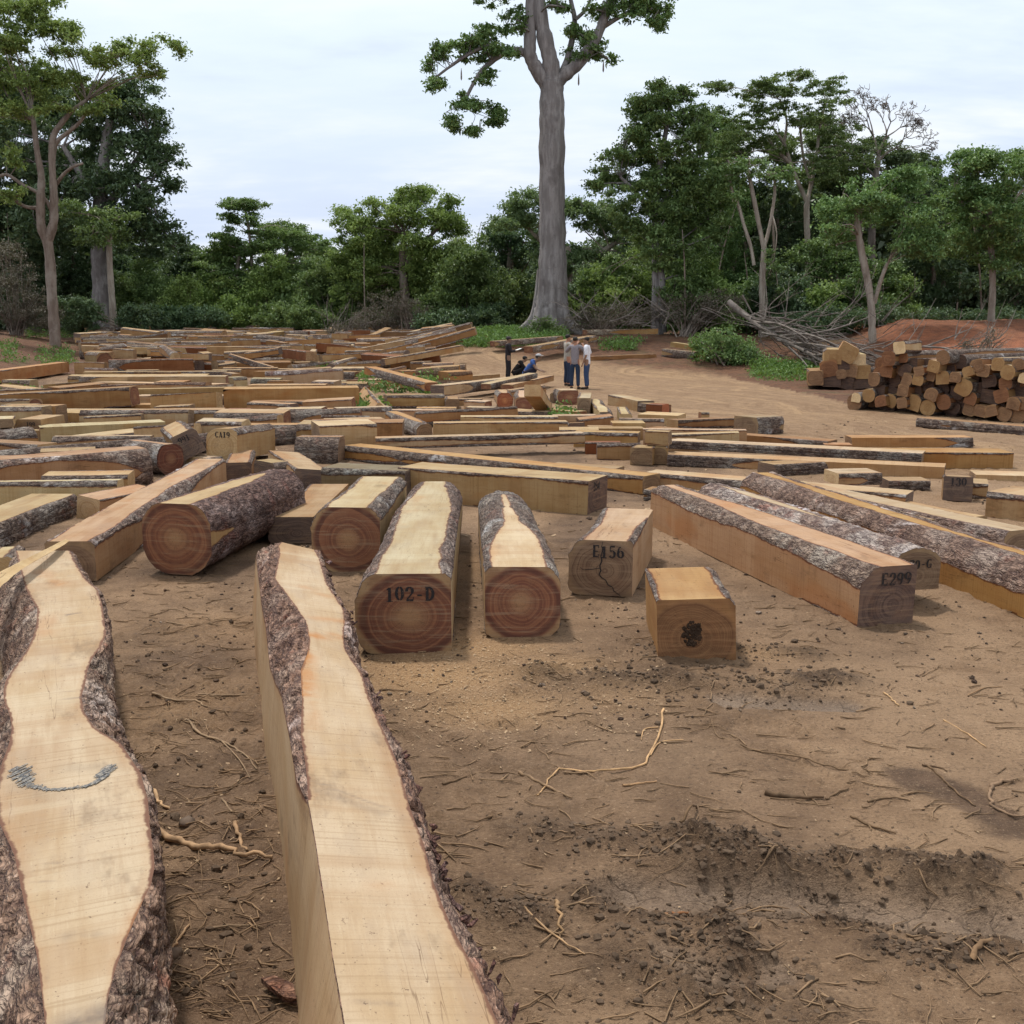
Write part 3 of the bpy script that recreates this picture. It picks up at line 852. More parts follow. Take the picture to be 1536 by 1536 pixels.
    w_r = .035 + .03 * fb1(y * 2.2, 31, 4) + .02 * S((2.6 - y) / 1)
    w_r = np.maximum(.012, w_r)
    rails = [(bot, g0), (xa, zl - .004 - np.minimum(.10, gap * .75)), (xb, Z(zl)), (xr, Z(zr)), (xr + w_r, Z(zr) - .06), (xr + w_r + .035, Z(.25)), (xr - .03, g0)]
    t, loc_ = hero('long_cant', 'long pale cant with one flat pale side and flaking bark along its ridge', y0, y1, rails,
         [('w', 8), ('b', 18), ('w', 9), ('b', 8), ('b', 12), ('b', 8)], (1.04, 1.03, 1.06), 'pale', 'long cants lying towards the camera', 8, (1.2, .95, .84), [((470, 960), (500, 950), .05, .9), ((462, 985), (460, 1050), .035, .9), ((470, 930), (510, 925), .05, .5), ((455, 880), (490, 890), .04, .4), ((466, 1060), (470, 1100), .02, .5), ((560, 1330), (590, 1325), .03, .3)], [((470, 1182), (612, 1214), .006, .55), ((480, 1195), (612, 1225), .03, .30), ((470, 850), (450, 846), .006, .7), ((480, 1010), (520, 1000), .01, .25), ((540, 1516), (590, 1512), .012, .6)])
    # loose bark flakes peeling off its far side
    r_ = random.Random(3)
    V, Fc = [], []
    for i in range(70):
        k_ = r_.randrange(30, len(y) - 10) if i > 25 else int(np.argmin(np.abs(y - r_.uniform(2.7, 3.4))))
        p = Vector((xr[k_] + w_r[k_] * .8 + r_.uniform(0, .02), y[k_], zr - r_.uniform(.0, .10)))
        a = Vector((r_.uniform(.2, 1), r_.uniform(-1, 1), r_.uniform(-.1, .6))).normalized() * r_.uniform(.015, .05); b = Vector((r_.uniform(-.3, .3), r_.uniform(-1, 1), r_.uniform(-.8, .2))).normalized() * r_.uniform(.01, .025)
        n0 = len(V); c = a.cross(b).normalized() * .004
        for s_ in (c, -c): V += [tuple(p + s_ - b), tuple(p + s_ + a * .6 - b * .8), tuple(p + s_ + a), tuple(p + s_ + a * .5 + b)]
        Fc += [(n0, n0 + 1, n0 + 2, n0 + 3), (n0 + 7, n0 + 6, n0 + 5, n0 + 4)] + [(n0 + j, n0 + 4 + j, n0 + 4 + (j + 1) % 4, n0 + (j + 1) % 4) for j in range(4)]
    o = mesh_np('bark_flakes', loc_(np.array(V)), Fc, BARK, t, smooth=False); o['kind'] = 'stuff'; o.color = (.8, .55, .55, 1)
GL_NEAR = 'logs across the middle of the yard'
GL_ROWS = 'cants laid side by side across the yard'
GL_HEAP = 'logs in the loose heap by the road'
GL_FAR = 'logs in the far jumble'
GL_PILE = 'log ends in the big stack'


def check_crack(o, sg, k1, k2, org, zc):
    """The jagged drying split down the stencilled end."""
    pts = [(-.02, .24, .003), (-.027, .2, .006), (-.018, .17, .009), (-.032, .12, .008), (-.024, .08, .011), (-.040, .04, .010), (-.030, .0, .012), (-.045, -.03, .009), (-.02, -.06, .009), (.01, -.075, .007), (.03, -.115, .008), (.065, -.13, .006), (.08, -.165, .006), (.12, -.19, .004), (.14, -.212, .002)]
    pl = lambda u, v: (k1 * (u * -sg * -1) + k2 * v + sg * .0035, (u if sg > 0 else -u), v)
    V, Fc = strip_mesh([pts, [(-.04, .02, .004), (-.1, .01, .006), (-.17, .0, .004), (-.2, .02, .002)]], pl)
    mesh_np('drying_crack', V, Fc, PAINT, o, smooth=False)


def pith_hole(o, sg, k1, k2, org, zc):
    """A hollow rotten heart: ragged dark lumps sunk in the end."""
    r_ = random.Random(4); V, Fc = [], []
    for i in range(150):
        a = r_.uniform(0, 2 * PI); r = .075 * r_.random() ** .6; y, z = r * math.cos(a) * .85 + .0, r * 1.1 * math.sin(a) + .03
        s_ = r_.uniform(.004, .018); n0 = len(V); h = r_.uniform(.002, .012)
        m = r_.randrange(4, 7)
        V.append((sg * h, y, z))
        for j in range(m):
            b = 2 * PI * j / m + a; q = s_ * r_.uniform(.5, 1.3); V.append((sg * .002 + k1 * y + k2 * z, y + q * math.cos(b), z + q * math.sin(b)))
        Fc += [(n0, n0 + 1 + j, n0 + 1 + (j + 1) % m) for j in range(m)]
    q = mesh_np('rotten_heart', V, Fc, CLOD, o, smooth=False); q.color = (.45, .4, .38, 1)


def build_near_logs():
    # --- logs with their cut ends towards the camera
    endon((606, 981), (648, 722), 143, 124, 'thick log with bark patches on its top, its red end stencilled 102-D', wane=.62, crook=.16, tint='pale', end='fresh', num='102-D', numat=(-.01, .75), numh=.10, group=GL_NEAR, seed=21, taper=.25, barkc=(.95, .88, .88), res=.02)
    endon((784, 956), (756, 737), 112, 108, 'log with two wavy bark strips on its pale top and an unmarked red end', wane=.45, crook=.24, tint='white', end='fresh', group=GL_NEAR, seed=34, res=.02, taper=.1)
    endon((900, 893), (938, 763), 96, 84, 'short log stencilled E156 with a black crack down its brown end', wane=.42, crook=.12, tint='pale', end='brown', num='E156', numat=(-.03, .80), numh=.10, group=GL_NEAR, seed=42, crack=check_crack, res=.02)
    endon((1043, 1001), (1022, 851), 116, 106, 'lone squared block with a rotten hole in its heart, set in churned mud', name='timber_block', wane=.13, crook=.1, tint='orange', end='brown', endc=(1.05, .8, .6), group=GL_NEAR, seed=51, crack=pith_hole, roll=-.05, res=.02, zb=-.04)
    endon((268, 862), (418, 703), 112, 108, 'round log under rough purple bark, its ringed end aimed at the camera', name='round_log', wane=.93, crook=.10, tint='tan', end='fresh', group=GL_NEAR, seed=60, taper=.15, barkc=(.9, .75, .78), res=.025, bump=.02)
    endon((520, 858), (566, 715), 104, 98, 'flat-topped log with an octagonal ringed end, tucked beside the stencilled one', wane=.72, crook=.20, tint='pale', end='fresh', group=GL_NEAR, seed=71, res=.025)
    endon((434, 815), (492, 726), 74, 40, 'short slab with a pale top between two ringed round ends', wane=.4, crook=.2, tint='dull', end='dark', group=GL_NEAR, seed=81)
    endon((468, 738), (424, 677), 52, 34, 'short squared piece with a striped top and a black end', wane=.3, crook=.1, tint='tan', end='dark', group=GL_NEAR, seed=91, roll=.12)
    # --- long logs on the left
    side(A_(560, 1500), A_(1308, 940), 46, 'long cant with a silver bark strip down its orange side', W=.42, wane=.42, crook=.14, tint='tan', group=GL_NEAR, seed=101, barkc=(1.25, 1.2, 1.2), end='brown')
    side(A_(-700, 1095), A_(885, 945), 56, 'big log with grey bark over a sawn side, reaching in from outside the picture', W=.62, wane=.60, crook=.16, tint='dull', group=GL_NEAR, seed=111, barkc=(1.25, 1.15, 1.1), end='brown')
    side(A_(-300, 1470), A_(465, 1120), 36, 'low squared log with a tan top lying under the big grey barked log', W=.55, wane=.30, crook=.1, tint='tan', group=GL_NEAR, seed=121, end='brown')
    endon((2, 905), (14, 820), 46, 70, 'rough log butt showing at the very edge beside the splintered slat', wane=.5, tint='pale', end='pale', group=GL_NEAR, seed=131)
    # --- small stack beside the long cant
    endon(A_(985, 895), A_(770, 690), 180 * c_, 180 * c_, 'round log with a dark red end, bottom of the little stack of three ends', name='round_log', wane=.95, tint='tan', end='fresh', endc=(.7, .6, .6), group=GL_NEAR, seed=141)
    endon(A_(1090, 790), A_(1010, 590), 150 * c_, 150 * c_, 'squared log tipped on its edge with a dark stencilled end, atop the little stack', zb=.22, zf=.2, wane=.15, tint='tan', end='dark', num='991', numat=(0, .75), numh=.09, group=GL_NEAR, seed=151, roll=-.42)
    endon(A_(1280, 805), A_(1500, 600), 185 * c_, 180 * c_, 'squared log with a tan end stencilled CA19, side by side with the tipped one', zb=.16, zf=.05, wane=.35, crook=.2, tint='tan', end='pale', num='CA19', numat=(0, .80), numh=.09, group=GL_NEAR, seed=161)
    endon(A_(1140, 875), A_(1230, 780), 200 * c_, 85 * c_, 'half-round offcut wedged under the little stack', name='timber_offcut', wane=.7, tint='pale', end='pale', group=GL_NEAR, seed=171)
    endon(A_(1375, 930), A_(1400, 750), 150 * c_, 110 * c_, 'dark-ended stub behind the round purple-barked log', name='timber_offcut', wane=.5, tint='dull', end='dark', group=GL_NEAR, seed=181)
    endon((398, 728), (420, 690), 60, 36, 'arched dark end peeping over the round purple-barked log', name='timber_offcut', wane=.7, tint='dull', end='dark', group=GL_NEAR, seed=183)
    # --- grey weathered log
    side(B_(395, 1025), B_(878, 1050), 46, 'weathered grey log with rounded edges, drier than all the others', W=.55, wane=.1, crook=.05, tint=(.42, .44, .42), end='dark', group=GL_NEAR, seed=191, barkc=(1, 1.1, 1.1))
    # --- centre
    side(B_(830, 1030), C_(540, 1130), 50, 'thick cant with a smooth side and a dark end stencilled 354', W=.60, wane=.28, crook=.12, tint='tan', end='dark', num='354', numat=(-.06, .80), numh=.10, group=GL_NEAR, seed=201, endc=(.95, .8, .7))
    side(B_(515, 805), C_(862, 1005), 24, 'long thin log with an orange butt, directly behind the cant stencilled 354', W=.40, wane=.40, crook=.1, tint='orange', end='brown', group=GL_NEAR, seed=211)
    side(B_(710, 745), C_(530, 712), 16, 'clean pale beam propped a little off the ground, over a dark gap', W=.33, zb=.16, zb2=.18, wane=.05, crook=.05, tint='pale', end='brown', group=GL_NEAR, seed=221)
    side(B_(1040, 668), C_(430, 658), 19, 'long beam with a tan face just behind the propped beam', W=.4, wane=.12, tint='tan', end='pale', group=GL_NEAR, seed=231)
    endon(B_(985, 690), B_(800, 525), 95 * c_, 92 * c_, 'stubby barked log slanting down towards the propped beam', wane=.6, crook=.2, tint='orange', end='brown', group=GL_NEAR, seed=241)
    endon(B_(735, 560), B_(650, 395), 85 * c_, 70 * c_, 'tilted squared log with a broad pale slanting end beside a patch of weeds', wane=.1, tint='tan', end='pale', roll=.7, group=GL_NEAR, seed=251)
    side(B_(770, 512), B_(1100, 505), 20, 'barked log with a flat top lying behind the tilted one', W=.42, wane=.5, tint='dull', end='dark', group=GL_NEAR, seed=261)
    side(B_(425, 655), B_(758, 645), 20, 'tan squared log held off the ground over a black gap', W=.45, zb=.18, wane=.12, tint='tan', end='brown', group=GL_NEAR, seed=271)
    side(B_(-260, 690), B_(408, 690), 22, 'orange squared log with a bright top and one barked half', W=.5, wane=.38, crook=.25, tint='orange', end='brown', group=GL_NEAR, seed=281)
    side(C_(530, 778), C_(735, 778), 19, 'short red-sided block at the end of the propped beam', name='timber_block', wane=.1, tint='red', end='brown', group=GL_NEAR, seed=291)
    endon(C_(850, 835), C_(880, 720), 130 * c_, 100 * c_, 'weathered block with a stained dull end beside the short red-sided block', name='timber_block', wane=.15, tint='dull', end='brown', group=GL_NEAR, seed=301)
    endon(C_(950, 830), C_(960, 725), 95 * c_, 100 * c_, 'squared block with an orange-brown end next to the stained block', name='timber_block', wane=.1, tint='orange', end='brown', group=GL_NEAR, seed=303)
    side(C_(872, 716), C_(1005, 722), 20, 'tan block riding on top of the two dull blocks', name='timber_block', zb=.30, wane=.1, tint='tan', end='brown', group=GL_NEAR, seed=305)
    # --- right-hand bundle
    side(C_(880, 664), D_(400, 748), 12, 'long dark-sided log, hindmost of the bundle of parallel logs', W=.42, wane=.35, tint='brown', end='brown', group=GL_NEAR, seed=311)
    side(C_(1010, 742), D_(945, 822), 13, 'long log with a bright white top in the parallel bundle', W=.45, zb=.12, wane=.1, crook=.06, tint='white', end='brown', group=GL_NEAR, seed=321)
    side(C_(1000, 842), D_(1078, 920), 18, 'long log ending in a square brown butt, third in the parallel bundle', W=.5, wane=.32, crook=.1, tint='tan', end='brown', group=GL_NEAR, seed=331)
    side(D_(100, 905), D_(520, 880), 18, 'short barked log with a dark underside leaning on the parallel bundle', W=.42, wane=.55, tint='dull', end='dark', group=GL_NEAR, seed=341)
    side(C_(862, 968), D_(845, 1110), 25, 'long pale-sided cant with a mossy dark end, before the parallel bundle', W=.42, wane=.30, crook=.12, tint='pale', end='dark', group=GL_NEAR, seed=351)
    side(C_(310, 880), C_(700, 905), 12, 'low dark log half hidden behind the cant stencilled 354', W=.4, wane=.5, tint='dull', end='brown', group=GL_NEAR, seed=353)
    side(C_(862, 1040), C_(1145, 1065), 17, 'low dark log in the shadow under the mossy-ended cant', W=.3, wane=.4, tint='brown', end='dark', group=GL_NEAR, seed=355)
    side((975, 789), (1286, 942), 74, 'long heavy cant stencilled 299 with bark along its upper edge', W=.46, wane=.40, crook=.20, tint='tan', end='dark', num='E299', numat=(.0, .78), numh=.095, group=GL_NEAR, seed=361, barkc=(1.25, 1.2, 1.15), endc=(1, .9, .85), res=.025)
    side((1046, 772), (1336, 888), 54, 'log with an arched barked end stencilled 170-G, close behind the cant stencilled 299', W=.42, wane=.66, crook=.12, tint='pale', end='brown', num='170-G', numat=(0, .62), numh=.075, group=GL_NEAR, seed=371, barkc=(1.5, 1.45, 1.5), zb=.14, res=.03)
    side((1110, 757), (1680, 985), 62, 'long log with a rust-orange side under thick flaky bark', W=.5, wane=.52, crook=.16, tint=(.88, .66, .44), end='brown', group=GL_NEAR, seed=381, barkc=(1.2, 1.05, 1.0), res=.03)
    side((1165, 750), (1500, 832), 30, 'long barked log with a narrow pale strip on top, just beyond the rust-orange one', W=.4, wane=.3, tint='pale', end='brown', group=GL_NEAR, seed=375, barkc=(1.2, 1.1, 1.1))
    side((1190, 742), (1440, 795), 16, 'low log with a pale streaked top behind the rust-orange one', W=.4, wane=.45, tint='tan', end='brown', group=GL_NEAR, seed=385)
    side(D_(490, 1108), D_(990, 1255), 26, 'log with bark on one flank, a bright top and a stepped end', W=.42, wane=.45, crook=.15, tint='pale', end='brown', group=GL_NEAR, seed=391)
    endon(D_(230, 1085), D_(260, 985), 85 * c_, 95 * c_, 'thin upright-cut wedge of pale timber between barked logs', name='timber_offcut', wane=.3, tint='tan', end='pale', group=GL_NEAR, seed=395)
    side(D_(470, 955), D_(720, 950), 18, 'pointed pale offcut lying on the mossy-ended cant', name='timber_offcut', W=.5, zb=.1, wane=.55, tint='pale', end='pale', group=GL_NEAR, seed=401)
    side(D_(760, 985), D_(1000, 985), 15, 'stub with bark on its side beyond the pointed offcut', name='timber_offcut', W=.4, wane=.5, tint='dull', end='dark', group=GL_NEAR, seed=403)
    endon(D_(1150, 1042), D_(1150, 895), 158 * c_, 140 * c_, 'squared block with a dark grey stencilled end near the open mud', name='timber_block', wane=.2, tint='dull', end='dark', num='130', numat=(0, .78), numh=.10, group=GL_NEAR, seed=411, zf=-.05)
    side(D_(1310, 1135), D_(1900, 1215), 40, 'big cant with barked top corner running out of the picture', W=.7, wane=.38, crook=.1, tint='tan', end='brown', group=GL_NEAR, seed=421)
    side(D_(1228, 1025), D_(1330, 1030), 22, 'tan squared stub between the grey-ended block and the big cant', name='timber_offcut', W=.5, wane=.1, tint='tan', end='brown', group=GL_NEAR, seed=423)
    side(D_(1260, 925), D_(1620, 935), 9, 'thin pale slab lying on the mud behind the big cant', W=.5, wane=.3, tint='white', end='brown', group=GL_NEAR, seed=425)
    side(D_(545, 735), D_(1245, 735), 15, 'red-sided log with a cut butt, at the edge of the haul road', W=.45, wane=.2, tint='orange', end='brown', group=GL_NEAR, seed=431)
    side(D_(690, 852), D_(1472, 858), 24, 'heavy log with a smooth pale top and rounded orange end by the haul road', W=.62, wane=.36, tint=(.85, .62, .40), end='brown', group=GL_NEAR, seed=441)
    side(D_(385, 755), D_(545, 758), 10, 'small pale offcut touching the red-sided log', name='timber_offcut', W=.4, wane=.2, tint='tan', end='dark', group=GL_NEAR, seed=443)
    side(C_(1060, 632), C_(1478, 615), 14, 'dark round log with an open pale end, alone at the road edge', name='round_log', W=.4, wane=.9, tint='brown', end='pale', group=GL_NEAR, seed=451, barkc=(.75, .7, .65))
    side(D_(5, 665), D_(150, 655), 26, 'grey upright-looking block standing at the road edge', name='timber_block', W=.7, wane=.1, tint='grey', end='brown', group=GL_NEAR, seed=461)
    # --- rows on the left
    R = dict(group=GL_ROWS)
    side(A_(0, 700), A_(250, 700), 13, 'slab with a streaked top lying behind the big grey barked log', W=.6, wane=.3, tint='pale', seed=501, **R)
    endon(A_(160, 690), A_(290, 545), 172 * c_, 118 * c_, 'squared log with a tan stencilled end next to a round red one', wane=.2, crook=.3, tint='tan', end='brown', num='199', numat=(0, .75), numh=.09, seed=511, **R)
    endon(A_(20, 695), A_(60, 640), 90 * c_, 80 * c_, 'small round red end at the very edge below a pale slab', name='round_log', wane=.95, tint='tan', end='fresh', seed=513, **R)
    endon(A_(30, 620), A_(40, 553), 90 * c_, 50 * c_, 'pale-topped stub beside the tan stencilled end', name='timber_offcut', wane=.2, tint='white', end='brown', zb=.3, seed=515, **R)
    side(A_(240, 705), A_(960, 668), 17, 'long streaky log running behind the big grey barked log', W=.5, wane=.45, tint='pale', seed=521, **R)
    endon(A_(480, 735), A_(700, 660), 85 * c_, 55 * c_, 'half-round end poking out of the streaky logs', wane=.7, tint='tan', end='brown', seed=523, **R)
    side(A_(560, 735), A_(900, 690), 12, 'thin slab laid over the half-round end', W=.45, wane=.3, tint='pale', seed=525, **R)
    side(A_(610, 612), A_(1290, 600), 17, 'long log with a grey-tan face behind the tipped squared log', W=.45, wane=.15, tint='dull', seed=531, **R)
    side(A_(60, 585), A_(620, 600), 12, 'flat slab with a wavy top edge over the round red end', W=.6, wane=.5, tint='tan', seed=533, **R)
    side(A_(310, 560), A_(1285, 562), 8, 'long thin board with a bright top in the left rows', W=.4, wane=.05, tint='white', seed=535, **R)
    side(A_(-40, 545), A_(752, 500), 23, 'brown-sided log rising a little towards its sawn butt', W=.55, wane=.25, zb=0, zb2=.15, tint='brown', seed=541, **R)
    side(A_(630, 530), A_(1240, 525), 8, 'low orange board between two pale beams', W=.5, wane=.1, tint='orange', seed=551, **R)
    side(A_(755, 492), A_(1290, 492), 11, 'pale beam with a clean top, third of the near pale rows', W=.5, wane=.05, tint='pale', seed=561, **R)
    side(A_(755, 455), A_(1170, 455), 10, 'shorter pale beam whose face is stained purple at one end', W=.45, wane=.2, tint='pale', seed=571, **R)
    side(A_(540, 415), A_(1240, 432), 12, 'beam with a bright top and a grey stained front', W=.5, wane=.15, tint='white', seed=581, **R)
    side(A_(455, 412), A_(1300, 408), 17, 'tall pale cant ending at the dark barked butt', W=.6, wane=.05, zb=.0, tint='pale', seed=591, **R)
    side(A_(480, 350), A_(1305, 345), 10, 'dark-fronted beam with a bright top, behind the tall pale cant', W=.5, wane=.2, tint='tan', seed=601, **R)
    side(A_(500, 305), A_(1110, 305), 5, 'thin board in front of the dark red beam', W=.5, wane=.1, tint='tan', seed=603, **R)
    side(A_(632, 300), A_(1120, 292), 14, 'dark red beam with an orange patch on top', W=.6, zb=.25, wane=.15, tint='red', seed=611, **R)
    side(A_(1297, 520), B_(618, 506), 24, 'massive tall cant with black bark at its butt and a tan side', W=.8, wane=.35, crook=.15, tint='orange', end='dark', seed=621, **R)
    side(B_(-30, 485), B_(415, 482), 22, 'lighter beam resting against the massive tall cant', W=.5, wane=.1, tint='tan', seed=631, **R)
    side(B_(-20, 530), B_(430, 528), 12, 'reddish beam with a bright top in front of the lighter beam', W=.45, wane=.2, tint='brown', seed=641, **R)
    side(B_(-50, 600), B_(430, 590), 13, 'grey streaky log in front of the reddish beam', W=.5, wane=.35, tint='dull', seed=651, **R)
    side(A_(1285, 580), A_(1420, 580), 12, 'dark butt lying beyond the squared end stencilled CA19', W=.5, wane=.2, tint='red', end='dark', seed=653, **R)
    side(A_(1350, 590), A_(1980, 560), 9, 'long grey log between the dark butt and the streaky log', W=.5, wane=.4, tint='dull', seed=655, **R)
    side(B_(430, 565), B_(760, 560), 8, 'low shaded log by the weeds', W=.4, wane=.3, tint='brown', seed=657, **R)
    side(B_(0, 350), B_(580, 355), 11, 'long log with a brown top above the massive tall cant', W=.5, wane=.4, tint='brown', zb=.1, seed=661, **R)
    side(B_(-20, 325), B_(500, 318), 8, 'tan board over the brown-topped log', W=.5, wane=.2, tint='tan', seed=663, **R)
    side(A_(-60, 372), A_(400, 300), 13, 'sawn plank log with saw-banded side, alone on the dirt bank', W=.4, wane=.05, tint='orange', zb=.05, seed=671, **R)
    # --- beyond the weeds, centre
    Hh = dict(group=GL_HEAP)
    side(B_(640, 312), B_(985, 410), 12, 'slanting reddish log with a bright ridge above the weeds', W=.42, zb=.55, zb2=.2, wane=.1, tint='orange', seed=701, **Hh)
    side(B_(860, 345), B_(1180, 330), 13, 'orange-sided log with a round dark end beyond the slanting one', W=.6, wane=.45, tint='orange', end='brown', seed=711, **Hh)
    side(B_(1000, 395), B_(1420, 360), 13, 'dark-faced log with a pale top below the orange-sided log', W=.5, wane=.2, tint='dull', seed=721, **Hh)
    side(B_(1100, 440), B_(1560, 380), 15, 'long pale log with a dark square end facing the camera', W=.45, wane=.15, zb=.15, tint='pale', end='dark', seed=731, **Hh)
    side(B_(1370, 400), B_(1640, 335), 8, 'pale pole sloping up towards the crouching people', W=.35, wane=.3, zb=.25, zb2=.45, tint='pale', seed=733, **Hh)
    side(B_(1500, 410), C_(350, 350), 9, 'slab lying under the sloping pole', W=.4, wane=.3, zb=.2, tint='tan', seed=735, **Hh)
    endon(B_(1145, 515), B_(1140, 440), 85 * c_, 60 * c_, 'small round log tucked below the dark square end', name='round_log', wane=.85, tint='dull', end='brown', seed=741, **Hh)
    side(B_(1210, 520), B_(1330, 525), 14, 'white wedge of timber with a slanting face', name='timber_offcut', W=.5, wane=.2, tint='white', seed=743, **Hh)
    endon(C_(70, 515), C_(50, 400), 95 * c_, 95 * c_, 'round log with a bright orange end, first in the heap', name='round_log', wane=.95, tint='tan', end='fresh', endc=(1.6, 1.25, 1.0), seed=751, **Hh)
    endon(C_(175, 525), C_(160, 405), 95 * c_, 80 * c_, 'log with a red end and a flat bright top, second in the heap', wane=.7, tint='white', end='fresh', seed=753, **Hh)
    endon(C_(295, 535), C_(225, 372), 85 * c_, 60 * c_, 'bright squared log tipping down out of the heap', wane=.05, tint='white', end='pale', zb=.05, zf=.65, seed=755, **Hh)
    endon(C_(430, 490), C_(400, 395), 120 * c_, 85 * c_, 'log with a broad dark red end below the people in jeans', wane=.5, tint='pale', end='fresh', seed=757, **Hh)
    endon(C_(360, 480), C_(430, 395), 70 * c_, 60 * c_, 'tan stub leaning on the broad dark red end', wane=.3, tint='pale', end='brown', seed=758, **Hh)
    endon(C_(520, 560), C_(530, 418), 75 * c_, 110 * c_, 'upright squared stub with a bright top', name='timber_offcut', wane=.1, tint='pale', end='brown', seed=759, **Hh)
    endon(C_(665, 605), C_(590, 455), 105 * c_, 75 * c_, 'curved slab with a scooped bright top and arched end', wane=.55, crook=.45, tint='white', end='dark', seed=761, **Hh)
    endon(C_(765, 610), C_(745, 500), 70 * c_, 70 * c_, 'narrow pale stub right of the curved slab', name='timber_offcut', wane=.3, tint='pale', end='pale', seed=763, **Hh)
    side(C_(660, 490), C_(830, 530), 16, 'log with a pale top and a black hollow end', W=.5, wane=.4, tint='pale', end='dark', seed=765, **Hh)
    side(C_(830, 600), C_(1060, 610), 15, 'wide pale slab split along its top', W=.9, wane=.4, tint='white', end='pale', seed=767, **Hh)
    side(C_(830, 530), C_(930, 545), 14, 'barked stub beside the pink-red cut face', name='timber_offcut', W=.5, wane=.5, tint='dull', seed=769, **Hh)
    endon(C_(990, 570), C_(900, 480), 130 * c_, 85 * c_, 'log with a broad pink-red freshly cut face', wane=.6, tint='red', end='pale', endc=(.78, .36, .30), seed=771, **Hh)
    endon(C_(1235, 575), C_(1190, 530), 60 * c_, 45 * c_, 'small round red end beyond the lone dark round log', name='round_log', wane=.9, tint='tan', end='fresh', seed=773, **Hh)
    endon(C_(480, 640), C_(470, 590), 105 * c_, 48 * c_, 'dark half-round end lying at the end of the tan-faced beam', wane=.8, tint='dull', end='dark', seed=775, **Hh)
    side(C_(560, 690), C_(870, 690), 17, 'heap of broad barky slabs, the lowest one with a ragged edge', W=.8, wane=.6, crook=.3, tint='dull', end='brown', seed=777, **Hh)
    side(C_(690, 640), C_(880, 640), 12, 'ragged barky slab riding on the broad one', W=.6, wane=.6, crook=.3, tint='tan', zb=.12, seed=779, **Hh)
    side(C_(5, 580), C_(290, 590), 15, 'tan log with a dark arched butt in front of the round ends', W=.5, wane=.5, tint='tan', end='dark', seed=781, **Hh)
    side(C_(300, 560), C_(480, 575), 12, 'stub showing behind the arched butt', name='timber_offcut', W=.4, wane=.4, tint='tan', seed=783, **Hh)
    side(B_(1340, 540), B_(1600, 560), 9, 'thin log with a tan top before the white wedge', W=.4, wane=.3, tint='tan', seed=785, **Hh)
    # logs on the dirt slope behind the people
    side((742, 520), (845, 512), 8, 'old grey fallen trunk on the dirt slope behind the people', name='fallen_log', W=.6, wane=.9, tint='dull', barkc=(1.3, 1.3, 1.25), zb=.3, seed=801)
    side((800, 530), (895, 513), 10, 'grey fallen trunk directly behind the standing people', name='fallen_log', W=.6, wane=.95, tint='dull', barkc=(1.6, 1.6, 1.55), zb=.35, seed=803)
    side((880, 503), (987, 501), 8, 'pale grey trunk lying highest on the dirt slope', name='fallen_log', W=.6, wane=.85, tint='dull', barkc=(1.5, 1.45, 1.3), zb=.35, seed=805)
    side((886, 541), (985, 537), 6, 'half buried brown beam on the dirt slope', W=.5, wane=.3, tint='brown', seed=807)
    side((992, 535), (1040, 540), 12, 'short tan log low on the dirt slope beside the green bushes', W=.5, wane=.4, tint='tan', seed=809)
    side((1005, 520), (1070, 530), 7, 'thin log with a tan top leaning against the dirt slope', W=.5, wane=.3, tint='tan', zb=.2, seed=811)


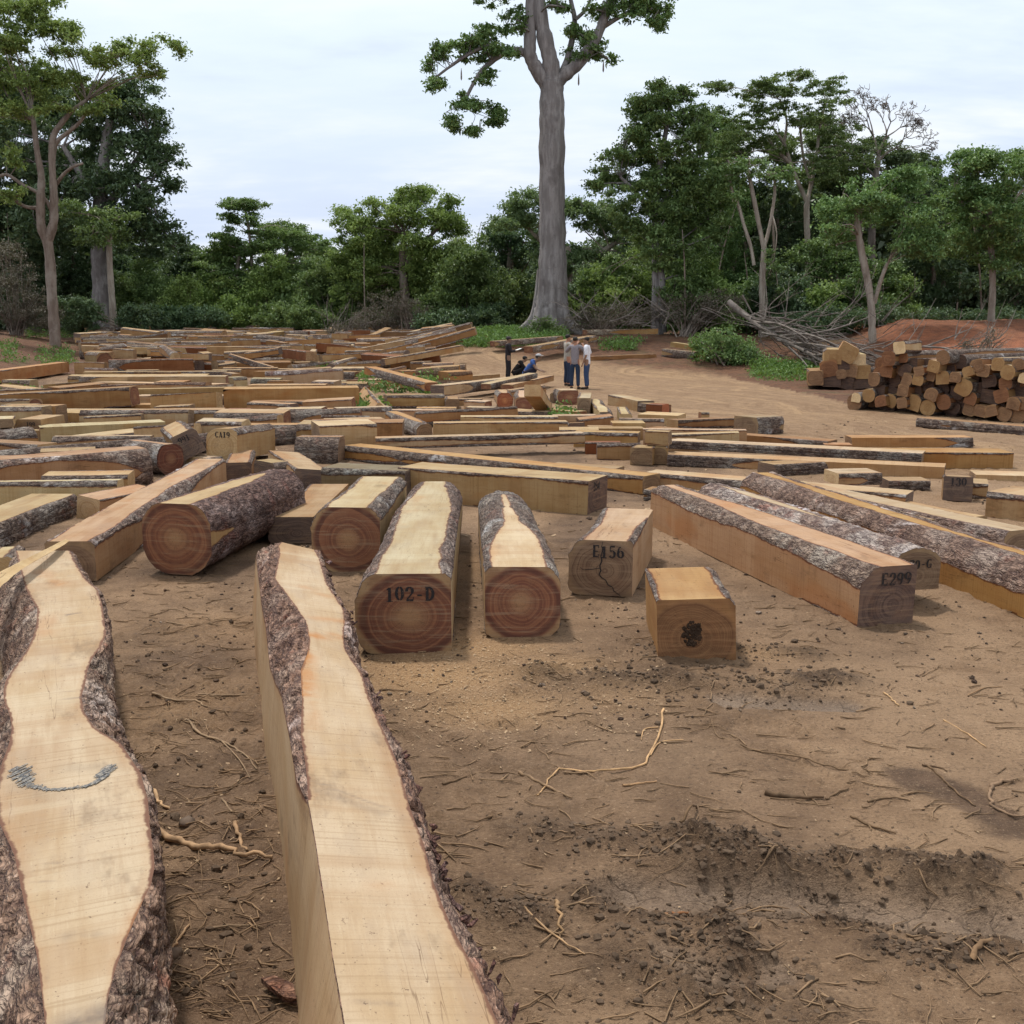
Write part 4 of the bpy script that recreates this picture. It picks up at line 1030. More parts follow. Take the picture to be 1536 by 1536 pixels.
def build_far_logs():
    """The far jumble: small single-mesh logs sown between the rows and the trees."""
    r_ = random.Random(12)
    mass = []
    i = 0; n = 0; placed = []; PA = np.zeros((0, 4)); n_pl = -1
    zones = [(lambda px: px < 300, 'below the dark trees'), (lambda px: px < 480, 'below the twin thin trunks'), (lambda px: True, 'below the dry grey brush')]
    tints = [('pale', 'pale'), ('tan', 'pale'), ('orange', 'orange'), ('brown', 'brown'), ('white', 'pale'), ('red', 'dark red'), ('dull', 'brown'), ('dull', 'brown'), ('tan', 'pale'), ('dark', 'brown')]
    while n < 470 and i < 14000:
        i += 1
        py = r_.triangular(506, 560, 518); lo = 126 + max(0, (py - 515)) * .2; hi = 600 + 70 * S((py - 506) / 12) if py < 535 else 650
        px = r_.uniform(lo, hi)
        p = at(px, py)
        if p.y > 92: continue
        L = r_.uniform(1.8, 4.6) if r_.random() < .7 else r_.uniform(.8, 1.8)
        ang = r_.gauss(0, .18) if r_.random() < .5 else r_.uniform(-1.5, 1.5)
        W = r_.uniform(.30, .55); H = W * r_.uniform(.8, 1.05)
        d = Vector((math.cos(ang), math.sin(ang), 0))
        layer = 0
        pts = [p + d * (L * (k / 6 - .5)) for k in range(7)]
        if px < 430 and (p - d * L / 2).x * F / p.y + 768 < 124: continue
        PA = np.array([(q.x, q.y, r2, z) for q, r2, z in placed]).reshape(-1, 4) if n % 5 == 0 and len(placed) != n_pl else PA
        n_pl = len(placed); ok_ = True
        for layer in (0, 1):
            if layer and r_.random() > .6: ok_ = False; break
            S0 = PA[PA[:, 3] == layer] if len(placed) else np.zeros((0, 4))
            ok_ = not len(S0) or (np.hypot(S0[None, :, 0] - np.array([a.x for a in pts])[:, None], S0[None, :, 1] - np.array([a.y for a in pts])[:, None]) - (W + S0[None, :, 2]) * .5).min() > 0
            if ok_: break
        if not ok_: continue
        zz = .48 * layer
        for a in pts: placed.append((a, W, layer))
        tn, word = r_.choice(tints)
        a, b = p - d * L / 2, p + d * L / 2
        ti = r_.gauss(0, .06) * min(L, 3) if r_.random() < .5 else 0
        a.z = gz(a.x, a.y) + zz + max(0, ti); b.z = gz(b.x, b.y) + zz + max(0, -ti)
        ln = 'short' if L < 2.1 else 'long'
        lab = ''
        make_log(a, b, W, H, lab, group=GL_FAR, wane=r_.choice([.05, .2, .35, .5, .8]), tint=tn, end=r_.choice(['fresh', 'brown', 'dark', 'pale']), single=mass, seed=900 + n, bump=.012, res=.25, roll=r_.gauss(0, .12))
        n += 1
    slots = ['pale', 'tan', 'orange', 'brown', 'white', 'red', 'dull', 'dark']; ends = ['fresh', 'brown', 'dark', 'pale']
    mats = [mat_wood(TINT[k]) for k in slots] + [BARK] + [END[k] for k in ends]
    V, F4, F3, I4, I3, rn, ed, b = [], [], [], [], [], [], [], 0
    for (v, f4, f3, idx, r0, e0, tn, en) in mass:
        mp = np.array([slots.index(tn), 8, 9 + ends.index(en)]); ix = mp[idx.astype(int)]
        V.append(v); F4.append(f4 + b); F3.append(f3 + b); I4.append(ix[:len(f4)]); I3.append(ix[len(f4):]); rn.append(r0); ed.append(e0); b += len(v)
    V = np.concatenate(V)
    o = mesh_np('far_log_jumble', V, [np.concatenate(F4), np.concatenate(F3)], None, mats=mats, midx=np.concatenate(I4 + I3), smooth=False, attrs={'edge': np.concatenate(ed), 'rn': np.concatenate(rn), 'ia': np.full(len(V), 1.0), 'ib': np.full(len(V), 1.0)})
    tag(o, 'far jumble of small sawn logs heaped in front of the wood edge', 'logs', kind='stuff')
    # three recognisable far pieces
    side((408, 517), (432, 513), 17, 'tall pale split slab leaning at the back of the far jumble', W=.8, wane=.5, crook=.3, tint='tan', zb=.3, seed=1101, group=GL_FAR)
    side((433, 514), (462, 514), 17, 'dark red upturned stump slab at the back of the far jumble', name='stump_slab', W=.9, wane=.55, crook=.3, tint='red', zb=.35, end='fresh', seed=1103, group=GL_FAR)
    side(A_(1310, 225), A_(1560, 300), 8, 'slanting beam with one bright edge crossing the far jumble', W=.4, zb=.7, zb2=.15, wane=.05, tint='tan', seed=1105, group=GL_FAR)
    side(A_(600, 195), A_(1140, 200), 10, 'long pale beam lying high over the dark gaps of the far jumble', W=.6, zb=.55, wane=.1, tint='pale', seed=1107, group=GL_FAR)
    side(A_(492, 300), A_(560, 305), 30, 'short upright-looking grey butt at the corner of the far jumble', W=.9, zb=.0, wane=.3, tint='grey', seed=1109, group=GL_FAR)


def build_pile():
    """The big stack: every log an end seen head on, laid on one front plane."""
    P0 = at(1262, 612); P1 = atd(1536, 628, 24.2); P1.z = gz(P1.x, P1.y)
    dr = (P1 - P0); dr.z = 0; dr.normalize(); nrm = Vector((-dr.y, dr.x, 0))
    if nrm.y < 0: nrm = -nrm

    def on_plane(px, py, back=0.0):
        d = ray(px, py); o = np.array([0, 0, EYE]); q = np.array(P0 + nrm * back)
        t = np.dot(q - o, np.array(nrm)) / np.dot(d, np.array(nrm)); return Vector(o + d * t)
    items = [(1070, 215, 58, 'r', 'brown', 'big round end with grey-tan face on the top of the big stack'), (1165, 240, 52, 'r', 'dark', 'dark round end on top, next to the big round end'), (1210, 297, 42, 's', 'pale', 'yellow squared end below the dark round end on top'),
             (1262, 262, 44, 's', 'brown', 'tan end between the yellow squared end and the pale splintered ones'), (1300, 292, 46, 's', 'brown', 'slanting squared end under the pale splinters'), (1385, 255, 46, 's', 'pale', 'pale splintered end high in the stack, near its middle hump'), (1440, 302, 54, 'r', 'pale', 'round pale end with ringed heart in the upper rows'),
             (1500, 255, 46, 's', 'brown', 'squared end at the upper outer corner of the stack'), (818, 160, 46, 's', 'white', 'bright white end on the top of the stack, by the silver branches'), (858, 140, 30, 'r', 'dark', 'small dark end behind the bright white end'), (755, 222, 58, 's', 'red', 'red squared end with a dark hole, below the bright white end'), (742, 293, 50, 's', 'red', 'second red squared end, below the first'),
             (838, 215, 42, 's', 'red', 'shaded red end beside the red squared end with a hole'), (890, 255, 44, 's', 'dark', 'shaded dark end right of the shaded red end'), (675, 345, 52, 'r', 'brown', 'round grey-tan end, outermost of the middle rows'), (792, 352, 46, 's', 'dark', 'dark diamond end beside the round grey-tan end'),
             (862, 345, 42, 's', 'brown', 'tan squared end right of the dark diamond end'), (925, 345, 44, 's', 'pale', 'yellow-tan squared end in the middle rows'), (930, 295, 40, 's', 'brown', 'squared end above the yellow-tan one'), (992, 318, 46, 's', 'brown', 'squared end with grey face above a shaded one'), (1066, 332, 52, 's', 'pale', 'wide tan squared end under the big round end'), (1140, 330, 44, 's', 'brown', 'brown end right of the wide tan squared end'),
             (1190, 390, 66, 'd', 'pale', 'large tilted squared end with a bright top, jutting from the middle'), (985, 378, 46, 's', 'dark', 'shaded end below the grey-faced squared end'), (1070, 395, 46, 'r', 'dark', 'dark round end deep in the middle rows'), (1000, 425, 46, 's', 'brown', 'shaded end in the fourth row above the lowest round one'), (838, 405, 46, 's', 'brown', 'shaded brown end in the row above the lowest'), (905, 405, 50, 's', 'dark', 'dark end above the lowest row, below the yellow-tan one'),
             (640, 437, 52, 'r', 'pale', 'tan round end with a bright cap, near the outer corner'), (708, 467, 44, 's', 'red', 'reddish squared end in the lowest row'), (770, 467, 46, 's', 'pale', 'pale squared end in the lowest row, next to the reddish one'), (832, 477, 42, 's', 'brown', 'small squared end in the lowest row beside a large one'), (897, 475, 56, 's', 'pale', 'large squared end with a small hole in the lowest row'),
             (980, 505, 56, 'r', 'pale', 'hanging round-cornered end with a hole, lowest of the stack'), (1070, 475, 56, 'r', 'red', 'reddish end with a pale upper edge, right of the hanging one'), (1140, 492, 60, 'r', 'dark', 'dark round end right of the reddish one'), (1228, 452, 48, 's', 'red', 'red end with grey top under the large tilted end'), (1222, 518, 52, 's', 'brown', 'squared end with a plain brown face near the ground'), (1286, 525, 46, 's', 'brown', 'second plain brown end near the ground'),
             (1345, 522, 46, 's', 'brown', 'third plain brown end near the ground'), (1405, 437, 52, 's', 'red', 'dark red squared end with one bright side'), (1388, 487, 46, 'r', 'dark', 'dark round end below the dark red squared one'), (1475, 480, 54, 's', 'brown', 'ringed squared end below the far upper rows'), (1420, 545, 52, 'r', 'brown', 'grey-brown round end near the ground'), (1500, 545, 60, 'r', 'brown', 'largest round end near the ground at the outer side'),
             (1500, 420, 50, 's', 'dark', 'dark squared end at the outer side of the middle rows'), (1335, 345, 50, 's', 'dark', 'dark slanting squared end beside the round pale one'), (1290, 395, 50, 's', 'dark', 'deeply shaded end right of the large tilted end'), (1430, 365, 50, 'r', 'red', 'shaded red round end below the round pale ringed one'), (1330, 440, 54, 's', 'dark', 'black-shaded end beside the dark red squared one'), (1150, 420, 46, 's', 'dark', 'black-shaded end left below the large tilted end'), (560, 492, 52, 'r', 'brown', 'brown round end at the lowest outer corner of the stack'),
             (570, 445, 40, 's', 'white', 'bright splintered end at the outer corner of the stack'), (700, 405, 44, 's', 'dark', 'black-shaded end above the reddish squared one'), (770, 412, 44, 's', 'dark', 'black-shaded end above the pale squared one'), (1535, 335, 40, 's', 'white', 'bright white end at the very edge of the stack'), (1535, 480, 50, 's', 'brown', 'brown end at the very edge of the stack'), (1480, 350, 44, 's', 'dark', 'shaded end beside the bright white edge one'),
             (1100, 275, 50, 's', 'dark', 'shaded end directly under the big round one'), (1015, 268, 44, 's', 'pale', 'yellow slanting end leaning against the big round one'), (850, 290, 46, 's', 'dark', 'black-shaded end under the shaded red one'), (1240, 345, 46, 's', 'dark', 'shaded end under the yellow squared one')]
    r_ = random.Random(8)
    tm = {'brown': ('brown', 'brown', (1.15, 1.0, .85)), 'dark': ('dark', 'dark', (.70, .62, .58)), 'pale': ('tan', 'pale', (.80, .70, .58)), 'white': ('white', 'pale', (1.5, 1.6, 1.7)), 'red': ('brown', 'brown', (1.0, .70, .54))}  # dark covers dark ends and the shade painted on set-back ones

    def put(px, py, s_, shp, kind, lab, back, L, group=GL_PILE):
        c = on_plane(px, py, back); D = dep(c); W = s_ * c_ * D / F * r_.uniform(1.45, 1.75)
        H = W * r_.uniform(.88, 1.0); roll = r_.uniform(-.35, .35)
        if shp == 'd': roll = .45
        yaw = r_.uniform(-.07, .07)
        ax = (Matrix.Rotation(yaw, 3, 'Z') @ nrm).normalized()
        base = c - Vector((0, 0, H / 2)); base.z = max(base.z, gz(c.x, c.y) - .02)
        tint, end, ec = tm[kind]
        make_log(base, base + ax * L, W, H, lab, name='round_log' if shp == 'r' else 'squared_log', group=group, wane=1.0 if shp == 'r' else r_.choice([.3, .5, .7]), tint=tint, end=end, endc=ec, roll=roll, seed=1200 + int(px) + int(py), res=.14, bump=.012)
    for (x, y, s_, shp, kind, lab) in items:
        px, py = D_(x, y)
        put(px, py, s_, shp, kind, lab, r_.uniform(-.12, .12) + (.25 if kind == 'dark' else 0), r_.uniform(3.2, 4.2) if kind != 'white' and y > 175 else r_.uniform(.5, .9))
    for k in range(64):                      # ends set deeper between the front ones, mostly tinted dark as shade
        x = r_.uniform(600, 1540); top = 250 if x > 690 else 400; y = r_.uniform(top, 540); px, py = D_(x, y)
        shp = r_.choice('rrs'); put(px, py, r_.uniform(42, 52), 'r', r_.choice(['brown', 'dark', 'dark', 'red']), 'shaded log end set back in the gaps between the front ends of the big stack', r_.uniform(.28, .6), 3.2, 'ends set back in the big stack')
    # hidden bearers keep the front row off the ground: three logs tinted dark for shade, lying along the front, set back
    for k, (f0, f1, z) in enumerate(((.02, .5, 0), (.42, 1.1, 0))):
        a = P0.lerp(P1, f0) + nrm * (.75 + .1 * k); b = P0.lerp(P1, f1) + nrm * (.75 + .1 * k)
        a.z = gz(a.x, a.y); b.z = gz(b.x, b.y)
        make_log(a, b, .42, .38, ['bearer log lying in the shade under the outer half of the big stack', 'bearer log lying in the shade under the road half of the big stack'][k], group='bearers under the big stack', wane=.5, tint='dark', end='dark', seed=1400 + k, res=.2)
    side((1372, 640), (1545, 656), 14, 'low brown log lying on the ground along the foot of the big stack', W=.4, wane=.5, tint='brown', end='dark', seed=1411)
    # the small stack behind it
    Q0 = at(1205, 583)
    sm = [(435, 212, 56, 's', 'pale', 'tan end on the shoulder of the small stack'), (520, 190, 62, 'd', 'pale', 'topmost log of the small stack, tilted on its edge'), (412, 280, 56, 's', 'red', 'reddish end in the middle of the small stack'), (485, 312, 34, 'r', 'brown', 'little round end in the middle of the small stack'), (570, 245, 60, 's', 'white', 'splintered bright end at the shoulder of the small stack'), (335, 335, 50, 's', 'brown', 'pale block at the foot of the small stack'),
          (430, 340, 56, 's', 'dark', 'shaded dark end at the foot of the small stack'), (535, 290, 46, 's', 'brown', 'brown end beside the little round one'), (505, 355, 52, 's', 'dark', 'shaded end at the foot, next to the dark one'), (590, 350, 56, 's', 'dark', 'shaded end at the foot nearest the big stack'), (610, 300, 46, 's', 'pale', 'thin splintered end leaning towards the big stack'), (490, 255, 44, 's', 'dark', 'shaded end between the shoulders of the small stack')]
    for (x, y, s_, shp, kind, lab) in sm:
        px, py = D_(x, y); d = ray(px, py); t = (Q0.y + .0 + r_.uniform(-.1, .1)) / d[1]; c = Vector(np.array([0, 0, EYE]) + d * t)
        D = dep(c); W = s_ * c_ * D / F * 1.75; H = W * r_.uniform(.85, 1)
        base = c - Vector((0, 0, H / 2)); base.z = max(base.z, gz(c.x, c.y) - .02)
        tint, end, ec = tm[kind]
        ax = Vector((.28 + r_.uniform(-.06, .06), 1, 0)).normalized()
        make_log(base, base + ax * r_.uniform(2.6, 3.4), W, H, lab, name='round_log' if shp == 'r' else 'squared_log', group='log ends in the small stack', wane=.9 if shp == 'r' else .25, tint=tint, end=end, endc=ec, roll=.5 if shp == 'd' else r_.uniform(-.2, .2), seed=1500 + int(x), res=.2, bump=.012)


def build_fillers():
    """Cants packed into the gaps of the rows, clear of everything already lying there."""
    r_ = random.Random(44)
    S_ = []
    for (a, b, W, H) in LOGS:
        n = max(2, int((b - a).length / .35)); S_ += [((a.lerp(b, k / n)), W) for k in range(n + 1)]
    px_ = np.array([(p.x, p.y) for p, w in S_]); pw = np.array([w for p, w in S_])
    zones = [(0, 560, 592, 700, 52, 'packed in the gaps between the long rows', GL_ROWS), (540, 850, 575, 655, 20, 'lying loose between the weeds and the propped beam', GL_HEAP), (130, 700, 556, 592, 34, 'squeezed between the hindmost long rows and the jumble', GL_ROWS), (860, 1060, 625, 700, 9, 'scattered around the bundle of parallel logs', GL_NEAR), (0, 240, 700, 800, 5, 'lying beside the big grey barked log', GL_NEAR)]
    seed = 2000
    for x0, x1, y0, y1, want, where, grp in zones:
        n = 0; small = 'weeds' in where or 'bundle' in where
        for it in range(2600):
            if n >= want: break
            p = at(r_.uniform(x0, x1), r_.uniform(y0, y1)); L = r_.choice([r_.uniform(2.5, 6) if not small else r_.uniform(1.5, 3.2), r_.uniform(1.2, 2.5), r_.uniform(.7, 1.3)]); ang = r_.gauss(0, .12) if r_.random() < .7 else r_.uniform(-1.4, 1.4)
            d = Vector((math.cos(ang), math.sin(ang), 0)); W = r_.uniform(.34, .6) if not small else r_.uniform(.26, .38); H = W * r_.uniform(.75, 1.0)
            q = np.array([(p.x + d.x * L * (k / 12 - .5), p.y + d.y * L * (k / 12 - .5)) for k in range(13)])
            dd = np.hypot(q[:, None, 0] - px_[None, :, 0], q[:, None, 1] - px_[None, :, 1]) - (W + pw[None, :]) * .5
            if dd.min() < -.02: continue
            if q[:, 0].max() * F / p.y + 768 > 835 and p.y > 31: continue
            a, b = p - d * L / 2, p + d * L / 2; a.z = gz(a.x, a.y) - .02; b.z = gz(b.x, b.y) - .02 + (r_.uniform(0, .12) if r_.random() < .3 else 0)
            tn, wd = r_.choice([('pale', 'pale'), ('tan', 'tan'), ('orange', 'orange'), ('brown', 'brown'), ('dull', 'greyish'), ('white', 'pale'), ('tan', 'tan'), ('dull', 'greyish')])
            ln = 'long' if L > 2.5 else 'short'; single = p.y > 30
            make_log(a, b, W, H, f'{ln} {wd} cant {where}', group='cants ' + where, wane=r_.choice([.1, .25, .4, .6]), tint=tn, end=r_.choice(['fresh', 'brown', 'dark', 'pale', 'brown']), seed=seed, roll=r_.gauss(0, .08), single=single, res=.16 if single else .09)
            seed += 7; n += 1
            px_ = np.concatenate([px_, q]); pw = np.concatenate([pw, np.full(13, W)])
# ------------------------------------------------------------------ trees and plants
def tube(pts, rad, ns=7, closed_tip=True):
    pts = [Vector(p) for p in pts]; V, Fq = [], []
    n = len(pts); up0 = None
    for i in range(n):
        t = (pts[min(i + 1, n - 1)] - pts[max(i - 1, 0)]).normalized()
        if up0 is None: up0 = t.orthogonal().normalized()
        s_ = (up0 - t * up0.dot(t)).normalized(); b = t.cross(s_); up0 = s_
        for k in range(ns):
            a = 2 * PI * k / ns; V.append(pts[i] + (s_ * math.cos(a) + b * math.sin(a)) * rad[i])
    for i in range(n - 1):
        for k in range(ns): Fq.append((i * ns + k, i * ns + (k + 1) % ns, (i + 1) * ns + (k + 1) % ns, (i + 1) * ns + k))
    return np.array([tuple(v) for v in V]), np.array(Fq)


class TB:
    """Collects tubes into one mesh."""
    def __init__(s): s.V, s.F, s.n = [], [], 0

    def add(s, pts, rad, ns=7):
        v, f = tube(pts, rad, ns); s.V.append(v); s.F.append(f + s.n); s.n += len(v)

    def build(s, name, mat, parent=None, off=Vector((0, 0, 0))):
        V = np.concatenate(s.V) - np.array(off)
        return mesh_np(name, V, np.concatenate(s.F), mat, parent)


def smooth_path(pts, n=5):
    """Catmull-Rom through points."""
    P = [Vector(p) for p in pts]; out = []
    if len(P) < 3: return [P[0].lerp(P[-1], i / 4) for i in range(5)]
    for i in range(len(P) - 1):
        a, b, c, d = P[max(0, i - 1)], P[i], P[i + 1], P[min(len(P) - 1, i + 2)]
        for k in range(n):
            t = k / n
            out.append(.5 * ((2 * b) + (c - a) * t + (2 * a - 5 * b + 4 * c - d) * t * t + (3 * b - a - 3 * c + d) * t ** 3))
    out.append(P[-1]); return out


def leaf_quads(C, size, rnd, flat=.6, aspect=.55):
    """Leaf shaped quads at points C."""
    n = len(C)
    nrm = rnd.normal(size=(n, 3)); nrm[:, 2] = np.abs(nrm[:, 2]) * (1 + flat) + flat * .5; nrm /= np.linalg.norm(nrm, axis=1)[:, None]
    a = rnd.normal(size=(n, 3)); a -= nrm * (a * nrm).sum(1)[:, None]; a /= np.linalg.norm(a, axis=1)[:, None]
    b = np.cross(nrm, a); s_ = (size * rnd.uniform(.6, 1.4, n))[:, None]
    droop = np.array([0, 0, -.25]) * s_
    V = np.stack([C - a * s_ * .5, C + b * s_ * aspect * .5 - droop * .3, C + a * s_ * .5 + droop, C - b * s_ * aspect * .5 - droop * .3], 1)
    return V.reshape(-1, 3), np.arange(n * 4).reshape(n, 4)


def crown_points(blobs, rnd, dens=1.0, leaf=.28, clr=1.0, flat=.55, per=70):
    """blobs: (centre, (rx,ry,rz)). Returns leaf points, tint per leaf, cluster centres."""
    P, T, CC = [], [], []
    for (c, r) in blobs:
        c = np.array(c); r = np.array(r)
        area = (r[0] * r[1] + r[0] * r[2] + r[1] * r[2]) / 3
        n = max(3, int(dens * 10 * area / (clr * clr)))
        d = rnd.normal(size=(n, 3)); d /= np.linalg.norm(d, axis=1)[:, None]
        rad = rnd.uniform(.25, 1.05, n) ** .55
        k = c + d * r * rad[:, None]
        bt = rnd.uniform(-.12, .12)
        for q in k:
            cr = clr * rnd.uniform(.55, 1.25); m = int(2.9 * per * rnd.uniform(.6, 1.3) * (cr / clr) ** 1.5)
            dd = rnd.normal(size=(m, 3)); dd /= np.linalg.norm(dd, axis=1)[:, None]
            rr = np.minimum(np.abs(rnd.normal(0, .55, m)), rnd.uniform(.8, 1.1, m))
            pts = q + dd * rr[:, None] * np.array([cr, cr, cr * flat])
            P.append(pts); T.append(np.clip(rnd.normal(.5 + bt, .16, m) + rnd.normal(0, .14), 0, 1)); CC.append(q)
    return np.concatenate(P), np.concatenate(T), np.array(CC)


LEAF = {
    'mid': mat_leaf('leaves_mid_green', (.048, .082, .028), (.098, .158, .050), (.19, .26, .09)),
    'dark': mat_leaf('leaves_dark_green', (.030, .054, .027), (.060, .098, .046), (.115, .165, .075), .22),
    'bright': mat_leaf('leaves_yellow_green', (.075, .125, .034), (.155, .235, .062), (.27, .36, .11), .32),
    'pale': mat_leaf('leaves_pale_green', (.060, .095, .040), (.105, .155, .065), (.180, .240, .105), .3),
    'dry': mat_leaf('leaves_dry_brown', (.055, .045, .034), (.095, .078, .058), (.15, .125, .095), .1),
    'weed': mat_leaf('weeds_green', (.035, .075, .015), (.075, .150, .030), (.155, .265, .065), .3),
}
TR_GREY = mat_trunk('trunk_grey', (.185, .165, .158), (.29, .265, .255), (.12, .10, .095))
TR_BROWN = mat_trunk('trunk_brown', (.16, .12, .095), (.24, .19, .155), (.30, .26, .22))
TR_PALE = mat_trunk('trunk_pale', (.26, .21, .17), (.38, .33, .275), (.17, .13, .10))
TR_DEAD = mat_trunk('dead_branch', (.165, .135, .115), (.25, .215, .19), (.09, .07, .058))


def px_blob(D, cx, cy, rx, ry, dj=0.0, ratio=.9):
    p = atd(cx, cy, D + dj); t = D / ray(cx, cy)[1]
    return ((p.x, p.y, p.z), (rx * t / F, rx * t / F * ratio, ry * t / F))


def tree(label, D, trunks, blobs, leafmat, barkmat, seed, name='tree', leaf=.26, clr=.9, dens=1.0, per=70, group=None, twigs=5, flat=.55, dj=1.6, foot=None, category='tree', airy=0):
    """trunks: list of ([(px,py,half width px)...]); first point of the first trunk is the foot. blobs: (cx,cy,rx,ry) in frame pixels at distance D."""
    rnd = np.random.default_rng(seed)
    f = trunks[0][0]; foot = atd(f[0], f[1], D); foot.z = gz(foot.x, foot.y)
    t = empty(name, label, category, group, Matrix.Translation(foot))
    tb = TB(); tips = []
    sc = D / F
    for k, tr in enumerate(trunks):
        pts = []; rad = []
        yo = 0 if k == 0 else rnd.uniform(-1, 1) * .8
        for i, (px, py, w) in enumerate(tr):
            p = atd(px, py, D + yo * min(1, i / 2)); pts.append(p); rad.append(w * sc)
        if k == 0:
            pts[0] = foot - Vector((0, 0, .3))
        sp_ = smooth_path(pts, 5); rr = np.interp(np.linspace(0, len(rad) - 1, len(sp_)), range(len(rad)), rad)
        rr = rr * (1 + .05 * rnd.normal(size=len(rr)))
        tb.add(sp_, rr, 10 if max(rad) > .2 else 6); tips.append((sp_, rr))
    if airy:                                # break every mass into small separate sprays
        nb_ = []
        for (cx, cy, rx, ry) in blobs:
            for k in range(airy):
                a_, q_ = rnd.uniform(0, 2 * PI), rnd.uniform(.2, 1) ** .5; s_ = rnd.uniform(.42, .72)
                nb_.append((cx + rx * .85 * q_ * math.cos(a_), cy + ry * .85 * q_ * math.sin(a_), max(4, rx * s_), max(3.5, ry * s_ * 1.15)))
        blobs = nb_
    bl = [px_blob(D, *b, dj=rnd.uniform(-dj, dj)) for b in blobs]
    P, T, CC = crown_points(bl, rnd, dens, leaf, clr, flat, per)
    nodes = [(q, r) for sp_, rr in (tips[1:] if len(tips) > 2 else tips) for q, r in list(zip(sp_, rr))[len(sp_) // 2:]]
    for (c, r) in bl:                       # a limb to every part of the crown, twigs to its outer clumps
        c = Vector(c); q, r0 = min(nodes, key=lambda n_: (n_[0] - c).length + max(0, n_[0].z - c.z) * 1.5)
        mid = q.lerp(c, .5) + Vector((rnd.normal() * .3, rnd.normal() * .3, abs(rnd.normal()) * .3))
        r1 = max(.03, min(r0 * .55, .12)) * (.55 if airy else 1)
        if airy and rnd.random() < .45: continue
        path = smooth_path([q, mid, c], 4)
        tb.add(path, np.linspace(r1, r1 * .45, len(path)), 5)
        near = [Vector(x) for x in CC if abs(x[0] - c.x) < r[0] * 1.3 and abs(x[2] - c.z) < r[2] * 1.4]
        rnd.shuffle(near)
        for e in near[:twigs]:
            m2 = c.lerp(e, .5) + Vector((rnd.normal() * .2, rnd.normal() * .2, rnd.normal() * .15))
            path = smooth_path([path[rnd.integers(4, len(path))] if False else c, m2, e], 3); tb.add(path, np.linspace(r1 * .45, .012, len(path)), 4)
    tb.build('trunk', barkmat, t, foot)
    V, Fq = leaf_quads(P, leaf * .68, rnd)
    o = mesh_np('crown', V - np.array(foot), Fq, leafmat, t, smooth=False, attrs={'tint': np.repeat(T, 4)})
    return t


def bush(label, D, blobs, leafmat, seed, name='bush', leaf=.22, clr=.6, dens=1.1, per=70, group=None, stems=8, stemmat=None, flat=.7):
    rnd = np.random.default_rng(seed)
    bl = [px_blob(D, *b, dj=rnd.uniform(-.6, .6)) for b in blobs]
    c0 = Vector(bl[0][0]); foot = Vector((c0.x, c0.y, gz(c0.x, c0.y)))
    t = empty(name, label, 'bush', group, Matrix.Translation(foot))
    P, T, CC = crown_points(bl, rnd, dens, leaf, clr, flat, per)
    P[:, 2] = np.maximum(P[:, 2], ground(P[:, 0], P[:, 1]) + .03)
    tb = TB()
    for e in CC[rnd.permutation(len(CC))[:stems]]:
        e = Vector(e); b = foot + Vector((rnd.normal() * .3, rnd.normal() * .3, -.1)); m = b.lerp(e, .5) + Vector((0, 0, .3))
        tb.add(smooth_path([b, m, e], 4), np.linspace(.05, .01, 9), 4)
    tb.build('stem', stemmat or TR_BROWN, t, foot)
    V, Fq = leaf_quads(P, leaf * .68, rnd)
    mesh_np('foliage', V - np.array(foot), Fq, leafmat, t, smooth=False, attrs={'tint': np.repeat(T, 4)})
    return t


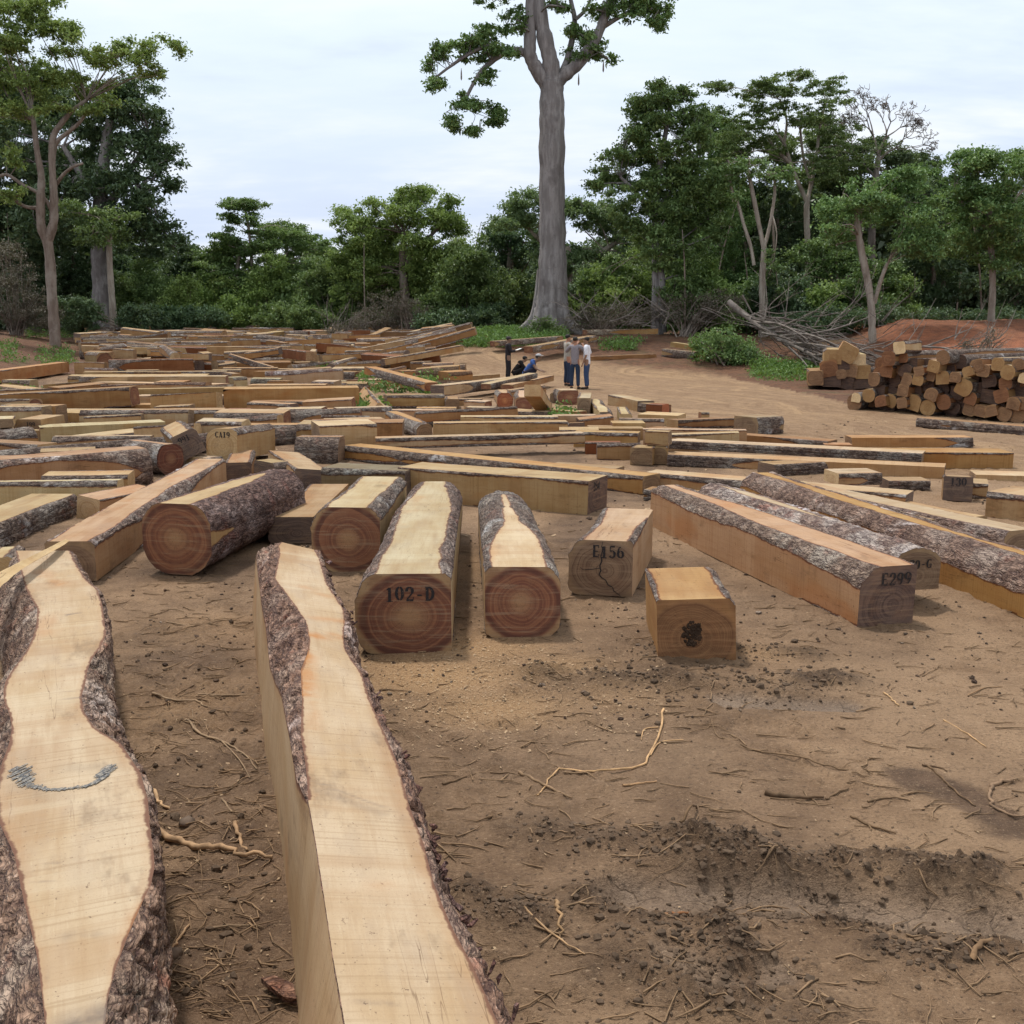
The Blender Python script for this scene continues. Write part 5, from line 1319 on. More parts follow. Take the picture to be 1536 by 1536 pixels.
def build_trees():
    M, Dk, Br, Pa, Dr = (LEAF[k] for k in ('mid', 'dark', 'bright', 'pale', 'dry'))
    # 1 the giant in the middle
    t = tree('giant bare-boled tree with a grey trunk, towering over the whole yard', 62,
         [[(826, 500, 34), (827, 478, 28), (828, 455, 24), (829, 430, 22), (829, 380, 20.5), (828, 300, 20), (828, 220, 19), (828, 170, 18), (828, 132, 17), (829, 118, 16)],
          [(822, 130, 11), (806, 105, 10), (796, 85, 9), (795, 50, 8.5), (797, 0, 8), (798, -70, 7), (790, -160, 4)],
          [(829, 130, 13), (826, 95, 12), (818, 60, 11), (810, 20, 10), (806, -40, 9), (815, -120, 6), (820, -190, 3)],
          [(834, 126, 10), (848, 112, 9), (868, 95, 8.5), (886, 70, 8), (902, 40, 7), (912, 10, 6), (930, -20, 5), (960, -60, 3)],
          [(838, 118, 5), (850, 92, 5), (858, 60, 4), (862, 30, 3.5), (856, 0, 3), (850, -30, 2)],
          [(862, 30, 3), (878, 15, 2.5), (888, -8, 2)],
          [(796, 88, 6), (780, 76, 5), (760, 78, 4.5), (738, 92, 4), (720, 110, 3.2), (705, 135, 2.5), (695, 160, 2)],
          [(760, 78, 3.5), (735, 68, 3), (705, 80, 2.6), (675, 100, 2), (655, 115, 1.5)],
          [(902, 42, 4), (930, 25, 3), (960, 12, 2.5), (985, 15, 1.6)],
          [(880, 85, 4), (895, 82, 3), (912, 88, 1.6)]],
         [(675, 72, 34, 15), (650, 92, 14, 22), (700, 62, 28, 12), (745, 50, 30, 16), (770, 35, 20, 18), (770, 72, 20, 12), (720, 75, 30, 14), (690, 150, 14, 8), (725, 157, 26, 7), (750, 172, 10, 10), (682, 184, 10, 10), (707, 196, 8, 6), (735, 182, 15, 6), (655, 125, 12, 8), (725, 115, 18, 8),
          (868, 88, 18, 14), (900, 85, 20, 12), (886, 62, 16, 14), (858, 45, 12, 12), (945, 10, 34, 14), (975, 18, 26, 13), (910, 12, 24, 12), (985, 34, 12, 10), (840, 8, 16, 12), (960, -15, 60, 20), (760, -20, 60, 22), (850, -90, 120, 45), (740, -110, 80, 40)],
         M, TR_GREY, 11, name='giant_tree', leaf=.30, clr=.5, dens=.55, per=22, twigs=3, dj=1.4, airy=5)
    # buttress roots at the foot of the giant
    f = atd(826, 500, 62); z0 = gz(f.x, f.y); tb = TB()
    for k in range(7):
        a = 2 * PI * k / 7 + .3; d = Vector((math.cos(a), math.sin(a), 0))
        e = f + d * 2.1; e.z = gz(e.x, e.y) - .1; m = f + d * .95; m.z = z0 + 1.0; s_ = f + d * .5; s_.z = z0 + 3.6
        tb.add(smooth_path([s_, m, e], 5), np.linspace(.32, .22, 11), 7)
    tb.build('buttress_root', TR_GREY, t, Vector(t.location))
    # hanging seed pods
    tb = TB()
    for px, py in ((692, 112), (868, 120), (720, 190), (690, 195), (905, 100)):
        p = atd(px, py, 62); tb.add([p + Vector((0, 0, .35)), p + Vector((0, 0, .1)), p - Vector((0, 0, .2)), p - Vector((0, 0, .3))], [.01, .04, .05, .015], 6)
    tb.build('seed_pods', TR_BROWN, t, Vector(t.location))
    # 2 left forked tree
    tree('forked tree with a brown trunk and pale limbs at the edge of the clearing', 66,
         [[(82, 500, 9.5), (80, 470, 7.6), (77, 430, 7.2), (75, 390, 7.2), (71, 360, 7.8)],
          [(71, 362, 7), (62, 340, 6.5), (61, 300, 6), (62, 265, 5), (56, 230, 4), (50, 180, 3)],
          [(72, 360, 7), (80, 335, 6.5), (81, 300, 6), (79, 265, 5), (78, 235, 5), (80, 205, 4.5), (92, 185, 4), (110, 165, 3), (130, 150, 2.5)],
          [(79, 240, 4), (84, 215, 3.5), (100, 200, 3), (118, 185, 2.5), (132, 165, 2)],
          [(80, 322, 4), (72, 305, 3.5), (55, 288, 3), (35, 278, 3), (10, 262, 2.5), (-10, 270, 2)],
          [(62, 312, 3), (38, 310, 2.5), (15, 295, 2.5), (-10, 285, 2)],
          [(82, 280, 3), (95, 262, 2.5), (110, 250, 2), (125, 245, 1.5)]],
         [(20, 20, 60, 26), (70, 12, 40, 14), (60, 45, 50, 20), (-20, 60, 50, 30), (110, 50, 30, 14), (120, 82, 40, 16), (160, 88, 40, 14), (195, 80, 30, 14), (215, 90, 20, 12), (230, 62, 22, 7), (265, 70, 9, 9), (225, 110, 16, 12), (55, 105, 30, 18), (20, 125, 40, 25), (90, 130, 40, 22), (140, 125, 30, 20), (10, 175, 40, 25), (70, 165, 30, 14), (-20, 110, 40, 30), (150, 160, 26, 14), (10, 290, 22, 18), (20, 232, 22, 14)],
         Br, TR_BROWN, 22, name='forked_tree', leaf=.28, clr=.6, dens=.7, per=30, twigs=3, airy=4)
    # 3 dark dense tree on the left
    tree('dense almost black-green tree with a thick grey trunk behind the forked one', 80,
         [[(156, 500, 17), (154, 470, 14), (152, 430, 13), (150, 380, 13), (150, 320, 11), (155, 250, 9), (165, 180, 6)], [(150, 330, 8), (175, 290, 6), (205, 240, 4), (225, 210, 3)], [(151, 300, 7), (120, 260, 5), (95, 220, 3)]],
         [(205, 130, 34, 24), (200, 165, 40, 26), (175, 145, 40, 30), (230, 180, 24, 24), (235, 220, 36, 28), (250, 240, 24, 22), (200, 225, 46, 36), (165, 200, 46, 36), (130, 160, 40, 34), (110, 210, 40, 36), (215, 275, 44, 30), (250, 275, 20, 18), (170, 280, 46, 34), (120, 270, 46, 34), (225, 315, 30, 24), (195, 330, 44, 26), (245, 345, 28, 16), (140, 330, 44, 28), (90, 300, 40, 34), (60, 340, 40, 30), (30, 200, 44, 40), (60, 250, 40, 30), (215, 360, 46, 26), (0, 250, 30, 30), (265, 365, 20, 14)],
         Dk, TR_GREY, 33, name='dark_tree', leaf=.40, clr=1.1, dens=.95, per=46)
    tree('slim pale trunk standing right against the thick grey one', 74, [[(172, 502, 6), (169, 460, 5), (166, 420, 4.5), (164, 375, 4), (166, 340, 3)]], [(165, 340, 30, 20), (140, 350, 34, 22), (180, 325, 26, 14), (120, 320, 30, 18)], M, TR_PALE, 44, leaf=.3, clr=.8, dens=.8, per=40)
    # 4 layered tree
    tree('layered tree with a separate top tuft and two thin forked trunks', 84, [[(366, 502, 4), (362, 470, 3.5), (354, 440, 3), (356, 410, 3), (360, 370, 2.5)], [(376, 502, 4), (380, 470, 3.5), (386, 445, 3), (380, 420, 2.5), (374, 350, 2), (368, 315, 2)], [(384, 450, 2.5), (392, 430, 2), (405, 405, 2)]],
         [(368, 306, 32, 9), (385, 312, 20, 8), (352, 318, 22, 12), (360, 330, 22, 10), (335, 348, 26, 10), (350, 362, 40, 12), (425, 345, 28, 8), (405, 358, 36, 12), (455, 358, 34, 8), (470, 372, 24, 8), (400, 380, 60, 14), (350, 385, 46, 16), (440, 395, 50, 16), (345, 415, 44, 20), (420, 430, 60, 26), (330, 440, 40, 30), (450, 450, 50, 34), (400, 470, 50, 26)],
         M, TR_PALE, 55, name='layered_tree', leaf=.30, clr=.7, dens=.8, per=36, flat=.35, twigs=2, airy=4)
    # 5 bright rounded tree
    tree('broad yellow-green rounded tree in the middle of the treeline', 78, [[(610, 500, 8), (608, 450, 7), (604, 400, 6), (606, 350, 4)], [(606, 400, 4), (640, 360, 3), (660, 340, 2)]],
         [(625, 297, 34, 11), (600, 305, 40, 16), (650, 305, 34, 14), (560, 312, 24, 12), (530, 320, 24, 12), (520, 335, 16, 10), (670, 322, 20, 14), (600, 335, 70, 22), (550, 355, 44, 22), (650, 345, 44, 24), (600, 375, 80, 26), (540, 390, 46, 26), (660, 380, 40, 26), (520, 420, 40, 30), (590, 420, 70, 30), (650, 420, 40, 30)],
         Br, TR_BROWN, 66, name='rounded_tree', leaf=.30, clr=.8, dens=.9, per=44, twigs=2, airy=4)
    bush('tall vine-hung dark mound beside the rounded tree', 74, [(705, 375, 28, 22), (700, 410, 44, 36), (690, 455, 54, 40), (730, 440, 40, 40), (660, 470, 44, 32)], M, 67, name='vine_mound', leaf=.3, clr=.8, per=50)
    tree('dark bushy tree between the rounded tree and the giant', 82, [[(765, 500, 7), (765, 420, 5), (765, 370, 4)]], [(770, 345, 34, 16), (745, 352, 26, 14), (790, 365, 36, 22), (750, 380, 46, 26), (780, 410, 50, 34), (740, 440, 50, 36), (790, 460, 50, 34)], Dk, TR_BROWN, 77, leaf=.34, clr=.95, per=46)
    tree('pale green spreading tree half hidden behind the giant trunk', 73, [[(860, 500, 10), (858, 420, 8), (850, 370, 5)], [(858, 410, 5), (900, 380, 4), (930, 360, 3)], [(856, 400, 5), (810, 360, 3), (790, 340, 2)]],
         [(800, 300, 30, 12), (850, 300, 40, 14), (885, 308, 36, 14), (780, 318, 34, 14), (915, 325, 30, 14), (850, 325, 60, 18), (905, 350, 50, 20), (940, 365, 30, 20), (790, 345, 50, 20), (870, 370, 70, 24), (930, 395, 40, 26), (880, 410, 60, 28), (900, 440, 60, 28)],
         Pa, TR_PALE, 88, name='spreading_tree', leaf=.30, clr=.8, dens=.8, per=40, twigs=2, airy=4)
    # 8 tall dense tree
    tree('tall dark green leafy tree with a straight grey trunk beside the brush', 60, [[(986, 498, 11), (985, 460, 8), (985, 400, 7), (984, 340, 6.5), (985, 280, 5), (995, 220, 4), (1005, 160, 2.5)], [(985, 330, 4), (955, 290, 3), (930, 265, 2)], [(986, 310, 4), (1025, 270, 3), (1050, 240, 2)], [(994, 498, 7), (993, 450, 5.5), (992, 380, 5)]],
         [(985, 132, 20, 9), (1010, 140, 26, 12), (970, 150, 22, 10), (1030, 158, 24, 14), (990, 165, 44, 18), (1040, 185, 30, 20), (970, 190, 36, 18), (1005, 200, 50, 26), (950, 215, 28, 16), (1050, 225, 32, 24), (935, 238, 26, 14), (970, 240, 44, 22), (1020, 250, 50, 28), (920, 262, 28, 12), (905, 280, 18, 8), (950, 280, 40, 20), (1000, 290, 50, 26), (1055, 280, 40, 30), (960, 315, 40, 18), (940, 335, 22, 14), (1030, 325, 50, 28), (975, 350, 36, 20), (1060, 345, 40, 28), (1010, 375, 50, 24), (1050, 400, 40, 28)],
         M, TR_GREY, 99, name='leafy_tree', leaf=.27, clr=.6, dens=.75, per=40, twigs=2, airy=4)
    # 9 umbrella tree
    tree('flat-topped umbrella tree with pale forking limbs above the treeline', 68, [[(1214, 500, 6), (1213, 440, 5), (1212, 380, 4.6), (1210, 320, 4.2), (1211, 300, 4)], [(1211, 305, 3.2), (1198, 275, 2.8), (1186, 245, 2.5), (1176, 215, 2.1), (1158, 190, 1.5)], [(1211, 302, 3.2), (1218, 270, 2.8), (1225, 230, 2.2), (1230, 190, 1.8), (1240, 150, 1.4)], [(1186, 245, 3), (1165, 225, 2.2), (1150, 205, 1.6)], [(1216, 275, 2.5), (1205, 235, 2), (1200, 190, 1.6)], [(1176, 215, 2), (1180, 180, 1.6), (1170, 150, 1.2)]],
         [(1075, 130, 22, 5), (1095, 136, 28, 7), (1120, 142, 26, 7), (1145, 122, 20, 7), (1160, 132, 34, 10), (1190, 115, 34, 9), (1215, 120, 30, 10), (1245, 122, 28, 10), (1200, 138, 40, 10), (1130, 158, 26, 8), (1170, 165, 30, 10), (1225, 160, 30, 10), (1255, 150, 24, 14), (1180, 182, 44, 9), (1225, 185, 36, 10), (1255, 195, 30, 14), (1140, 190, 34, 12), (1105, 180, 24, 12), (1120, 215, 40, 18), (1165, 215, 30, 12), (1245, 225, 36, 16), (1100, 240, 30, 20), (1280, 230, 30, 20), (1270, 262, 40, 20), (1230, 258, 30, 16)],
         M, TR_PALE, 111, name='umbrella_tree', leaf=.22, clr=.5, dens=.6, per=24, flat=.3, twigs=2, airy=4)
    # 10 nearly bare tree
    rnd = np.random.default_rng(5); base = [(1306, 500, 7), (1307, 420, 6), (1308, 340, 5), (1312, 280, 4.5), (1318, 235, 4)]
    br = [base]; stack = [((1318, 238), -1.25, 34, 2.2, 0), ((1318, 238), -1.8, 34, 2.0, 0), ((1312, 265), -2.35, 38, 2.0, 0), ((1316, 245), -.7, 36, 2.0, 0)]
    while stack:
        (x, y), a, l, w, dpt = stack.pop(); x1, y1 = x + math.cos(a) * l, y + math.sin(a) * l
        br.append([(x, y, w), ((x + x1) / 2 + rnd.normal() * 2, (y + y1) / 2 + rnd.normal() * 2, w * .8), (x1, y1, w * .6)])
        if dpt < 5:
            for k in range(3 if dpt < 3 else 2): stack.append(((x1, y1), a + rnd.normal() * .5 + (-.06 if a < -1.57 else .06), l * rnd.uniform(.55, .8), max(.42, w * .55), dpt + 1))
    tree('almost leafless tree with a fan of fine grey twigs against the sky', 70, br, [(1262, 140, 14, 12), (1285, 180, 14, 12), (1330, 222, 36, 12), (1355, 235, 26, 14), (1300, 235, 30, 16)], M, TR_DEAD, 122, name='bare_tree', leaf=.2, clr=.6, dens=.35, per=16, twigs=3)
    # 11 forked pale trunks
    tree('slender tree with pale forked stems just behind the brush pile', 58, [[(1144, 492, 7), (1144, 460, 5), (1143, 430, 4.5), (1145, 390, 4), (1146, 368, 4)], [(1146, 372, 3.5), (1139, 340, 3.3), (1133, 310, 3.3), (1128, 285, 3), (1122, 255, 2.5)], [(1146, 370, 3), (1152, 350, 2.6), (1158, 320, 2.4), (1162, 290, 2.2), (1162, 265, 2)], [(1131, 398, 2.6), (1126, 370, 2.6), (1115, 335, 2.4), (1108, 310, 2.4), (1096, 280, 2), (1093, 240, 1.6)]],
         [(1125, 250, 30, 16), (1095, 262, 26, 16), (1160, 262, 30, 16), (1160, 395, 14, 18), (1150, 420, 14, 16), (1105, 300, 14, 10), (1168, 440, 8, 10)], M, TR_PALE, 133, name='slender_tree', leaf=.24, clr=.6, dens=.8, per=34)
    # 12 right tree
    tree('dark tree with a slim pale trunk beside the red earth', 55, [[(1485, 512, 6), (1487, 470, 5), (1489, 430, 4.5), (1487, 380, 4.5), (1485, 330, 4), (1480, 280, 3)], [(1486, 350, 3), (1450, 310, 2.2), (1430, 290, 1.6)], [(1486, 340, 3), (1520, 300, 2.2), (1540, 280, 1.6)]],
         [(1465, 232, 30, 9), (1500, 230, 34, 10), (1530, 236, 30, 10), (1450, 245, 30, 10), (1485, 255, 50, 14), (1530, 262, 40, 18), (1440, 275, 26, 14), (1470, 290, 44, 18), (1515, 300, 46, 22), (1435, 315, 34, 22), (1480, 335, 46, 22), (1540, 345, 40, 26), (1500, 370, 50, 20), (1440, 365, 34, 20), (1470, 395, 40, 16), (1540, 400, 40, 24)],
         M, TR_PALE, 144, name='right_tree'.replace('right_', 'dark_'), leaf=.24, clr=.6, dens=.8, per=36, twigs=2, airy=4)
    # 13 leaning broken trunk
    tree('leaning tree with a pale pinkish trunk and one short side branch', 52, [[(1310, 516, 6.2), (1308, 490, 5.4), (1307, 460, 5.4), (1302, 425, 5.4), (1296, 395, 5.4), (1290, 365, 5), (1286, 338, 4.6), (1284, 318, 2.5)], [(1311, 455, 3.5), (1317, 435, 3), (1323, 415, 3), (1331, 395, 2.4)]],
         [(1330, 262, 30, 12), (1355, 270, 28, 14), (1300, 285, 34, 16), (1340, 295, 50, 18), (1285, 310, 40, 14), (1370, 310, 36, 20), (1320, 325, 54, 14), (1255, 330, 30, 14), (1360, 345, 46, 16), (1385, 365, 36, 20), (1245, 360, 26, 18)],
         M, TR_PALE, 155, name='leaning_tree', leaf=.22, clr=.55, dens=.8, per=36, twigs=2, airy=4)
    # fillers, each a tree of its own
    fill = [('bushy tree under the umbrella tree, dark at its heart', 72, (1180, 500), [(1165, 300, 30, 40), (1200, 340, 40, 40), (1175, 390, 50, 40), (1220, 420, 50, 40), (1185, 450, 40, 34)], Dk, .3),
            ('mid-green tree between the leafy tree and the slender one', 70, (1075, 500), [(1085, 215, 24, 30), (1080, 280, 30, 34), (1090, 340, 34, 40), (1070, 400, 46, 40), (1100, 440, 46, 34), (1040, 440, 40, 34)], M, .28),
            ('dark tree filling the gap beyond the leaning trunk', 64, (1400, 500), [(1400, 275, 36, 20), (1380, 300, 40, 24), (1415, 320, 34, 26), (1390, 350, 46, 30), (1350, 380, 44, 34), (1400, 410, 50, 40), (1360, 440, 60, 34), (1430, 440, 50, 30)], Dk, .3),
            ('low dark tree behind the leaning trunk', 62, (1260, 500), [(1255, 370, 40, 26), (1230, 400, 40, 30), (1270, 420, 50, 34), (1320, 430, 50, 30), (1240, 460, 60, 30), (1310, 470, 50, 26)], M, .26),
            ('dark tree at the outer edge beyond the red earth', 62, (1520, 500), [(1530, 420, 50, 34), (1490, 440, 50, 30), (1540, 460, 50, 24), (1580, 400, 50, 60), (1600, 300, 60, 60)], Dk, .3),
            ('dark tree closing the gap left of the layered tree', 88, (285, 500), [(285, 380, 34, 18), (300, 410, 40, 30), (270, 430, 46, 34), (300, 460, 50, 34), (250, 465, 46, 30)], Dk, .34),
            ('tree in the dim wood at the outer edge behind the forked tree', 84, (15, 500), [(10, 350, 46, 30), (40, 390, 44, 36), (0, 420, 50, 40), (50, 440, 44, 40), (-50, 300, 60, 80), (-80, 150, 70, 90), (15, 330, 40, 22)], Dk, .34),
            ('leafy tree behind the thick grey trunk', 90, (110, 500), [(110, 370, 46, 30), (120, 420, 50, 40), (95, 450, 44, 36), (205, 420, 46, 40), (225, 450, 50, 36)], Dk, .34),
            ('grey-green tree between the layered and rounded trees', 92, (490, 500), [(485, 390, 24, 14), (475, 415, 36, 24), (500, 440, 40, 34), (470, 460, 46, 34)], M, .32),
            ('vine-draped tree just right of the giant trunk', 66, (905, 500), [(895, 425, 30, 18), (915, 435, 30, 20), (880, 450, 40, 24), (930, 455, 40, 26), (950, 420, 30, 30), (965, 390, 20, 20)], Br, .26)]
    fill += [('tree below the flat umbrella crown with a broken lower canopy', 74, (1130, 500), [(1085, 185, 30, 14), (1110, 210, 36, 20), (1150, 245, 40, 24), (1200, 225, 44, 20), (1245, 205, 40, 18), (1130, 290, 40, 30), (1230, 280, 44, 30)], M, .27),
             ('tree rising between the bare tree and the leaning one', 72, (1290, 500), [(1290, 215, 30, 16), (1330, 240, 40, 18), (1365, 250, 36, 18), (1260, 250, 36, 22), (1300, 280, 44, 26), (1350, 300, 44, 28)], Dk, .27),
             ('tree standing between the leaning one and the dark slim-trunked one', 66, (1400, 500), [(1385, 265, 30, 16), (1410, 280, 30, 16), (1425, 300, 34, 20), (1395, 310, 44, 24), (1420, 350, 40, 26), (1385, 380, 44, 26)], M, .26),
             ('tree beyond the leafy one, showing past its edge', 74, (1060, 500), [(1065, 170, 24, 14), (1075, 200, 30, 20), (1090, 240, 30, 24), (1070, 280, 36, 28), (1085, 330, 40, 30)], Dk, .27),
             ('tree with a ragged crown behind the layered one', 98, (430, 500), [(430, 350, 36, 12), (470, 365, 30, 12), (400, 365, 30, 12), (450, 385, 44, 18), (500, 400, 36, 20), (415, 400, 44, 22)], M, .32),
             ('dim tree closing the corner beyond the forked tree', 86, (-20, 500), [(-10, 140, 50, 40), (20, 200, 50, 36), (60, 150, 40, 36), (30, 260, 56, 40), (90, 260, 44, 40), (70, 320, 50, 36), (0, 330, 50, 40), (110, 330, 40, 30)], Dk, .34)]
    for i, (lab, D, ft, bl, lm, lf) in enumerate(fill):
        tx = bl[0][0]
        tree(lab, D, [[(ft[0], ft[1], 5), ((ft[0] + tx) / 2, 450, 4), (tx, bl[0][1] + 10, 2.5)]], bl, lm, TR_BROWN, 300 + i, leaf=lf, clr=.7, dens=.85, per=44, twigs=2, airy=4, group='trees filling the wood edge')
    bs = [('grey-brown leafless thicket at the wood edge below the rounded tree', 72, [(575, 465, 34, 30), (560, 480, 40, 18), (598, 480, 24, 18)], Dr, .16, 'thicket'),
          ('low grey dead brush beside the leafless thicket', 70, [(515, 492, 24, 10), (535, 488, 18, 12), (500, 494, 14, 8)], Dr, .16, 'thicket'),
          ('round green bush at the foot of the giant tree', 57, [(815, 490, 20, 11), (832, 498, 16, 9), (800, 500, 16, 8), (815, 506, 26, 7), (790, 507, 18, 5)], M, .2, 'bush'),
          ('green bush below the layered tree', 76, [(430, 475, 50, 22), (470, 482, 36, 16)], M, .26, 'bush'),
          ('dark bush left of the twin thin trunks', 76, [(250, 482, 44, 20), (300, 480, 40, 22)], Dk, .26, 'bush'),
          ('dark undergrowth bush beside the slim pale trunk', 72, [(215, 478, 36, 22), (120, 470, 34, 28)], Dk, .26, 'bush'),
          ('brown-green brush at the outer edge by the forked tree', 70, [(20, 450, 46, 44), (50, 470, 40, 30), (10, 400, 40, 40)], Dr, .2, 'thicket'),
          ('dark bush below the vine mound', 72, [(660, 485, 50, 20), (720, 482, 40, 20), (745, 478, 30, 22)], Dk, .26, 'bush'),
          ('tangled brown brush between the giant and the leafy tree', 60, [(900, 475, 46, 20), (950, 470, 36, 22), (870, 482, 24, 14)], Dr, .15, 'thicket'),
          ('brown brush behind the fallen trunk', 58, [(1030, 465, 50, 24), (1080, 460, 40, 26)], Dr, .15, 'thicket'),
          ('bright green weedy bush beside the dead brush pile', 48, [(1085, 505, 26, 14), (1110, 515, 22, 13), (1060, 512, 20, 10), (1130, 527, 16, 10), (1080, 528, 30, 8), (1110, 538, 30, 8), (1050, 522, 18, 6), (1140, 540, 18, 7)], M, .16, 'bush'),
          ('dim bush behind the small stack', 56, [(1200, 490, 50, 20), (1250, 485, 40, 24)], Dk, .2, 'bush'),
          ('dark bush left of the red earth', 56, [(1330, 478, 44, 20), (1290, 482, 34, 18)], Dk, .2, 'bush'),
          ('brown twiggy bush on the red earth slope', 42, [(1470, 520, 22, 18), (1450, 525, 18, 12), (1490, 515, 18, 20)], Dr, .12, 'thicket'),
          ('dark bush above the red earth slope', 58, [(1420, 478, 50, 14), (1500, 478, 50, 14)], Dk, .2, 'bush'),
          ('grey leafless bush before the vine mound', 71, [(620, 470, 24, 24), (600, 455, 18, 18)], Dr, .16, 'thicket')]
    for i, (lab, D, bl, lm, lf, nm) in enumerate(bs):
        bush(lab, D, bl, lm, 400 + i, name=nm, leaf=lf if nm != 'thicket' else lf * .8, per=46 if nm != 'thicket' else 26, stems=8 if nm != 'thicket' else 34, clr=.55, group='bushes along the wood edge')
    # the green wall of bushes along the wood edge
    rw = random.Random(19); lm_ = [M, Dk, M, Br, Dk]
    for i in range(34):
        px = 175 + i * 41 + rw.uniform(-12, 12)
        if 800 < px < 850 or 1380 < px: continue
        D = (80 if px < 780 else 66 if px < 1000 else 61) + rw.uniform(-2, 3); tp = rw.uniform(385, 440)
        bl = [(px + rw.uniform(-12, 12), tp + 12, 22, 16), (px + rw.uniform(-25, 5), tp + 38, 32, 22), (px + rw.uniform(-5, 25), tp + 50, 32, 24), (px, 480, 40, 22)]
        bush('leafy bush in the green wall of growth along the wood edge', D, bl, lm_[rw.randrange(5)], 700 + i, leaf=.27, clr=.75, per=50, group='leafy bushes in the green wall')
    # the wood behind, one mass of foliage
    rnd = np.random.default_rng(77); P, T = [], []
    prof_x = [-300, 0, 250, 330, 480, 520, 690, 760, 950, 1060, 1300, 1536, 1900]; prof_y = [260, 290, 370, 415, 420, 375, 370, 380, 360, 280, 280, 290, 240]
    for k in range(2400):
        px = rnd.uniform(-320, 1880); top = np.interp(px, prof_x, prof_y) + rnd.uniform(0, 20); py = top + (510 - top) * rnd.uniform(0, 1) ** 1.0
        D = rnd.uniform(94, 112) if px < 980 else rnd.uniform(78, 96)
        c = np.array(atd(px, py, D)); m = 120; cr = rnd.uniform(1.2, 2.2)
        d = rnd.normal(size=(m, 3)); d /= np.linalg.norm(d, axis=1)[:, None]
        P.append(c + d * rnd.uniform(0, 1, m)[:, None] ** .45 * np.array([cr, cr, cr * .7])); T.append(np.clip(rnd.normal(.45, .2, m), 0, 1))
    P, T = np.concatenate(P), np.concatenate(T)
    V, Fq = leaf_quads(P, .62, rnd)
    o = mesh_np('background_wood', V, Fq, Dk, smooth=False, attrs={'tint': np.repeat(T, 4)})
    tag(o, 'deep shaded wood closing the view behind the edge trees', 'wood', kind='stuff')
    # thin stems seen in the dark of the wood
    tb = TB()
    for k in range(26):
        px = rnd.uniform(-100, 1650); D = rnd.uniform(66, 92) if px < 900 else rnd.uniform(58, 80)
        b = atd(px, 480, D); b.z = gz(b.x, b.y) - .2; h = rnd.uniform(4, 9); lean = rnd.normal() * .6
        tb.add([b, b + Vector((lean * .3, 0, h * .35)), b + Vector((lean * .8, 0, h * .7)), b + Vector((lean * 1.5, .3, h))], [.06, .05, .04, .02], 5)
    o = tb.build('wood_stems', TR_BROWN); tag(o, 'thin stems and lianas in the dim wood edge', 'stems', kind='stuff')


def build_weeds():
    rnd = np.random.default_rng(91); P, T, Sz = [], [], []
    spots = [(200, 480, 498, 506, 260, 76), (330, 500, 500, 507, 120, 74), (40, 130, 500, 508, 60, 66), (60, 110, 525, 550, 50, 44), (0, 40, 520, 545, 26, 46), (640, 850, 490, 521, 900, 57), (560, 700, 500, 512, 120, 0), (1130, 1230, 548, 572, 120, 0), (690, 830, 492, 505, 500, 0), (545, 560, 575, 580, 24, 0), (535, 570, 600, 622, 26, 0), (545, 680, 572, 592, 46, 0), (480, 500, 552, 562, 24, 0), (635, 650, 580, 592, 30, 0), (1040, 1130, 515, 545, 120, 0), (1135, 1200, 550, 562, 60, 0), (830, 860, 620, 636, 26, 0), (900, 960, 512, 526, 50, 0), (0, 60, 590, 605, 20, 0)]
    for x0, x1, y0, y1, n, _ in spots:
        for k in range(n):
            p = at(rnd.uniform(x0, x1), rnd.uniform(y0, y1)); h = rnd.uniform(.12, .55) * (1 if p.y > 30 else .6); m = 24
            d = rnd.normal(size=(m, 3)) * np.array([.16, .16, .0]); d[:, 2] = rnd.uniform(0, h, m)
            P.append(np.array(p) + d); T.append(np.clip(rnd.normal(.5, .22, m), 0, 1))
    P, T = np.concatenate(P), np.concatenate(T)
    V, Fq = leaf_quads(P, .12, rnd, flat=.2)
    o = mesh_np('weeds', V, Fq, LEAF['weed'], smooth=False, attrs={'tint': np.repeat(T, 4)}); tag(o, 'low green weeds growing between the logs and along the wood edge', 'weeds', kind='stuff')


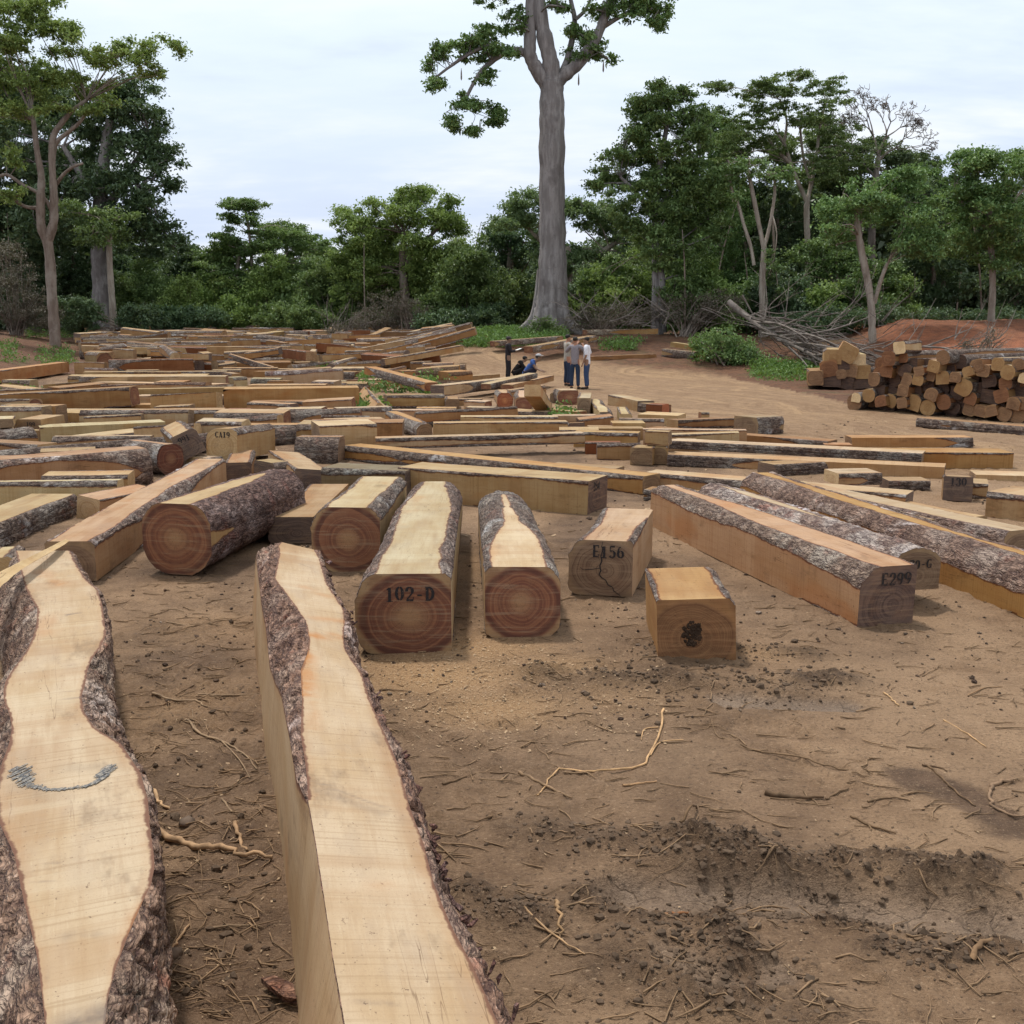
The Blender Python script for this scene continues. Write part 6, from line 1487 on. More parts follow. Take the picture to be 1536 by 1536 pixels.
def build_brush():
    rnd = random.Random(15)
    # fallen tree: pale trunk with branches
    pts = [atd(1093, 453, 52), atd(1125, 478, 51), atd(1165, 505, 49), atd(1210, 528, 47), atd(1250, 552, 45)]
    f = pts[0]
    for p in pts[1:]: p.z = max(p.z, gz(p.x, p.y) + .12)
    t = empty('fallen_tree', 'fallen pale grey tree with its butt raised, lying in the dead brush', 'tree', None, Matrix.Translation(Vector((pts[2].x, pts[2].y, gz(pts[2].x, pts[2].y)))))
    off = Vector(t.location); tb = TB(); sp_ = smooth_path(pts, 5); tb.add(sp_, np.linspace(.16, .06, len(sp_)), 9); tb.build('trunk', TR_DEAD, t, off)
    for k in range(9):
        i = rnd.randrange(5, len(sp_) - 2); a = sp_[i]; d = (sp_[i + 1] - sp_[i]).normalized(); e = a + d * rnd.uniform(1.5, 4) + Vector((rnd.uniform(-.3, .6), rnd.uniform(-1.2, .6), rnd.uniform(-.3, 1.0)))
        e.z = max(e.z, gz(e.x, e.y) + .05); tb = TB(); m = a.lerp(e, .5) + Vector((0, 0, rnd.uniform(-.1, .3))); tb.add(smooth_path([a, m, e], 4), np.linspace(.075, .02, 9), 6); tb.build('branch', TR_DEAD, t, off)
    # tangle of dead branches
    tb = TB()
    def branch(px, py, ang, ln, D, r=.05, zmax=2.0):
        a = atd(px, py, D); a.z = max(a.z, gz(a.x, a.y) + .05)
        d = Vector((math.cos(ang), rnd.uniform(-.35, .35), math.sin(ang)))
        q = [a]
        for k in range(4):
            d = (d + Vector((rnd.gauss(0, .16), rnd.gauss(0, .2), rnd.gauss(0, .14)))).normalized(); p = q[-1] + d * ln / 4; p.z = max(p.z, gz(p.x, p.y) + .03); q.append(p)
        tb.add(q, [r, r * .85, r * .65, r * .45, r * .2], 5)
        for k in range(2):
            b = q[rnd.randrange(1, 4)]; d2 = (d + Vector((rnd.gauss(0, .5), rnd.gauss(0, .5), rnd.gauss(0, .4)))).normalized(); e = b + d2 * ln * .35; e.z = max(e.z, gz(e.x, e.y) + .02); tb.add([b, b.lerp(e, .5) + Vector((0, 0, .05)), e], [r * .5, r * .35, r * .12], 4)
    for k in range(100):
        f_ = rnd.random(); px = 1120 + 160 * f_ + rnd.gauss(0, 12); py = 478 + 66 * f_ + rnd.gauss(0, 12)
        branch(px, py, -.45 + rnd.gauss(0, .3), rnd.uniform(1.2, 3.6), 51 - 6 * f_ + rnd.uniform(-1, 1), rnd.uniform(.02, .06))
    for k in range(40): branch(rnd.uniform(1235, 1400), rnd.uniform(518, 560), rnd.choice([-.2, .1, -.7, 2.9, .5]) + rnd.gauss(0, .2), rnd.uniform(1.2, 3.2), 41 + rnd.uniform(-2, 3), rnd.uniform(.02, .05))
    for k in range(26): branch(rnd.uniform(1140, 1330), rnd.uniform(470, 505), rnd.choice([.1, .4, 1.0, 2.6]) + rnd.gauss(0, .25), rnd.uniform(1.5, 4), 51 + rnd.uniform(-2, 3), rnd.uniform(.015, .035))
    for k in range(40): branch(rnd.uniform(850, 1060), rnd.uniform(462, 492), rnd.choice([.1, .8, 1.3, 2.4, 2.9]) + rnd.gauss(0, .3), rnd.uniform(1.0, 2.8), 58 + rnd.uniform(-3, 3), rnd.uniform(.015, .045))
    for k in range(16): branch(rnd.uniform(1420, 1490), rnd.uniform(505, 535), rnd.uniform(.1, 1.2), rnd.uniform(1.0, 2.4), 42, rnd.uniform(.015, .03))
    for k in range(22): branch(rnd.uniform(490, 545), rnd.uniform(478, 498), rnd.uniform(.2, 2.4), rnd.uniform(.8, 2.2), 70, rnd.uniform(.015, .03))
    o = tb.build('dead_brush', TR_DEAD); tag(o, 'tangle of silvery dead branches heaped along the wood edge', 'brush', kind='stuff')
# ------------------------------------------------------------------ ground sheet
def E5(x, y): return at(640 + x / 1.7143, 1000 + y / 1.7143)


RIDGES = [([(240, 420), (430, 460), (560, 470), (700, 475), (850, 490), (980, 515), (1100, 530), (1280, 545), (1450, 552)], .13, .055),
          ([(640, 500), (760, 505), (880, 515)], .12, .03),
          ([(780, 615), (950, 640), (1050, 665), (1200, 660), (1400, 680)], .07, .045),
          ([(110, 590), (200, 640), (300, 660)], .10, .045), ([(420, 610), (560, 640), (640, 720), (690, 800)], .14, .04), ([(500, 760), (640, 830), (800, 870), (950, 900)], .16, .045),
          ([(280, 20), (480, 40), (700, 45), (900, 60), (1060, 40)], .16, .035), ([(700, 620), (760, 720), (820, 790)], .10, .03),
          ([(560, -20), (740, -40), (980, -30)], .14, .03), ([(1150, 740), (1300, 760), (1480, 720)], .06, .02)]
GROOVES = [([(540, 585), (760, 590), (980, 600), (1200, 625), (1536, 655)], .135, -.08), ([(760, 90), (900, 100), (1080, 105)], .08, -.02), ([(640, 760), (740, 830), (900, 800)], .07, -.02)]
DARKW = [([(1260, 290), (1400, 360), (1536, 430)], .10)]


def build_ground():
    ys = [-30, -8, -2, 0, .8]
    y = 1.2
    while y < 20: ys.append(y); y *= 1.0062
    while y < 150: ys.append(y); y *= 1.02
    ys += [180, 240, 400, 900, 2500]; ys = np.array(ys)
    ks = np.concatenate([[-40, -12, -5, -2.6, -1.7, -1.3, -1.12], np.linspace(-1, 1, 801), [1.12, 1.3, 1.7, 2.6, 5, 12, 40]])
    Y, K = np.meshgrid(ys, ks, indexing='ij')
    X = K * (.62 * np.clip(Y, 1.2, 160) + .9)
    Z = ground(X, Y)
    p = np.stack([X, Y, X * 0], -1)
    near = S((45 - Y) / 25)
    h = .030 * fbm(p * .9, 4, 1) * near
    fine = fbm(p * 7, 5, 11, .6); med = fbm(p * 2.6, 3, 15)
    rough = .35 + .65 * S((med + .25) / .5)
    h = h + near * rough * .015 * fine
    h = h + near * .016 * fbm(np.stack([X * 1.1 + .25 * Y, Y * 5.5 + .6 * X, X * 0], -1), 4, 81, .6) * S((13 - Y) / 6)
    crumb = np.maximum(0, fbm(p * 13, 3, 83, .6) - .08) * S((med + .1) / .3); h = h + near * .05 * crumb
    clod = np.zeros_like(X); wet = np.zeros_like(X); dark = np.zeros_like(X)
    n1 = fbm(p * 5, 3, 21); lump = np.maximum(0, fbm(p * 16, 3, 25, .6) + .25); lump2 = np.maximum(0, fbm(p * 34, 2, 29, .6) + .15)
    m = (Y < 16) & (np.abs(X) < 9)
    for pts, w, hh in RIDGES:
        q = [E5(*a) for a in pts]; d = np.full(X.shape, 9.); d[m] = seg_dist(X[m], Y[m], q)
        k = np.exp(-(d / w) ** 2) * np.clip(.75 + 1.0 * n1, 0, 1.5)
        h = h + k * (hh * .85 + hh * 1.0 * np.minimum(lump, .6) + .022 * lump2); clod = np.maximum(clod, k)
    for pts, w, hh in GROOVES:
        q = [E5(*a) for a in pts]; d = np.full(X.shape, 9.); d[m] = seg_dist(X[m], Y[m], q)
        k = S(1.5 - d / w) * np.clip(.9 + .8 * n1, 0, 1.1); h = h * (1 - .7 * k) + hh * k; wet = np.maximum(wet, k * (1 - clod)); clod = clod * (1 - .6 * k)
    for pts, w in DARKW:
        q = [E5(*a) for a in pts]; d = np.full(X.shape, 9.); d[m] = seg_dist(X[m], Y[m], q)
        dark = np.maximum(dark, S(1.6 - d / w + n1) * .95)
    # churned mud round the lone block and between the two long cants
    q = at(1043, 1010); d = np.hypot(X - q.x, Y - q.y); k = np.exp(-(d / .65) ** 2) * np.clip(.7 + n1, 0, 1.3); h = h + k * .035 * lump; clod = np.maximum(clod, .8 * k)
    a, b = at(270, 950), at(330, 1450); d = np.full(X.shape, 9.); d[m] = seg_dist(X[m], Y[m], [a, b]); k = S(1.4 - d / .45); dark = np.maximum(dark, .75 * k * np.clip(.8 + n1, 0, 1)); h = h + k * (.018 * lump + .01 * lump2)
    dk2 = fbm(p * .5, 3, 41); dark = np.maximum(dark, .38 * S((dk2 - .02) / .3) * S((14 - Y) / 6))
    # tyre-tread furrows beyond the logs, small
    dust = np.zeros_like(X)
    for (px, py, sx, sy, a_) in ((650, 1015, .62, .42, 1.0), (740, 1060, .5, .32, .8), (700, 975, .6, .35, .9), (610, 995, .4, .3, .9), (300, 940, .5, .5, .35), (560, 930, .25, .5, .6), (830, 1000, .4, .3, .6), (700, 850, .35, .8, .5), (1130, 985, .35, .2, .4), (280, 1060, .4, .5, .4), (900, 1050, .6, .3, .35)):
        q = at(px, py); dust = np.maximum(dust, a_ * np.exp(-((X - q.x) / sx) ** 2 - ((Y - q.y) / sy) ** 2))
    rdp = [at(1700, 640), at(1500, 665), at(1250, 630), at(1080, 600), at(950, 568), at(800, 542), at(690, 527), at(560, 519)]
    dr_ = seg_dist(X, Y, rdp); wr = 3.4
    road = S((wr + 2.2 - dr_ + 1.4 * fbm(p * .5, 3, 61)) / 2.4)
    road = np.maximum(road, .75 * S((Y - 14) / 8) * S((30 - Y) / 10) * S((X - 1) / 4))
    # mud and bare earth beyond the road, red earth on the slope at the outer side
    lf = S(((-.55 * Y + 14.5 - 13.8) * 0 + (-X - (13.2 + (Y - 24) * .29))) / 1.5) * S((Y - 20) / 6)
    ed = [at(*q) for q in ((560, 512), (640, 521), (760, 535), (900, 548), (1000, 556), (1100, 567), (1200, 588), (1290, 612))]
    yb = np.interp(X, [q.x for q in ed], [q.y for q in ed]); yb = np.where(X < ed[0].x, 44, yb)
    far = np.maximum(lf, S((Y - yb + 1.2 * fbm(p * .6, 3, 63)) / 1.4) * (1 - S((X - 14) / 6) * (1 - S((Y - 36) / 6))))
    road = road * (1 - far)
    dark = np.maximum(dark, .9 * S((Y - 14) / 8) * S((46 - Y) / 6) * S((-1.5 - X - .05 * Y) / 3) * np.clip(.8 + 1.2 * n1, 0, 1))  # dark earth between the rows, with the shade there painted in
    dark = np.maximum(dark, .8 * S((Y - 7) / 2.5) * S((24 - Y) / 7) * S((.34 * Y - X) / 2) * np.clip(.55 + 1.5 * fbm(p * 1.3, 3, 67), 0, 1))  # damp dark mud among the logs, with ground shade in the colour
    red = S((X - (15.5 + (Y - 44) * .12)) / 2.5) * S((Y - 38) / 5) * (1 - S((Y - 62) / 6)) * np.clip(.8 + .6 * fbm(p * .3, 3, 65), 0, 1)
    h = h + red * .30 * np.abs(fbm(p * .55, 4, 73)) + far * .10 * fbm(p * 1.1, 4, 71) * S((Y - 18) / 10) + road * .03 * fbm(np.stack([X * .4, Y * 1.6, X * 0], -1), 3, 75) * S((Y - 14) / 8)
    h = np.where((np.abs(K) > 1.05) | (Y > 150) | (Y < 1), 0, h)
    Z = Z + h
    ny, nk = X.shape; i = np.arange(ny - 1)[:, None] * nk; j = np.arange(nk - 1)[None, :]
    Fq = np.stack([i + j, i + j + 1, i + nk + j + 1, i + nk + j], -1).reshape(-1, 4)
    V = np.stack([X, Y, Z], -1).reshape(-1, 3)
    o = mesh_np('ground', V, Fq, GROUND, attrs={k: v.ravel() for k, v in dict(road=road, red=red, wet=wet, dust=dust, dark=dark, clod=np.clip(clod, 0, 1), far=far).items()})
    tag(o, 'muddy brown ground of the timber yard with a tan haul road and wheel ruts', 'ground', kind='structure')
    return dict(X=X, Y=Y, Z=Z, clod=clod, dust=dust, ys=ys, dark=dark)


def sampler(gd):
    from bisect import bisect
    ys, Z = gd['ys'], gd['Z']; ks = np.concatenate([[-40, -12, -5, -2.6, -1.7, -1.3, -1.12], np.linspace(-1, 1, 801), [1.12, 1.3, 1.7, 2.6, 5, 12, 40]])
    def z(x, y, key='Z'):
        i = int(np.clip(np.searchsorted(ys, y) - 1, 0, len(ys) - 2)); k = x / (.62 * np.clip(y, 1.2, 160) + .9); j = int(np.clip(np.searchsorted(ks, k), 0, len(ks) - 1))
        j = max(0, j - 1); t = (y - ys[i]) / (ys[i + 1] - ys[i]); A = gd[key]; u = np.clip((k - ks[j]) / (ks[j + 1] - ks[j]), 0, 1) if j + 1 < len(ks) else 0
        return float((A[i, j] * (1 - u) + A[i, min(j + 1, len(ks) - 1)] * u) * (1 - t) + (A[i + 1, j] * (1 - u) + A[i + 1, min(j + 1, len(ks) - 1)] * u) * t)
    return z


def build_litter(gd):
    zf = sampler(gd); r_ = random.Random(33)
    # clods: angular lumps
    V, Fc = [], []
    ico = [(0, 0, 1), (.89, 0, .45), (.28, .85, .45), (-.72, .53, .45), (-.72, -.53, .45), (.28, -.85, .45), (.72, .53, -.45), (-.28, .85, -.45), (-.89, 0, -.45), (-.28, -.85, -.45), (.72, -.53, -.45), (0, 0, -1)]
    icf = [(0, 1, 2), (0, 2, 3), (0, 3, 4), (0, 4, 5), (0, 5, 1), (1, 6, 2), (2, 7, 3), (3, 8, 4), (4, 9, 5), (5, 10, 1), (6, 7, 2), (7, 8, 3), (8, 9, 4), (9, 10, 5), (10, 6, 1), (11, 7, 6), (11, 8, 7), (11, 9, 8), (11, 10, 9), (11, 6, 10)]
    def lump(x, y, s_):
        z = zf(x, y); n0 = len(V); a = r_.uniform(0, 6.3); ca, sa = math.cos(a), math.sin(a); fx, fy, fz = r_.uniform(.6, 1.3), r_.uniform(.6, 1.3), r_.uniform(.45, .9)
        for (u, v, w) in ico:
            k = s_ * r_.uniform(.65, 1.2); u, v, w = u * fx * k, v * fy * k, w * fz * k
            V.append((x + u * ca - v * sa, y + u * sa + v * ca, z + w + s_ * .25))
        Fc.extend(tuple(q + n0 for q in f) for f in icf)
    for pts, w, hh in RIDGES:
        q = [E5(*a) for a in pts]
        for k in range(int(260 * len(q) / 4)):
            i = r_.randrange(len(q) - 1); p = q[i].lerp(q[i + 1], r_.random()); lump(p.x + r_.gauss(0, w * .75), p.y + r_.gauss(0, w * .75), abs(r_.gauss(0, .0065)) + .003)
    q = at(1043, 1010)
    for k in range(240): lump(q.x + r_.gauss(0, .5), q.y + r_.gauss(-.05, .35), abs(r_.gauss(0, .010)) + .004)
    for k in range(1500):
        y = 1.9 * (12 / 1.9) ** r_.random() ; x = r_.uniform(-.55, .6) * y; lump(x, y, abs(r_.gauss(0, .0045)) + .002)
    for k in range(160):
        p = at(r_.uniform(170, 420), r_.uniform(930, 1530)); lump(p.x, p.y, abs(r_.gauss(0, .010)) + .004)
    o = mesh_np('mud_clods', V, Fc, CLOD, smooth=False); tag(o, 'crumbled mud clods along the wheel ruts', 'clods', kind='stuff')
    # chips and sawdust flakes
    V, Fc = [], []
    def chip(x, y, s_):
        z = zf(x, y) + .004; a = r_.uniform(0, 6.3); ca, sa = math.cos(a), math.sin(a); l, w = s_, s_ * r_.uniform(.25, .6); tz = r_.uniform(-.4, .4) * s_; tw = r_.uniform(-.3, .3) * s_; n0 = len(V)
        for u, v, dz in ((-l, -w, -tz), (l, -w, tz), (l * .8, w, tz + tw), (-l * .9, w, -tz + tw)): V.append((x + u * ca - v * sa, y + u * sa + v * ca, z + max(0, dz + s_ * .3)))
        Fc.append((n0, n0 + 1, n0 + 2, n0 + 3))
    for k in range(2600):
        p = at(r_.gauss(690, 90), r_.gauss(1015, 45)); chip(p.x, p.y, abs(r_.gauss(0, .0035)) + .0015)
    for k in range(900):
        p = at(r_.uniform(560, 1000), r_.uniform(860, 1130)); chip(p.x, p.y, r_.uniform(.003, .010))
    for k in range(1100):
        y = 1.9 * (9 / 1.9) ** r_.random(); chip(r_.uniform(-.5, .55) * y, y, abs(r_.gauss(0, .0028)) + .001)
    for k in range(350):
        p = at(r_.uniform(170, 420), r_.uniform(900, 1500)); chip(p.x, p.y, abs(r_.gauss(0, .004)) + .0015)
    for k in range(500):
        y = r_.uniform(10, 26); chip(r_.uniform(-.5, .5) * y, y, r_.uniform(.01, .04))
    o = mesh_np('wood_chips', V, Fc, CHIP, smooth=False); tag(o, 'sawdust flakes and wood chips strewn round the cut ends', 'wood chips', kind='stuff')
    # dark crumbs of bark and mud trampled among the logs
    V, Fc = [], []
    for k in range(2200):
        y = 5.5 * (26 / 5.5) ** r_.random(); x = r_.uniform(-.5, .5) * y
        s_ = abs(r_.gauss(0, .006)) * (1 + .05 * y) + .003; lump(x, y, s_)
    o = mesh_np('bark_crumbs', V, Fc, BARK, smooth=False); tag(o, 'crumbs of bark and dark mud trampled in among the logs', 'bark crumbs', kind='stuff'); o.color = (.7, .6, .5, 1)
    # sticks
    def stick(pts, w, label, group=None, col=(1, 1, 1), lift=.0, name='stick', branch=None):
        q = []
        for i, p in enumerate(pts):
            a = at(*p); a.z = zf(a.x, a.y) + w * .7 + (lift * math.sin(PI * i / (len(pts) - 1)) if lift else 0); q.append(a)
        sp_ = smooth_path(q, 5)
        sp_ = [p + Vector((r_.gauss(0, w * .5), r_.gauss(0, w * .5), abs(r_.gauss(0, w * .3)))) for p in sp_]
        tb = TB(); off = sp_[len(sp_) // 2].copy()
        tb.add(sp_, [w * (1 - .55 * i / len(sp_)) * r_.uniform(.85, 1.15) for i in range(len(sp_))], 7)
        if branch:
            for b in branch:
                qq = [];
                for p in b: a = at(*p); a.z = zf(a.x, a.y) + w * .6; qq.append(a)
                s2 = smooth_path(qq, 4); tb.add(s2, [w * .6 * (1 - .5 * i / len(s2)) for i in range(len(s2))], 6)
        o = tb.build(name, TWIG, None, off); o.location = off; tag(o, label, 'stick', group or 'sticks lying in the mud'); o.color = (*col, 1)
    e = lambda x, y: (640 + x / 1.7143, 1000 + y / 1.7143)
    h_ = lambda x, y: (x / 1.92, y / 1.92 + 780)
    stick([h_(462, 907), h_(520, 935), h_(600, 958), h_(690, 972), h_(775, 980)], .017, 'stout bare stick lying between the two long cants', col=(1.3, 1.2, 1.1))
    stick([h_(675, 885), h_(690, 925), h_(715, 962)], .010, 'short stick meeting the stout one', col=(1.2, 1.1, 1))
    stick([h_(405, 745), h_(440, 785), h_(460, 815), h_(485, 838)], .012, 'crooked pale stick against the cant with the dark arc', col=(1.6, 1.5, 1.35))
    stick([h_(440, 510), h_(500, 525), h_(560, 530), h_(595, 548)], .008, 'thin bent stick in front of the round purple-barked log')
    stick([h_(570, 510), h_(660, 512), h_(745, 510)], .006, 'straight thin stick beside the middle cant')
    stick([h_(480, 300), h_(560, 310), h_(640, 295), h_(690, 290)], .006, 'thin stick lying under the round log')
    stick([h_(540, 585), h_(580, 630), h_(640, 650), h_(700, 680), h_(740, 720)], .007, 'long forked twig between the long cants', branch=[[h_(580, 630), h_(560, 600), h_(555, 560)], [h_(640, 650), h_(690, 700), h_(720, 750)]])
    stick([h_(605, 1180), h_(680, 1172), h_(760, 1165)], .005, 'fine twig near the foot of the cant with the dark arc')
    stick([h_(485, 1240), h_(515, 1205), h_(545, 1170)], .007, 'short leaning twig at the peeled end of the cant with the arc', col=(1.4, 1.3, 1.2))
    stick([h_(640, 805), h_(665, 840), h_(680, 850)], .006, 'tiny curled twig above the stout stick')
    stick([e(610, 115), e(595, 190), e(570, 240), e(545, 268), e(430, 288), e(380, 280), e(335, 278), e(305, 315), e(285, 338)], .007, 'long pale crooked root winding across the mud', col=(1.7, 1.55, 1.3), branch=[[e(595, 160), e(560, 165), e(552, 195)], [e(575, 235), e(600, 205), e(660, 195)]])
    stick([e(238, 280), e(300, 312), e(375, 345)], .009, 'straight brown stick beside the pale root', col=(.85, .8, .75))
    stick([e(760, 195), e(850, 225), e(960, 250), e(1060, 270), e(1175, 280)], .006, 'long thin dark stick lying across the smooth mud', col=(.7, .65, .6), branch=[[e(800, 205), e(750, 190), e(730, 150)]])
    stick([e(875, 335), e(940, 345), e(1025, 350)], .013, 'dark short stick soaked with mud', col=(.4, .36, .33))
    stick([e(1025, 350), e(1060, 330), e(1085, 320)], .006, 'twig touching the dark soaked stick', col=(.6, .55, .5))
    stick([e(1135, 355), e(1190, 342), e(1245, 350)], .006, 'bowed brown twig near the wet dark streak', col=(.8, .75, .7))
    stick([e(1510, 305), e(1470, 305), e(1448, 330), e(1455, 365), e(1500, 395), e(1536, 400)], .010, 'hooked root at the edge by the wet dark streak', col=(.8, .75, .75))
    stick([e(1290, 260), e(1330, 300), e(1370, 335), e(1410, 365)], .007, 'dark twig along the wet dark streak', col=(.5, .45, .4))
    stick([e(1090, 395), e(1140, 420), e(1205, 440)], .007, 'dark twig above the churned ridge', col=(.55, .5, .45))
    stick([e(655, 415), e(680, 395), e(695, 378)], .008, 'short dark twig standing out of the ridge', col=(.5, .45, .4), lift=.04)
    stick([e(1330, 145), e(1390, 180), e(1440, 215)], .005, 'fine straw-coloured twig near the top of the bare mud', col=(1.6, 1.45, 1.2))
    stick([e(1390, 80), e(1430, 65), e(1480, 58)], .005, 'fine bowed twig higher on the bare mud', col=(1.0, .9, .8))
    stick([e(505, 318), e(545, 312), e(590, 305)], .006, 'small pale splinter by the long crooked root', col=(1.6, 1.4, 1.2), name='splinter')
    stick([e(250, 660), e(330, 715), e(405, 765)], .005, 'thin reed-like stick in the torn mud beside the middle cant', col=(1.4, 1.3, 1.15))
    stick([e(335, 630), e(338, 665), e(345, 710)], .009, 'short stub of wood stuck in the torn mud', col=(1.1, 1.0, .85))
    stick([e(1395, 770), e(1440, 735), e(1500, 700)], .011, 'broken stick at the outer end of the wet groove', col=(.85, .75, .65), branch=[[e(1440, 735), e(1450, 690), e(1440, 670)]])
    stick([e(600, 635), e(640, 660), e(690, 650)], .008, 'reddish curl of bark in the churned mud', col=(1.0, .65, .45), name='bark_curl')
    stick([e(1175, 70), e(1200, 95), e(1215, 110)], .006, 'small pale twig beyond the bare mud', col=(1.5, 1.4, 1.2))
    stick([e(40, 305), e(75, 295), e(105, 285)], .006, 'small dark twig by the middle cant', col=(.6, .55, .5))
    stick([e(1280, 260), e(1310, 262), e(1340, 275)], .006, 'small dark twig at the head of the wet streak', col=(.5, .45, .42))
    # slivers and rootlets nobody could count
    tb = TB()
    for k in range(1500):
        y = 2.0 * (11 / 2.0) ** r_.random(); x = r_.uniform(-.5, .58) * y; a = r_.uniform(0, 6.3) if r_.random() < .4 else r_.gauss(.1, .5); l = r_.uniform(.03, .16) * (1 + .05 * y); w = r_.uniform(.0012, .0035) * (1 + .08 * y)
        q = []
        for j in range(4):
            xx, yy = x + math.cos(a) * l * j / 3, y + math.sin(a) * l * j / 3; a += r_.gauss(0, .11); q.append(Vector((xx, yy, zf(xx, yy) + w + r_.uniform(0, .006))))
        tb.add(q, [w, w, w * .8, w * .4], 4)
    for k in range(260):
        p = at(r_.uniform(170, 420), r_.uniform(880, 1530)); a = r_.gauss(-.3, .6); l = r_.uniform(.05, .25); w = r_.uniform(.0015, .004); q = []
        for j in range(4):
            xx, yy = p.x + math.cos(a) * l * j / 3, p.y + math.sin(a) * l * j / 3; a += r_.gauss(0, .3); q.append(Vector((xx, yy, zf(xx, yy) + w + r_.uniform(0, .012))))
        tb.add(q, [w, w, w * .8, w * .4], 4)
    o = tb.build('twig_litter', TWIG); tag(o, 'fine twigs, rootlets and slivers pressed into the mud', 'litter', kind='stuff'); o.color = (.8, .75, .7, 1)
    # loose bark plate at the foot of the frame
    pts = [(392, 1480), (412, 1478), (440, 1492), (446, 1520), (425, 1516), (405, 1500)]
    q = [at(*p) for p in pts]; c = sum(q, Vector()) / len(q); V = []
    for p in q: V.append((p.x - c.x, p.y - c.y, zf(p.x, p.y) - c.z + .015 + r_.uniform(0, .02)))
    n = len(V); V = V + [(a, b, z + .018) for a, b, z in V]
    o = mesh_np('bark_plate', V, [tuple(range(n))[::-1], tuple(range(n, 2 * n))] + [(i, (i + 1) % n, n + (i + 1) % n, n + i) for i in range(n)], BARK, smooth=False); o.location = c; tag(o, 'loose plate of bark lying against the foot of the middle cant', 'bark'); o.color = (1.1, .75, .6, 1)
    # splintered slat leaning over the butt of the left cant
    P0, P1 = atz(-40, 905, .62), atz(95, 812, .52)
    tbm = []; L = (P1 - P0).length; M = Matrix.Translation(P0) @ basis(P0, P1)
    V, Fc = [], []; nx = 26
    for i in range(nx):
        u = i / (nx - 1); w = (.075 - .05 * u) * (1 + .25 * math.sin(9 * u) * .4) ; yy = .03 * math.sin(5 * u + .6); zz = .03 * math.sin(3 * u); th = .035 - .02 * u
        for (a, b) in ((-w, 0), (-w * .4, th * .5), (0, th), (w * .3, th * .55), (w * .9, th * .2), (w, -th * .3), (0, -th)): V.append((u * L, yy + a * r_.uniform(.93, 1.06), zz + b * r_.uniform(.9, 1.1)))
    for i in range(nx - 1):
        for k in range(7): Fc.append((i * 7 + k, i * 7 + (k + 1) % 7, (i + 1) * 7 + (k + 1) % 7, (i + 1) * 7 + k))
    Fc += [tuple(range(7))[::-1], tuple((nx - 1) * 7 + k for k in range(7))]
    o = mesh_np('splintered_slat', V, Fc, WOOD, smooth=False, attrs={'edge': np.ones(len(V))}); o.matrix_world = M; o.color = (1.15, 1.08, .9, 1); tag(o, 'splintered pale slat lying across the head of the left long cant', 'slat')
    # stones
    for i, (px, py, s_, lab) in enumerate(((h_(540, 878)[0], h_(540, 878)[1], .04, 'grey pebble near the stout bare stick'), (h_(500, 1250)[0], h_(500, 1250)[1], .03, 'grey stone near the peeled end of the cant with the arc'))):
        V, Fc = [], []; p = at(px, py); lump(p.x, p.y, s_); z0 = zf(p.x, p.y)
        o = mesh_np('pebble', np.array(V) - np.array([p.x, p.y, z0]), Fc, CLOD, smooth=True); o.location = (p.x, p.y, z0); o.color = (1.6, 1.7, 1.9, 1); tag(o, lab, 'stone')


# ------------------------------------------------------------------ people
def skin(name, nodes, edges, mat, parent, sub=2, col=(1, 1, 1)):
    me = bpy.data.meshes.new(name); names = list(nodes)
    me.from_pydata([nodes[k][0] for k in names], [(names.index(a), names.index(b)) for a, b in edges], []); me.update()
    ob = bpy.data.objects.new(name, me); COL.objects.link(ob)
    m = ob.modifiers.new('s', 'SKIN'); m.use_smooth_shade = True
    for v, k in zip(me.skin_vertices[0].data, names):
        r = nodes[k][1]; v.radius = r if isinstance(r, tuple) else (r, r); v.use_root = (k == names[0])
    ss = ob.modifiers.new('u', 'SUBSURF'); ss.levels = sub; ss.render_levels = sub
    dg = bpy.context.evaluated_depsgraph_get(); nm = bpy.data.meshes.new_from_object(ob.evaluated_get(dg))
    ob.modifiers.clear(); ob.data = nm; nm.name = name; bpy.data.meshes.remove(me); nm.materials.clear(); nm.materials.append(mat)
    ob.parent = parent; ob.color = (*col, 1); return ob


SKIN = mat_plain('skin_tone', (.20, .115, .075), .6, .12, 30, .35)
CLOTH = mat_plain('cloth', (.8, .8, .8), .9, .18, 40, .15)
HAIR = mat_plain('hair', (.02, .017, .015), .7, .3, 60, .3)
PAPER = mat_plain('paper', (.8, .8, .78), .8, .05, 10)


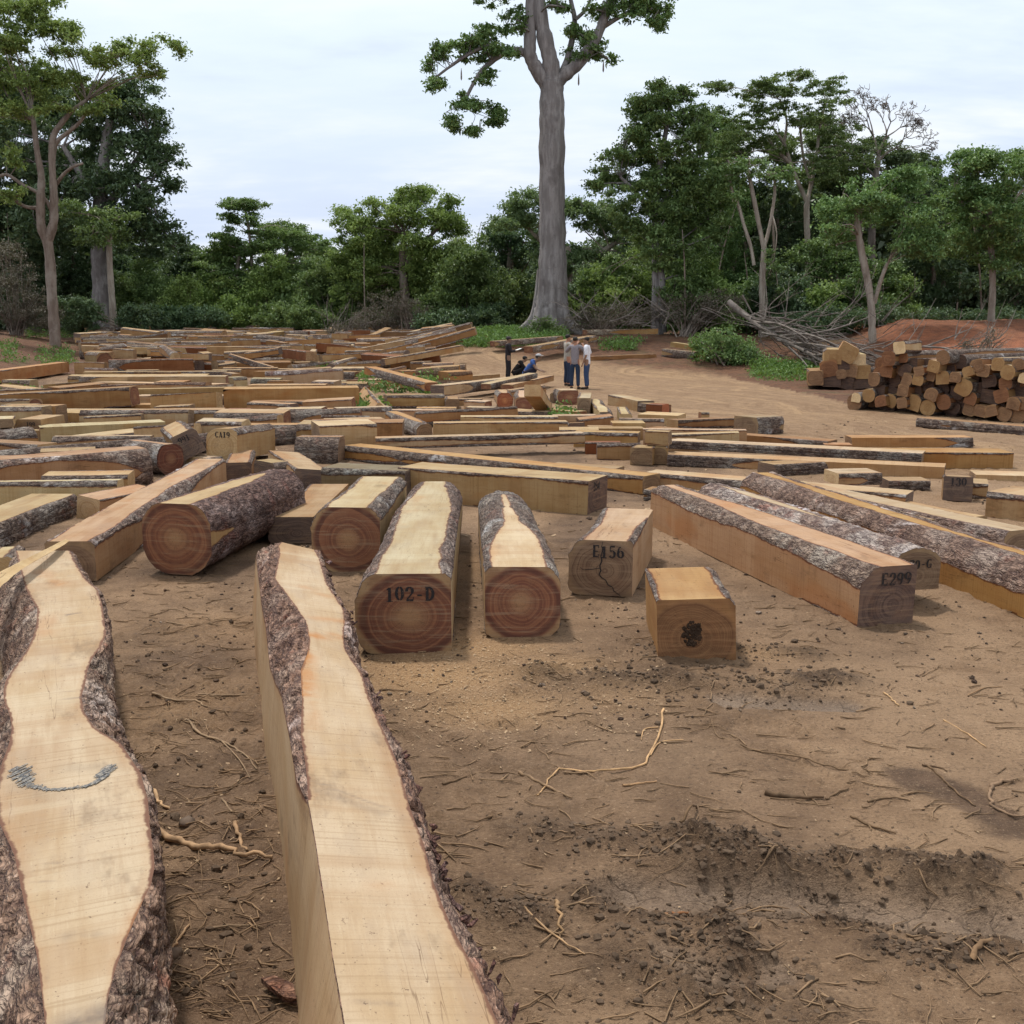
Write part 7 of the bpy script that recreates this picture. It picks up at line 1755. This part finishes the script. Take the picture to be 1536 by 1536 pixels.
def person(label, P, face, shirt, trousers, pose='stand', hair='short', arms='down', scale=1.0, skinc=(1, 1, 1), vest=None, cap=None, paper=False, sleeves=.5):
    """face = heading in radians (0 looks along +y). Local frame: +y is forward."""
    M = Matrix.Translation(P) @ Matrix.Rotation(face, 4, 'Z') @ Matrix.Scale(scale, 4)
    t = empty('person', label, 'person', 'people at the log yard', None)
    t.location = P; t.rotation_euler = (0, 0, face); t.scale = (scale,) * 3
    V3 = lambda *a: Vector(a)
    if pose == 'stand':
        hip = V3(0, 0, .92); chest = V3(0, .01, 1.28); neck = V3(0, .0, 1.46); head = V3(0, .035, 1.60)
        kn = [V3(-.10, .02, .50), V3(.10, .03, .50)]; an = [V3(-.11, -.02, .09), V3(.12, -.01, .09)]; toe = [V3(-.13, .15, .035), V3(.14, .16, .035)]; hj = [V3(-.09, 0, .88), V3(.09, 0, .88)]
    elif pose == 'crouch':
        hip = V3(0, -.12, .32); chest = V3(0, .12, .62); neck = V3(0, .26, .76); head = V3(0, .34, .82)
        kn = [V3(-.16, .26, .50), V3(.16, .26, .50)]; an = [V3(-.13, .0, .10), V3(.13, .0, .10)]; toe = [V3(-.15, .17, .035), V3(.15, .17, .035)]; hj = [V3(-.09, -.1, .32), V3(.09, -.1, .32)]
    else:  # sit on a log
        hip = V3(0, 0, .44); chest = V3(0, .05, .80); neck = V3(0, .09, .97); head = V3(0, .13, 1.10)
        kn = [V3(-.13, .42, .48), V3(.13, .42, .46)]; an = [V3(-.13, .46, .09), V3(.13, .44, .09)]; toe = [V3(-.14, .62, .035), V3(.14, .60, .035)]; hj = [V3(-.09, .03, .43), V3(.09, .03, .43)]
    sh = [V3(-.18, chest.y, 0) + V3(0, .0, neck.z - .05), V3(.18, chest.y, 0) + V3(0, 0, neck.z - .05)]
    if arms == 'down': el = [sh[0] + V3(-.05, -.02, -.29), sh[1] + V3(.05, -.02, -.29)]; wr = [el[0] + V3(-.01, .06, -.25), el[1] + V3(.01, .06, -.25)]
    elif arms == 'front': el = [sh[0] + V3(-.06, .05, -.27), sh[1] + V3(.06, .05, -.27)]; wr = [el[0] + V3(.10, .23, .04), el[1] + V3(-.10, .23, .04)]
    elif arms == 'up': el = [sh[0] + V3(-.14, .1, -.18), sh[1] + V3(.14, .1, -.18)]; wr = [el[0] + V3(.10, .16, .20), el[1] + V3(-.10, .16, .20)]
    elif arms == 'hip': el = [sh[0] + V3(-.05, -.02, -.29), sh[1] + V3(.14, -.06, -.26)]; wr = [el[0] + V3(.02, .10, -.23), el[1] + V3(-.10, .12, -.18)]
    else: el = [sh[0] + V3(-.05, .10, -.26), sh[1] + V3(.10, .16, -.22)]; wr = [el[0] + V3(.02, .22, -.06), el[1] + V3(.12, .2, -.08)]
    N, E = {}, []
    def nd(k, p, r): N[k] = (tuple(p), r)
    nd('hip', hip, (.125, .095)); nd('belly', hip.lerp(chest, .45), (.115, .09)); nd('chest', chest, (.135, .10)); nd('neckb', chest.lerp(neck, .75), (.09, .075)); nd('neck', neck, .052)
    nd('jaw', head + V3(0, .015, -.055), (.058, .066)); nd('head', head + V3(0, -.005, .03), (.074, .088)); nd('crownv', head + V3(0, -.01, .10), (.05, .06))
    E += [('hip', 'belly'), ('belly', 'chest'), ('chest', 'neckb'), ('neckb', 'neck'), ('neck', 'jaw'), ('jaw', 'head'), ('head', 'crownv')]
    for i in (0, 1):
        s_ = str(i)
        nd('hj' + s_, hj[i], .085); nd('kn' + s_, kn[i], .056); nd('cf' + s_, kn[i].lerp(an[i], .35), .052); nd('an' + s_, an[i], .038); nd('toe' + s_, toe[i], (.038, .028))
        E += [('hip', 'hj' + s_), ('hj' + s_, 'kn' + s_), ('kn' + s_, 'cf' + s_), ('cf' + s_, 'an' + s_), ('an' + s_, 'toe' + s_)]
        nd('sh' + s_, sh[i], .055); nd('el' + s_, el[i], .040); nd('wr' + s_, wr[i], .027)
        d = (wr[i] - el[i]).normalized(); sd = d.cross(V3(0, 0, 1)); sd = sd.normalized() if sd.length > .2 else V3(0, 1, 0)
        pm = wr[i] + d * .06; nd('pm' + s_, pm, (.034, .018))
        E += [('neckb', 'sh' + s_), ('sh' + s_, 'el' + s_), ('el' + s_, 'wr' + s_), ('wr' + s_, 'pm' + s_)]
        for j, (o_, l_) in enumerate(((-.030, .062), (-.010, .075), (.011, .070), (.031, .055))):
            f1 = pm + d * .035 + sd * o_; f2 = f1 + d * l_ * .8 + V3(0, 0, -.012)
            nd(f'f{s_}{j}', f1, .0095); nd(f'g{s_}{j}', f2, .007); E += [('pm' + s_, f'f{s_}{j}'), (f'f{s_}{j}', f'g{s_}{j}')]
        th = wr[i] + d * .03 + sd * .045 + V3(0, 0, .005); nd('th' + s_, th, .010); nd('tj' + s_, th + d * .04 + sd * .008, .008); E += [('wr' + s_, 'th' + s_), ('th' + s_, 'tj' + s_)]
    skin('body', N, E, SKIN, t, 2, skinc)
    # face: nose, eyes, ears, mouth on the front of the head
    fw = V3(0, 1, 0); hc = head + V3(0, 0, .02)
    def blob(name, mat, items, col=(1, 1, 1)):
        V, Fc = [], []
        for (c, rx, ry, rz) in items:
            n0 = len(V); a, b = 10, 7
            for i in range(b + 1):
                for j in range(a):
                    th_, ph = PI * i / b, 2 * PI * j / a; V.append((c.x + rx * math.sin(th_) * math.cos(ph), c.y + ry * math.sin(th_) * math.sin(ph), c.z + rz * math.cos(th_)))
            for i in range(b):
                for j in range(a): Fc.append((n0 + i * a + j, n0 + (i + 1) * a + j, n0 + (i + 1) * a + (j + 1) % a, n0 + i * a + (j + 1) % a))
        o = mesh_np(name, V, Fc, mat, t); o.color = (*col, 1); return o
    blob('nose', SKIN, [(hc + V3(0, .098, -.02), .014, .018, .022)], skinc)
    for sx in (-1, 1):
        blob('eye', HAIR, [(hc + V3(sx * .032, .083, .008), .011, .006, .007)])
        blob('ear', SKIN, [(hc + V3(sx * .078, -.005, -.01), .010, .018, .028)], skinc)
    blob('mouth', SKIN, [(hc + V3(0, .083, -.062), .022, .006, .006)], tuple(c * .5 for c in skinc))
    # clothes over the body
    T, TE = {}, []
    def td(k, p, r): T[k] = (tuple(p), r)
    td('hem', hip + V3(0, 0, -.13) * (1 if pose == 'stand' else .3), (.150, .125)); td('hip', hip + V3(0, 0, -.02), (.152, .124)); TE.append(('hem', 'hip')); td('belly', hip.lerp(chest, .45), (.142, .115)); td('chest', chest, (.158, .122)); td('nb', chest.lerp(neck, .72), (.10, .085)); TE += [('hip', 'belly'), ('belly', 'chest'), ('chest', 'nb')]
    for i in (0, 1):
        s_ = str(i); td('sh' + s_, sh[i], .074); e_ = sh[i].lerp(el[i], min(1, sleeves * 2)); td('sl' + s_, e_, .060); TE += [('nb', 'sh' + s_), ('sh' + s_, 'sl' + s_)]
        if sleeves > .5: td('cu' + s_, el[i].lerp(wr[i], (sleeves - .5) * 2), .043); TE += [('sl' + s_, 'cu' + s_)]
    skin('shirt', T, TE, CLOTH, t, 2, shirt)
    Q, QE = {}, []
    Q['hip'] = (tuple(hip), (.142, .115)); Q['w'] = (tuple(hip.lerp(chest, .14)), (.138, .108)); QE += [('hip', 'w')]
    for i in (0, 1):
        s_ = str(i); Q['hj' + s_] = (tuple(hj[i] + V3(0, 0, -.03)), .104); Q['kn' + s_] = (tuple(kn[i]), .076); Q['an' + s_] = (tuple(an[i] + V3(0, 0, .0)), .062)
        QE += [('hip', 'hj' + s_), ('hj' + s_, 'kn' + s_), ('kn' + s_, 'an' + s_)]
    skin('trousers', Q, QE, CLOTH, t, 2, trousers)
    for i in (0, 1): skin('shoe', {'h': (tuple(an[i] + V3(0, -.035, -.04)), (.05, .05)), 'm': (tuple(an[i].lerp(toe[i], .55) + V3(0, 0, -.012)), (.052, .042)), 't': (tuple(toe[i] + V3(0, .03, .005)), (.045, .034))}, [('h', 'm'), ('m', 't')], HAIR, t, 2, (1.6, 1.3, 1.1))
    if hair: blob('hair', HAIR, [(head + V3(0, -.022, .062), .088, .094, .078)])
    if cap:
        blob('cap', CLOTH, [(head + V3(0, -.012, .085), .094, .104, .062), (head + V3(0, .10, .075), .06, .065, .010)], cap)
    if paper:
        c = (wr[0] + wr[1]) / 2 + V3(0, .12, .03); V = []
        for u, v, w in ((-.13, -.09, -.02), (.13, -.09, -.02), (.13, .12, .05), (-.13, .12, .05)): V.append((c.x + u, c.y + v, c.z + w))
        V += [(a, b, z + .012) for a, b, z in V]
        o = mesh_np('paper_sheaf', V, [(3, 2, 1, 0), (4, 5, 6, 7)] + [(i, (i + 1) % 4, 4 + (i + 1) % 4, 4 + i) for i in range(4)], PAPER, None, smooth=False)
        o.matrix_world = Matrix.Translation(P) @ Matrix.Rotation(face, 4, 'Z') @ Matrix.Scale(scale, 4)
        tag(o, 'white sheaf of papers held by the person in black', 'papers')
    return t


def build_people():
    g = lambda px, py: at(px, py)
    D = at(875, 584)
    person('person in a white shirt and blue jeans, facing the person in the grey shirt', g(880, 584), math.radians(75), (.86, .86, .92), (.055, .085, .17), arms='hip', skinc=(1.3, 1.25, 1.2), scale=1.0)
    person('person in a grey-pink patterned shirt and dark jeans seen from behind', g(862, 584), math.radians(-15), (.30, .27, .29), (.035, .055, .10), arms='up', skinc=(1.6, 1.35, 1.25), sleeves=.6)
    q = at(852, 581); q = q + Vector((0, .7, 0)); q.z = gz(q.x, q.y)
    person('person in a light shirt half hidden behind the grey-pink shirted one', q, math.radians(-70), (.42, .38, .33), (.035, .05, .09), arms='up', skinc=(1.7, 1.4, 1.3), scale=1.04)
    person('person in black clothes standing with papers in hand', g(762, 571), math.radians(-75), (.035, .03, .035), (.028, .026, .03), arms='front', paper=True, sleeves=.95, cap=(.08, .07, .07), scale=.98)
    person('person crouching in black, bent over beside the standing one', g(775, 571), math.radians(-80), (.018, .015, .015), (.02, .018, .018), pose='crouch', arms='reach', sleeves=.9, scale=1.0)
    q = g(793, 574)
    person('person in a blue top and grey cap sitting low among the logs', q, math.radians(-100), (.06, .12, .33), (.03, .03, .05), pose='crouch', arms='reach', cap=(.50, .49, .50), sleeves=.3, scale=1.12)


# ------------------------------------------------------------------ sky and sun
SUN_EL, SUN_AZ = math.radians(66), math.radians(-35)      # azimuth from +y towards -x


def build_light():
    w = bpy.data.worlds.new('World'); scene.world = w; w.use_nodes = True; nt = w.node_tree; nt.nodes.clear()
    g = G.__new__(G); g.nt = nt; g.out = nt.nodes.new('ShaderNodeOutputWorld')
    sky = nt.nodes.new('ShaderNodeTexSky'); sky.sky_type = 'NISHITA'; sky.sun_disc = False; sky.sun_elevation = SUN_EL; sky.sun_rotation = SUN_AZ; sky.air_density = 1.2; sky.dust_density = 3.0
    b1 = g.n('Background', {0: sky.outputs[0], 1: .10})
    d = g.n('TexCoord').outputs['Generated']; sx = g.n('SeparateXYZ', {0: d})
    z = g.math('MAXIMUM', sx.outputs[2], .02)
    # flat cloud deck: project the direction on a plane overhead
    px = g.math('DIVIDE', sx.outputs[0], g.math('ADD', z, .18)); py = g.math('DIVIDE', sx.outputs[1], g.math('ADD', z, .18))
    pv = g.n('CombineXYZ', {0: px, 1: py, 2: 0.0}).outputs[0]
    n1 = g.noise(g.scale(pv, (.55, .9, 1)), 1.1, 5, .55, .3); n2 = g.noise(g.scale(pv, (.6, 1.3, 1)), 2.6, 5, .6)
    grad = g.ramp(sx.outputs[2], [(0.0, (.57, .665, .86)), (.10, (.63, .72, .90)), (.24, (.76, .86, .965)), (.45, (.86, .94, .985)), (1, (.86, .92, .97))])
    m = g.math('ADD', g.math('MULTIPLY', n1, .75), g.math('MULTIPLY', n2, .35))
    # brighter breaks in the overcast towards one side
    side_ = g.rng(sx.outputs[0], .12, .45)
    wl = g.math('ADD', g.math('MULTIPLY', g.rng(m, .50, .72), .75), g.math('MULTIPLY', g.math('MULTIPLY', side_, g.rng(m, .46, .60)), .5), True)
    c = g.mix(wl, grad, (.97, .985, 1.0))
    c = g.mix(g.math('MULTIPLY', g.rng(m, .52, .38), .75), c, (.61, .69, .85))
    b2 = g.n("Background", {0: c, 1: 1.2})
    mx = g.n('MixShader', {0: .88, 1: b1.outputs[0], 2: b2.outputs[0]})
    nt.links.new(mx.outputs[0], g.out.inputs[0])
    sd = bpy.data.lights.new('sun', 'SUN'); so = bpy.data.objects.new('sun', sd); COL.objects.link(so)
    sd.energy = 3.3; sd.angle = math.radians(6); sd.color = (1.0, .955, .88)
    v = Vector((math.sin(SUN_AZ) * math.cos(SUN_EL), math.cos(SUN_AZ) * math.cos(SUN_EL), math.sin(SUN_EL)))
    so.rotation_euler = v.to_track_quat('Z', 'Y').to_euler(); so.location = v * 50
    scene.view_settings.view_transform = 'Standard'; scene.view_settings.look = 'None'; scene.view_settings.exposure = 0.0; scene.view_settings.gamma = 1
    scene.render.engine = 'CYCLES'; scene.cycles.max_bounces = 4; scene.cycles.diffuse_bounces = 3; scene.cycles.use_adaptive_sampling = True; scene.cycles.adaptive_threshold = .025; scene.cycles.use_denoising = True
    scene.cycles.transparent_max_bounces = 4


import time
_t = time.time()
def step(n):
    global _t
    print('STEP', n, round(time.time() - _t, 1)); _t = time.time()
build_light()
gd = build_ground(); step('ground')
build_heroes(); step('heroes')
build_near_logs(); step('near')
build_far_logs(); step('far')
build_fillers(); step('fillers')
build_pile(); step('pile')
build_trees(); step('trees')
build_weeds(); build_brush(); step('weeds')
build_litter(gd); step('litter')
build_people(); step('people')
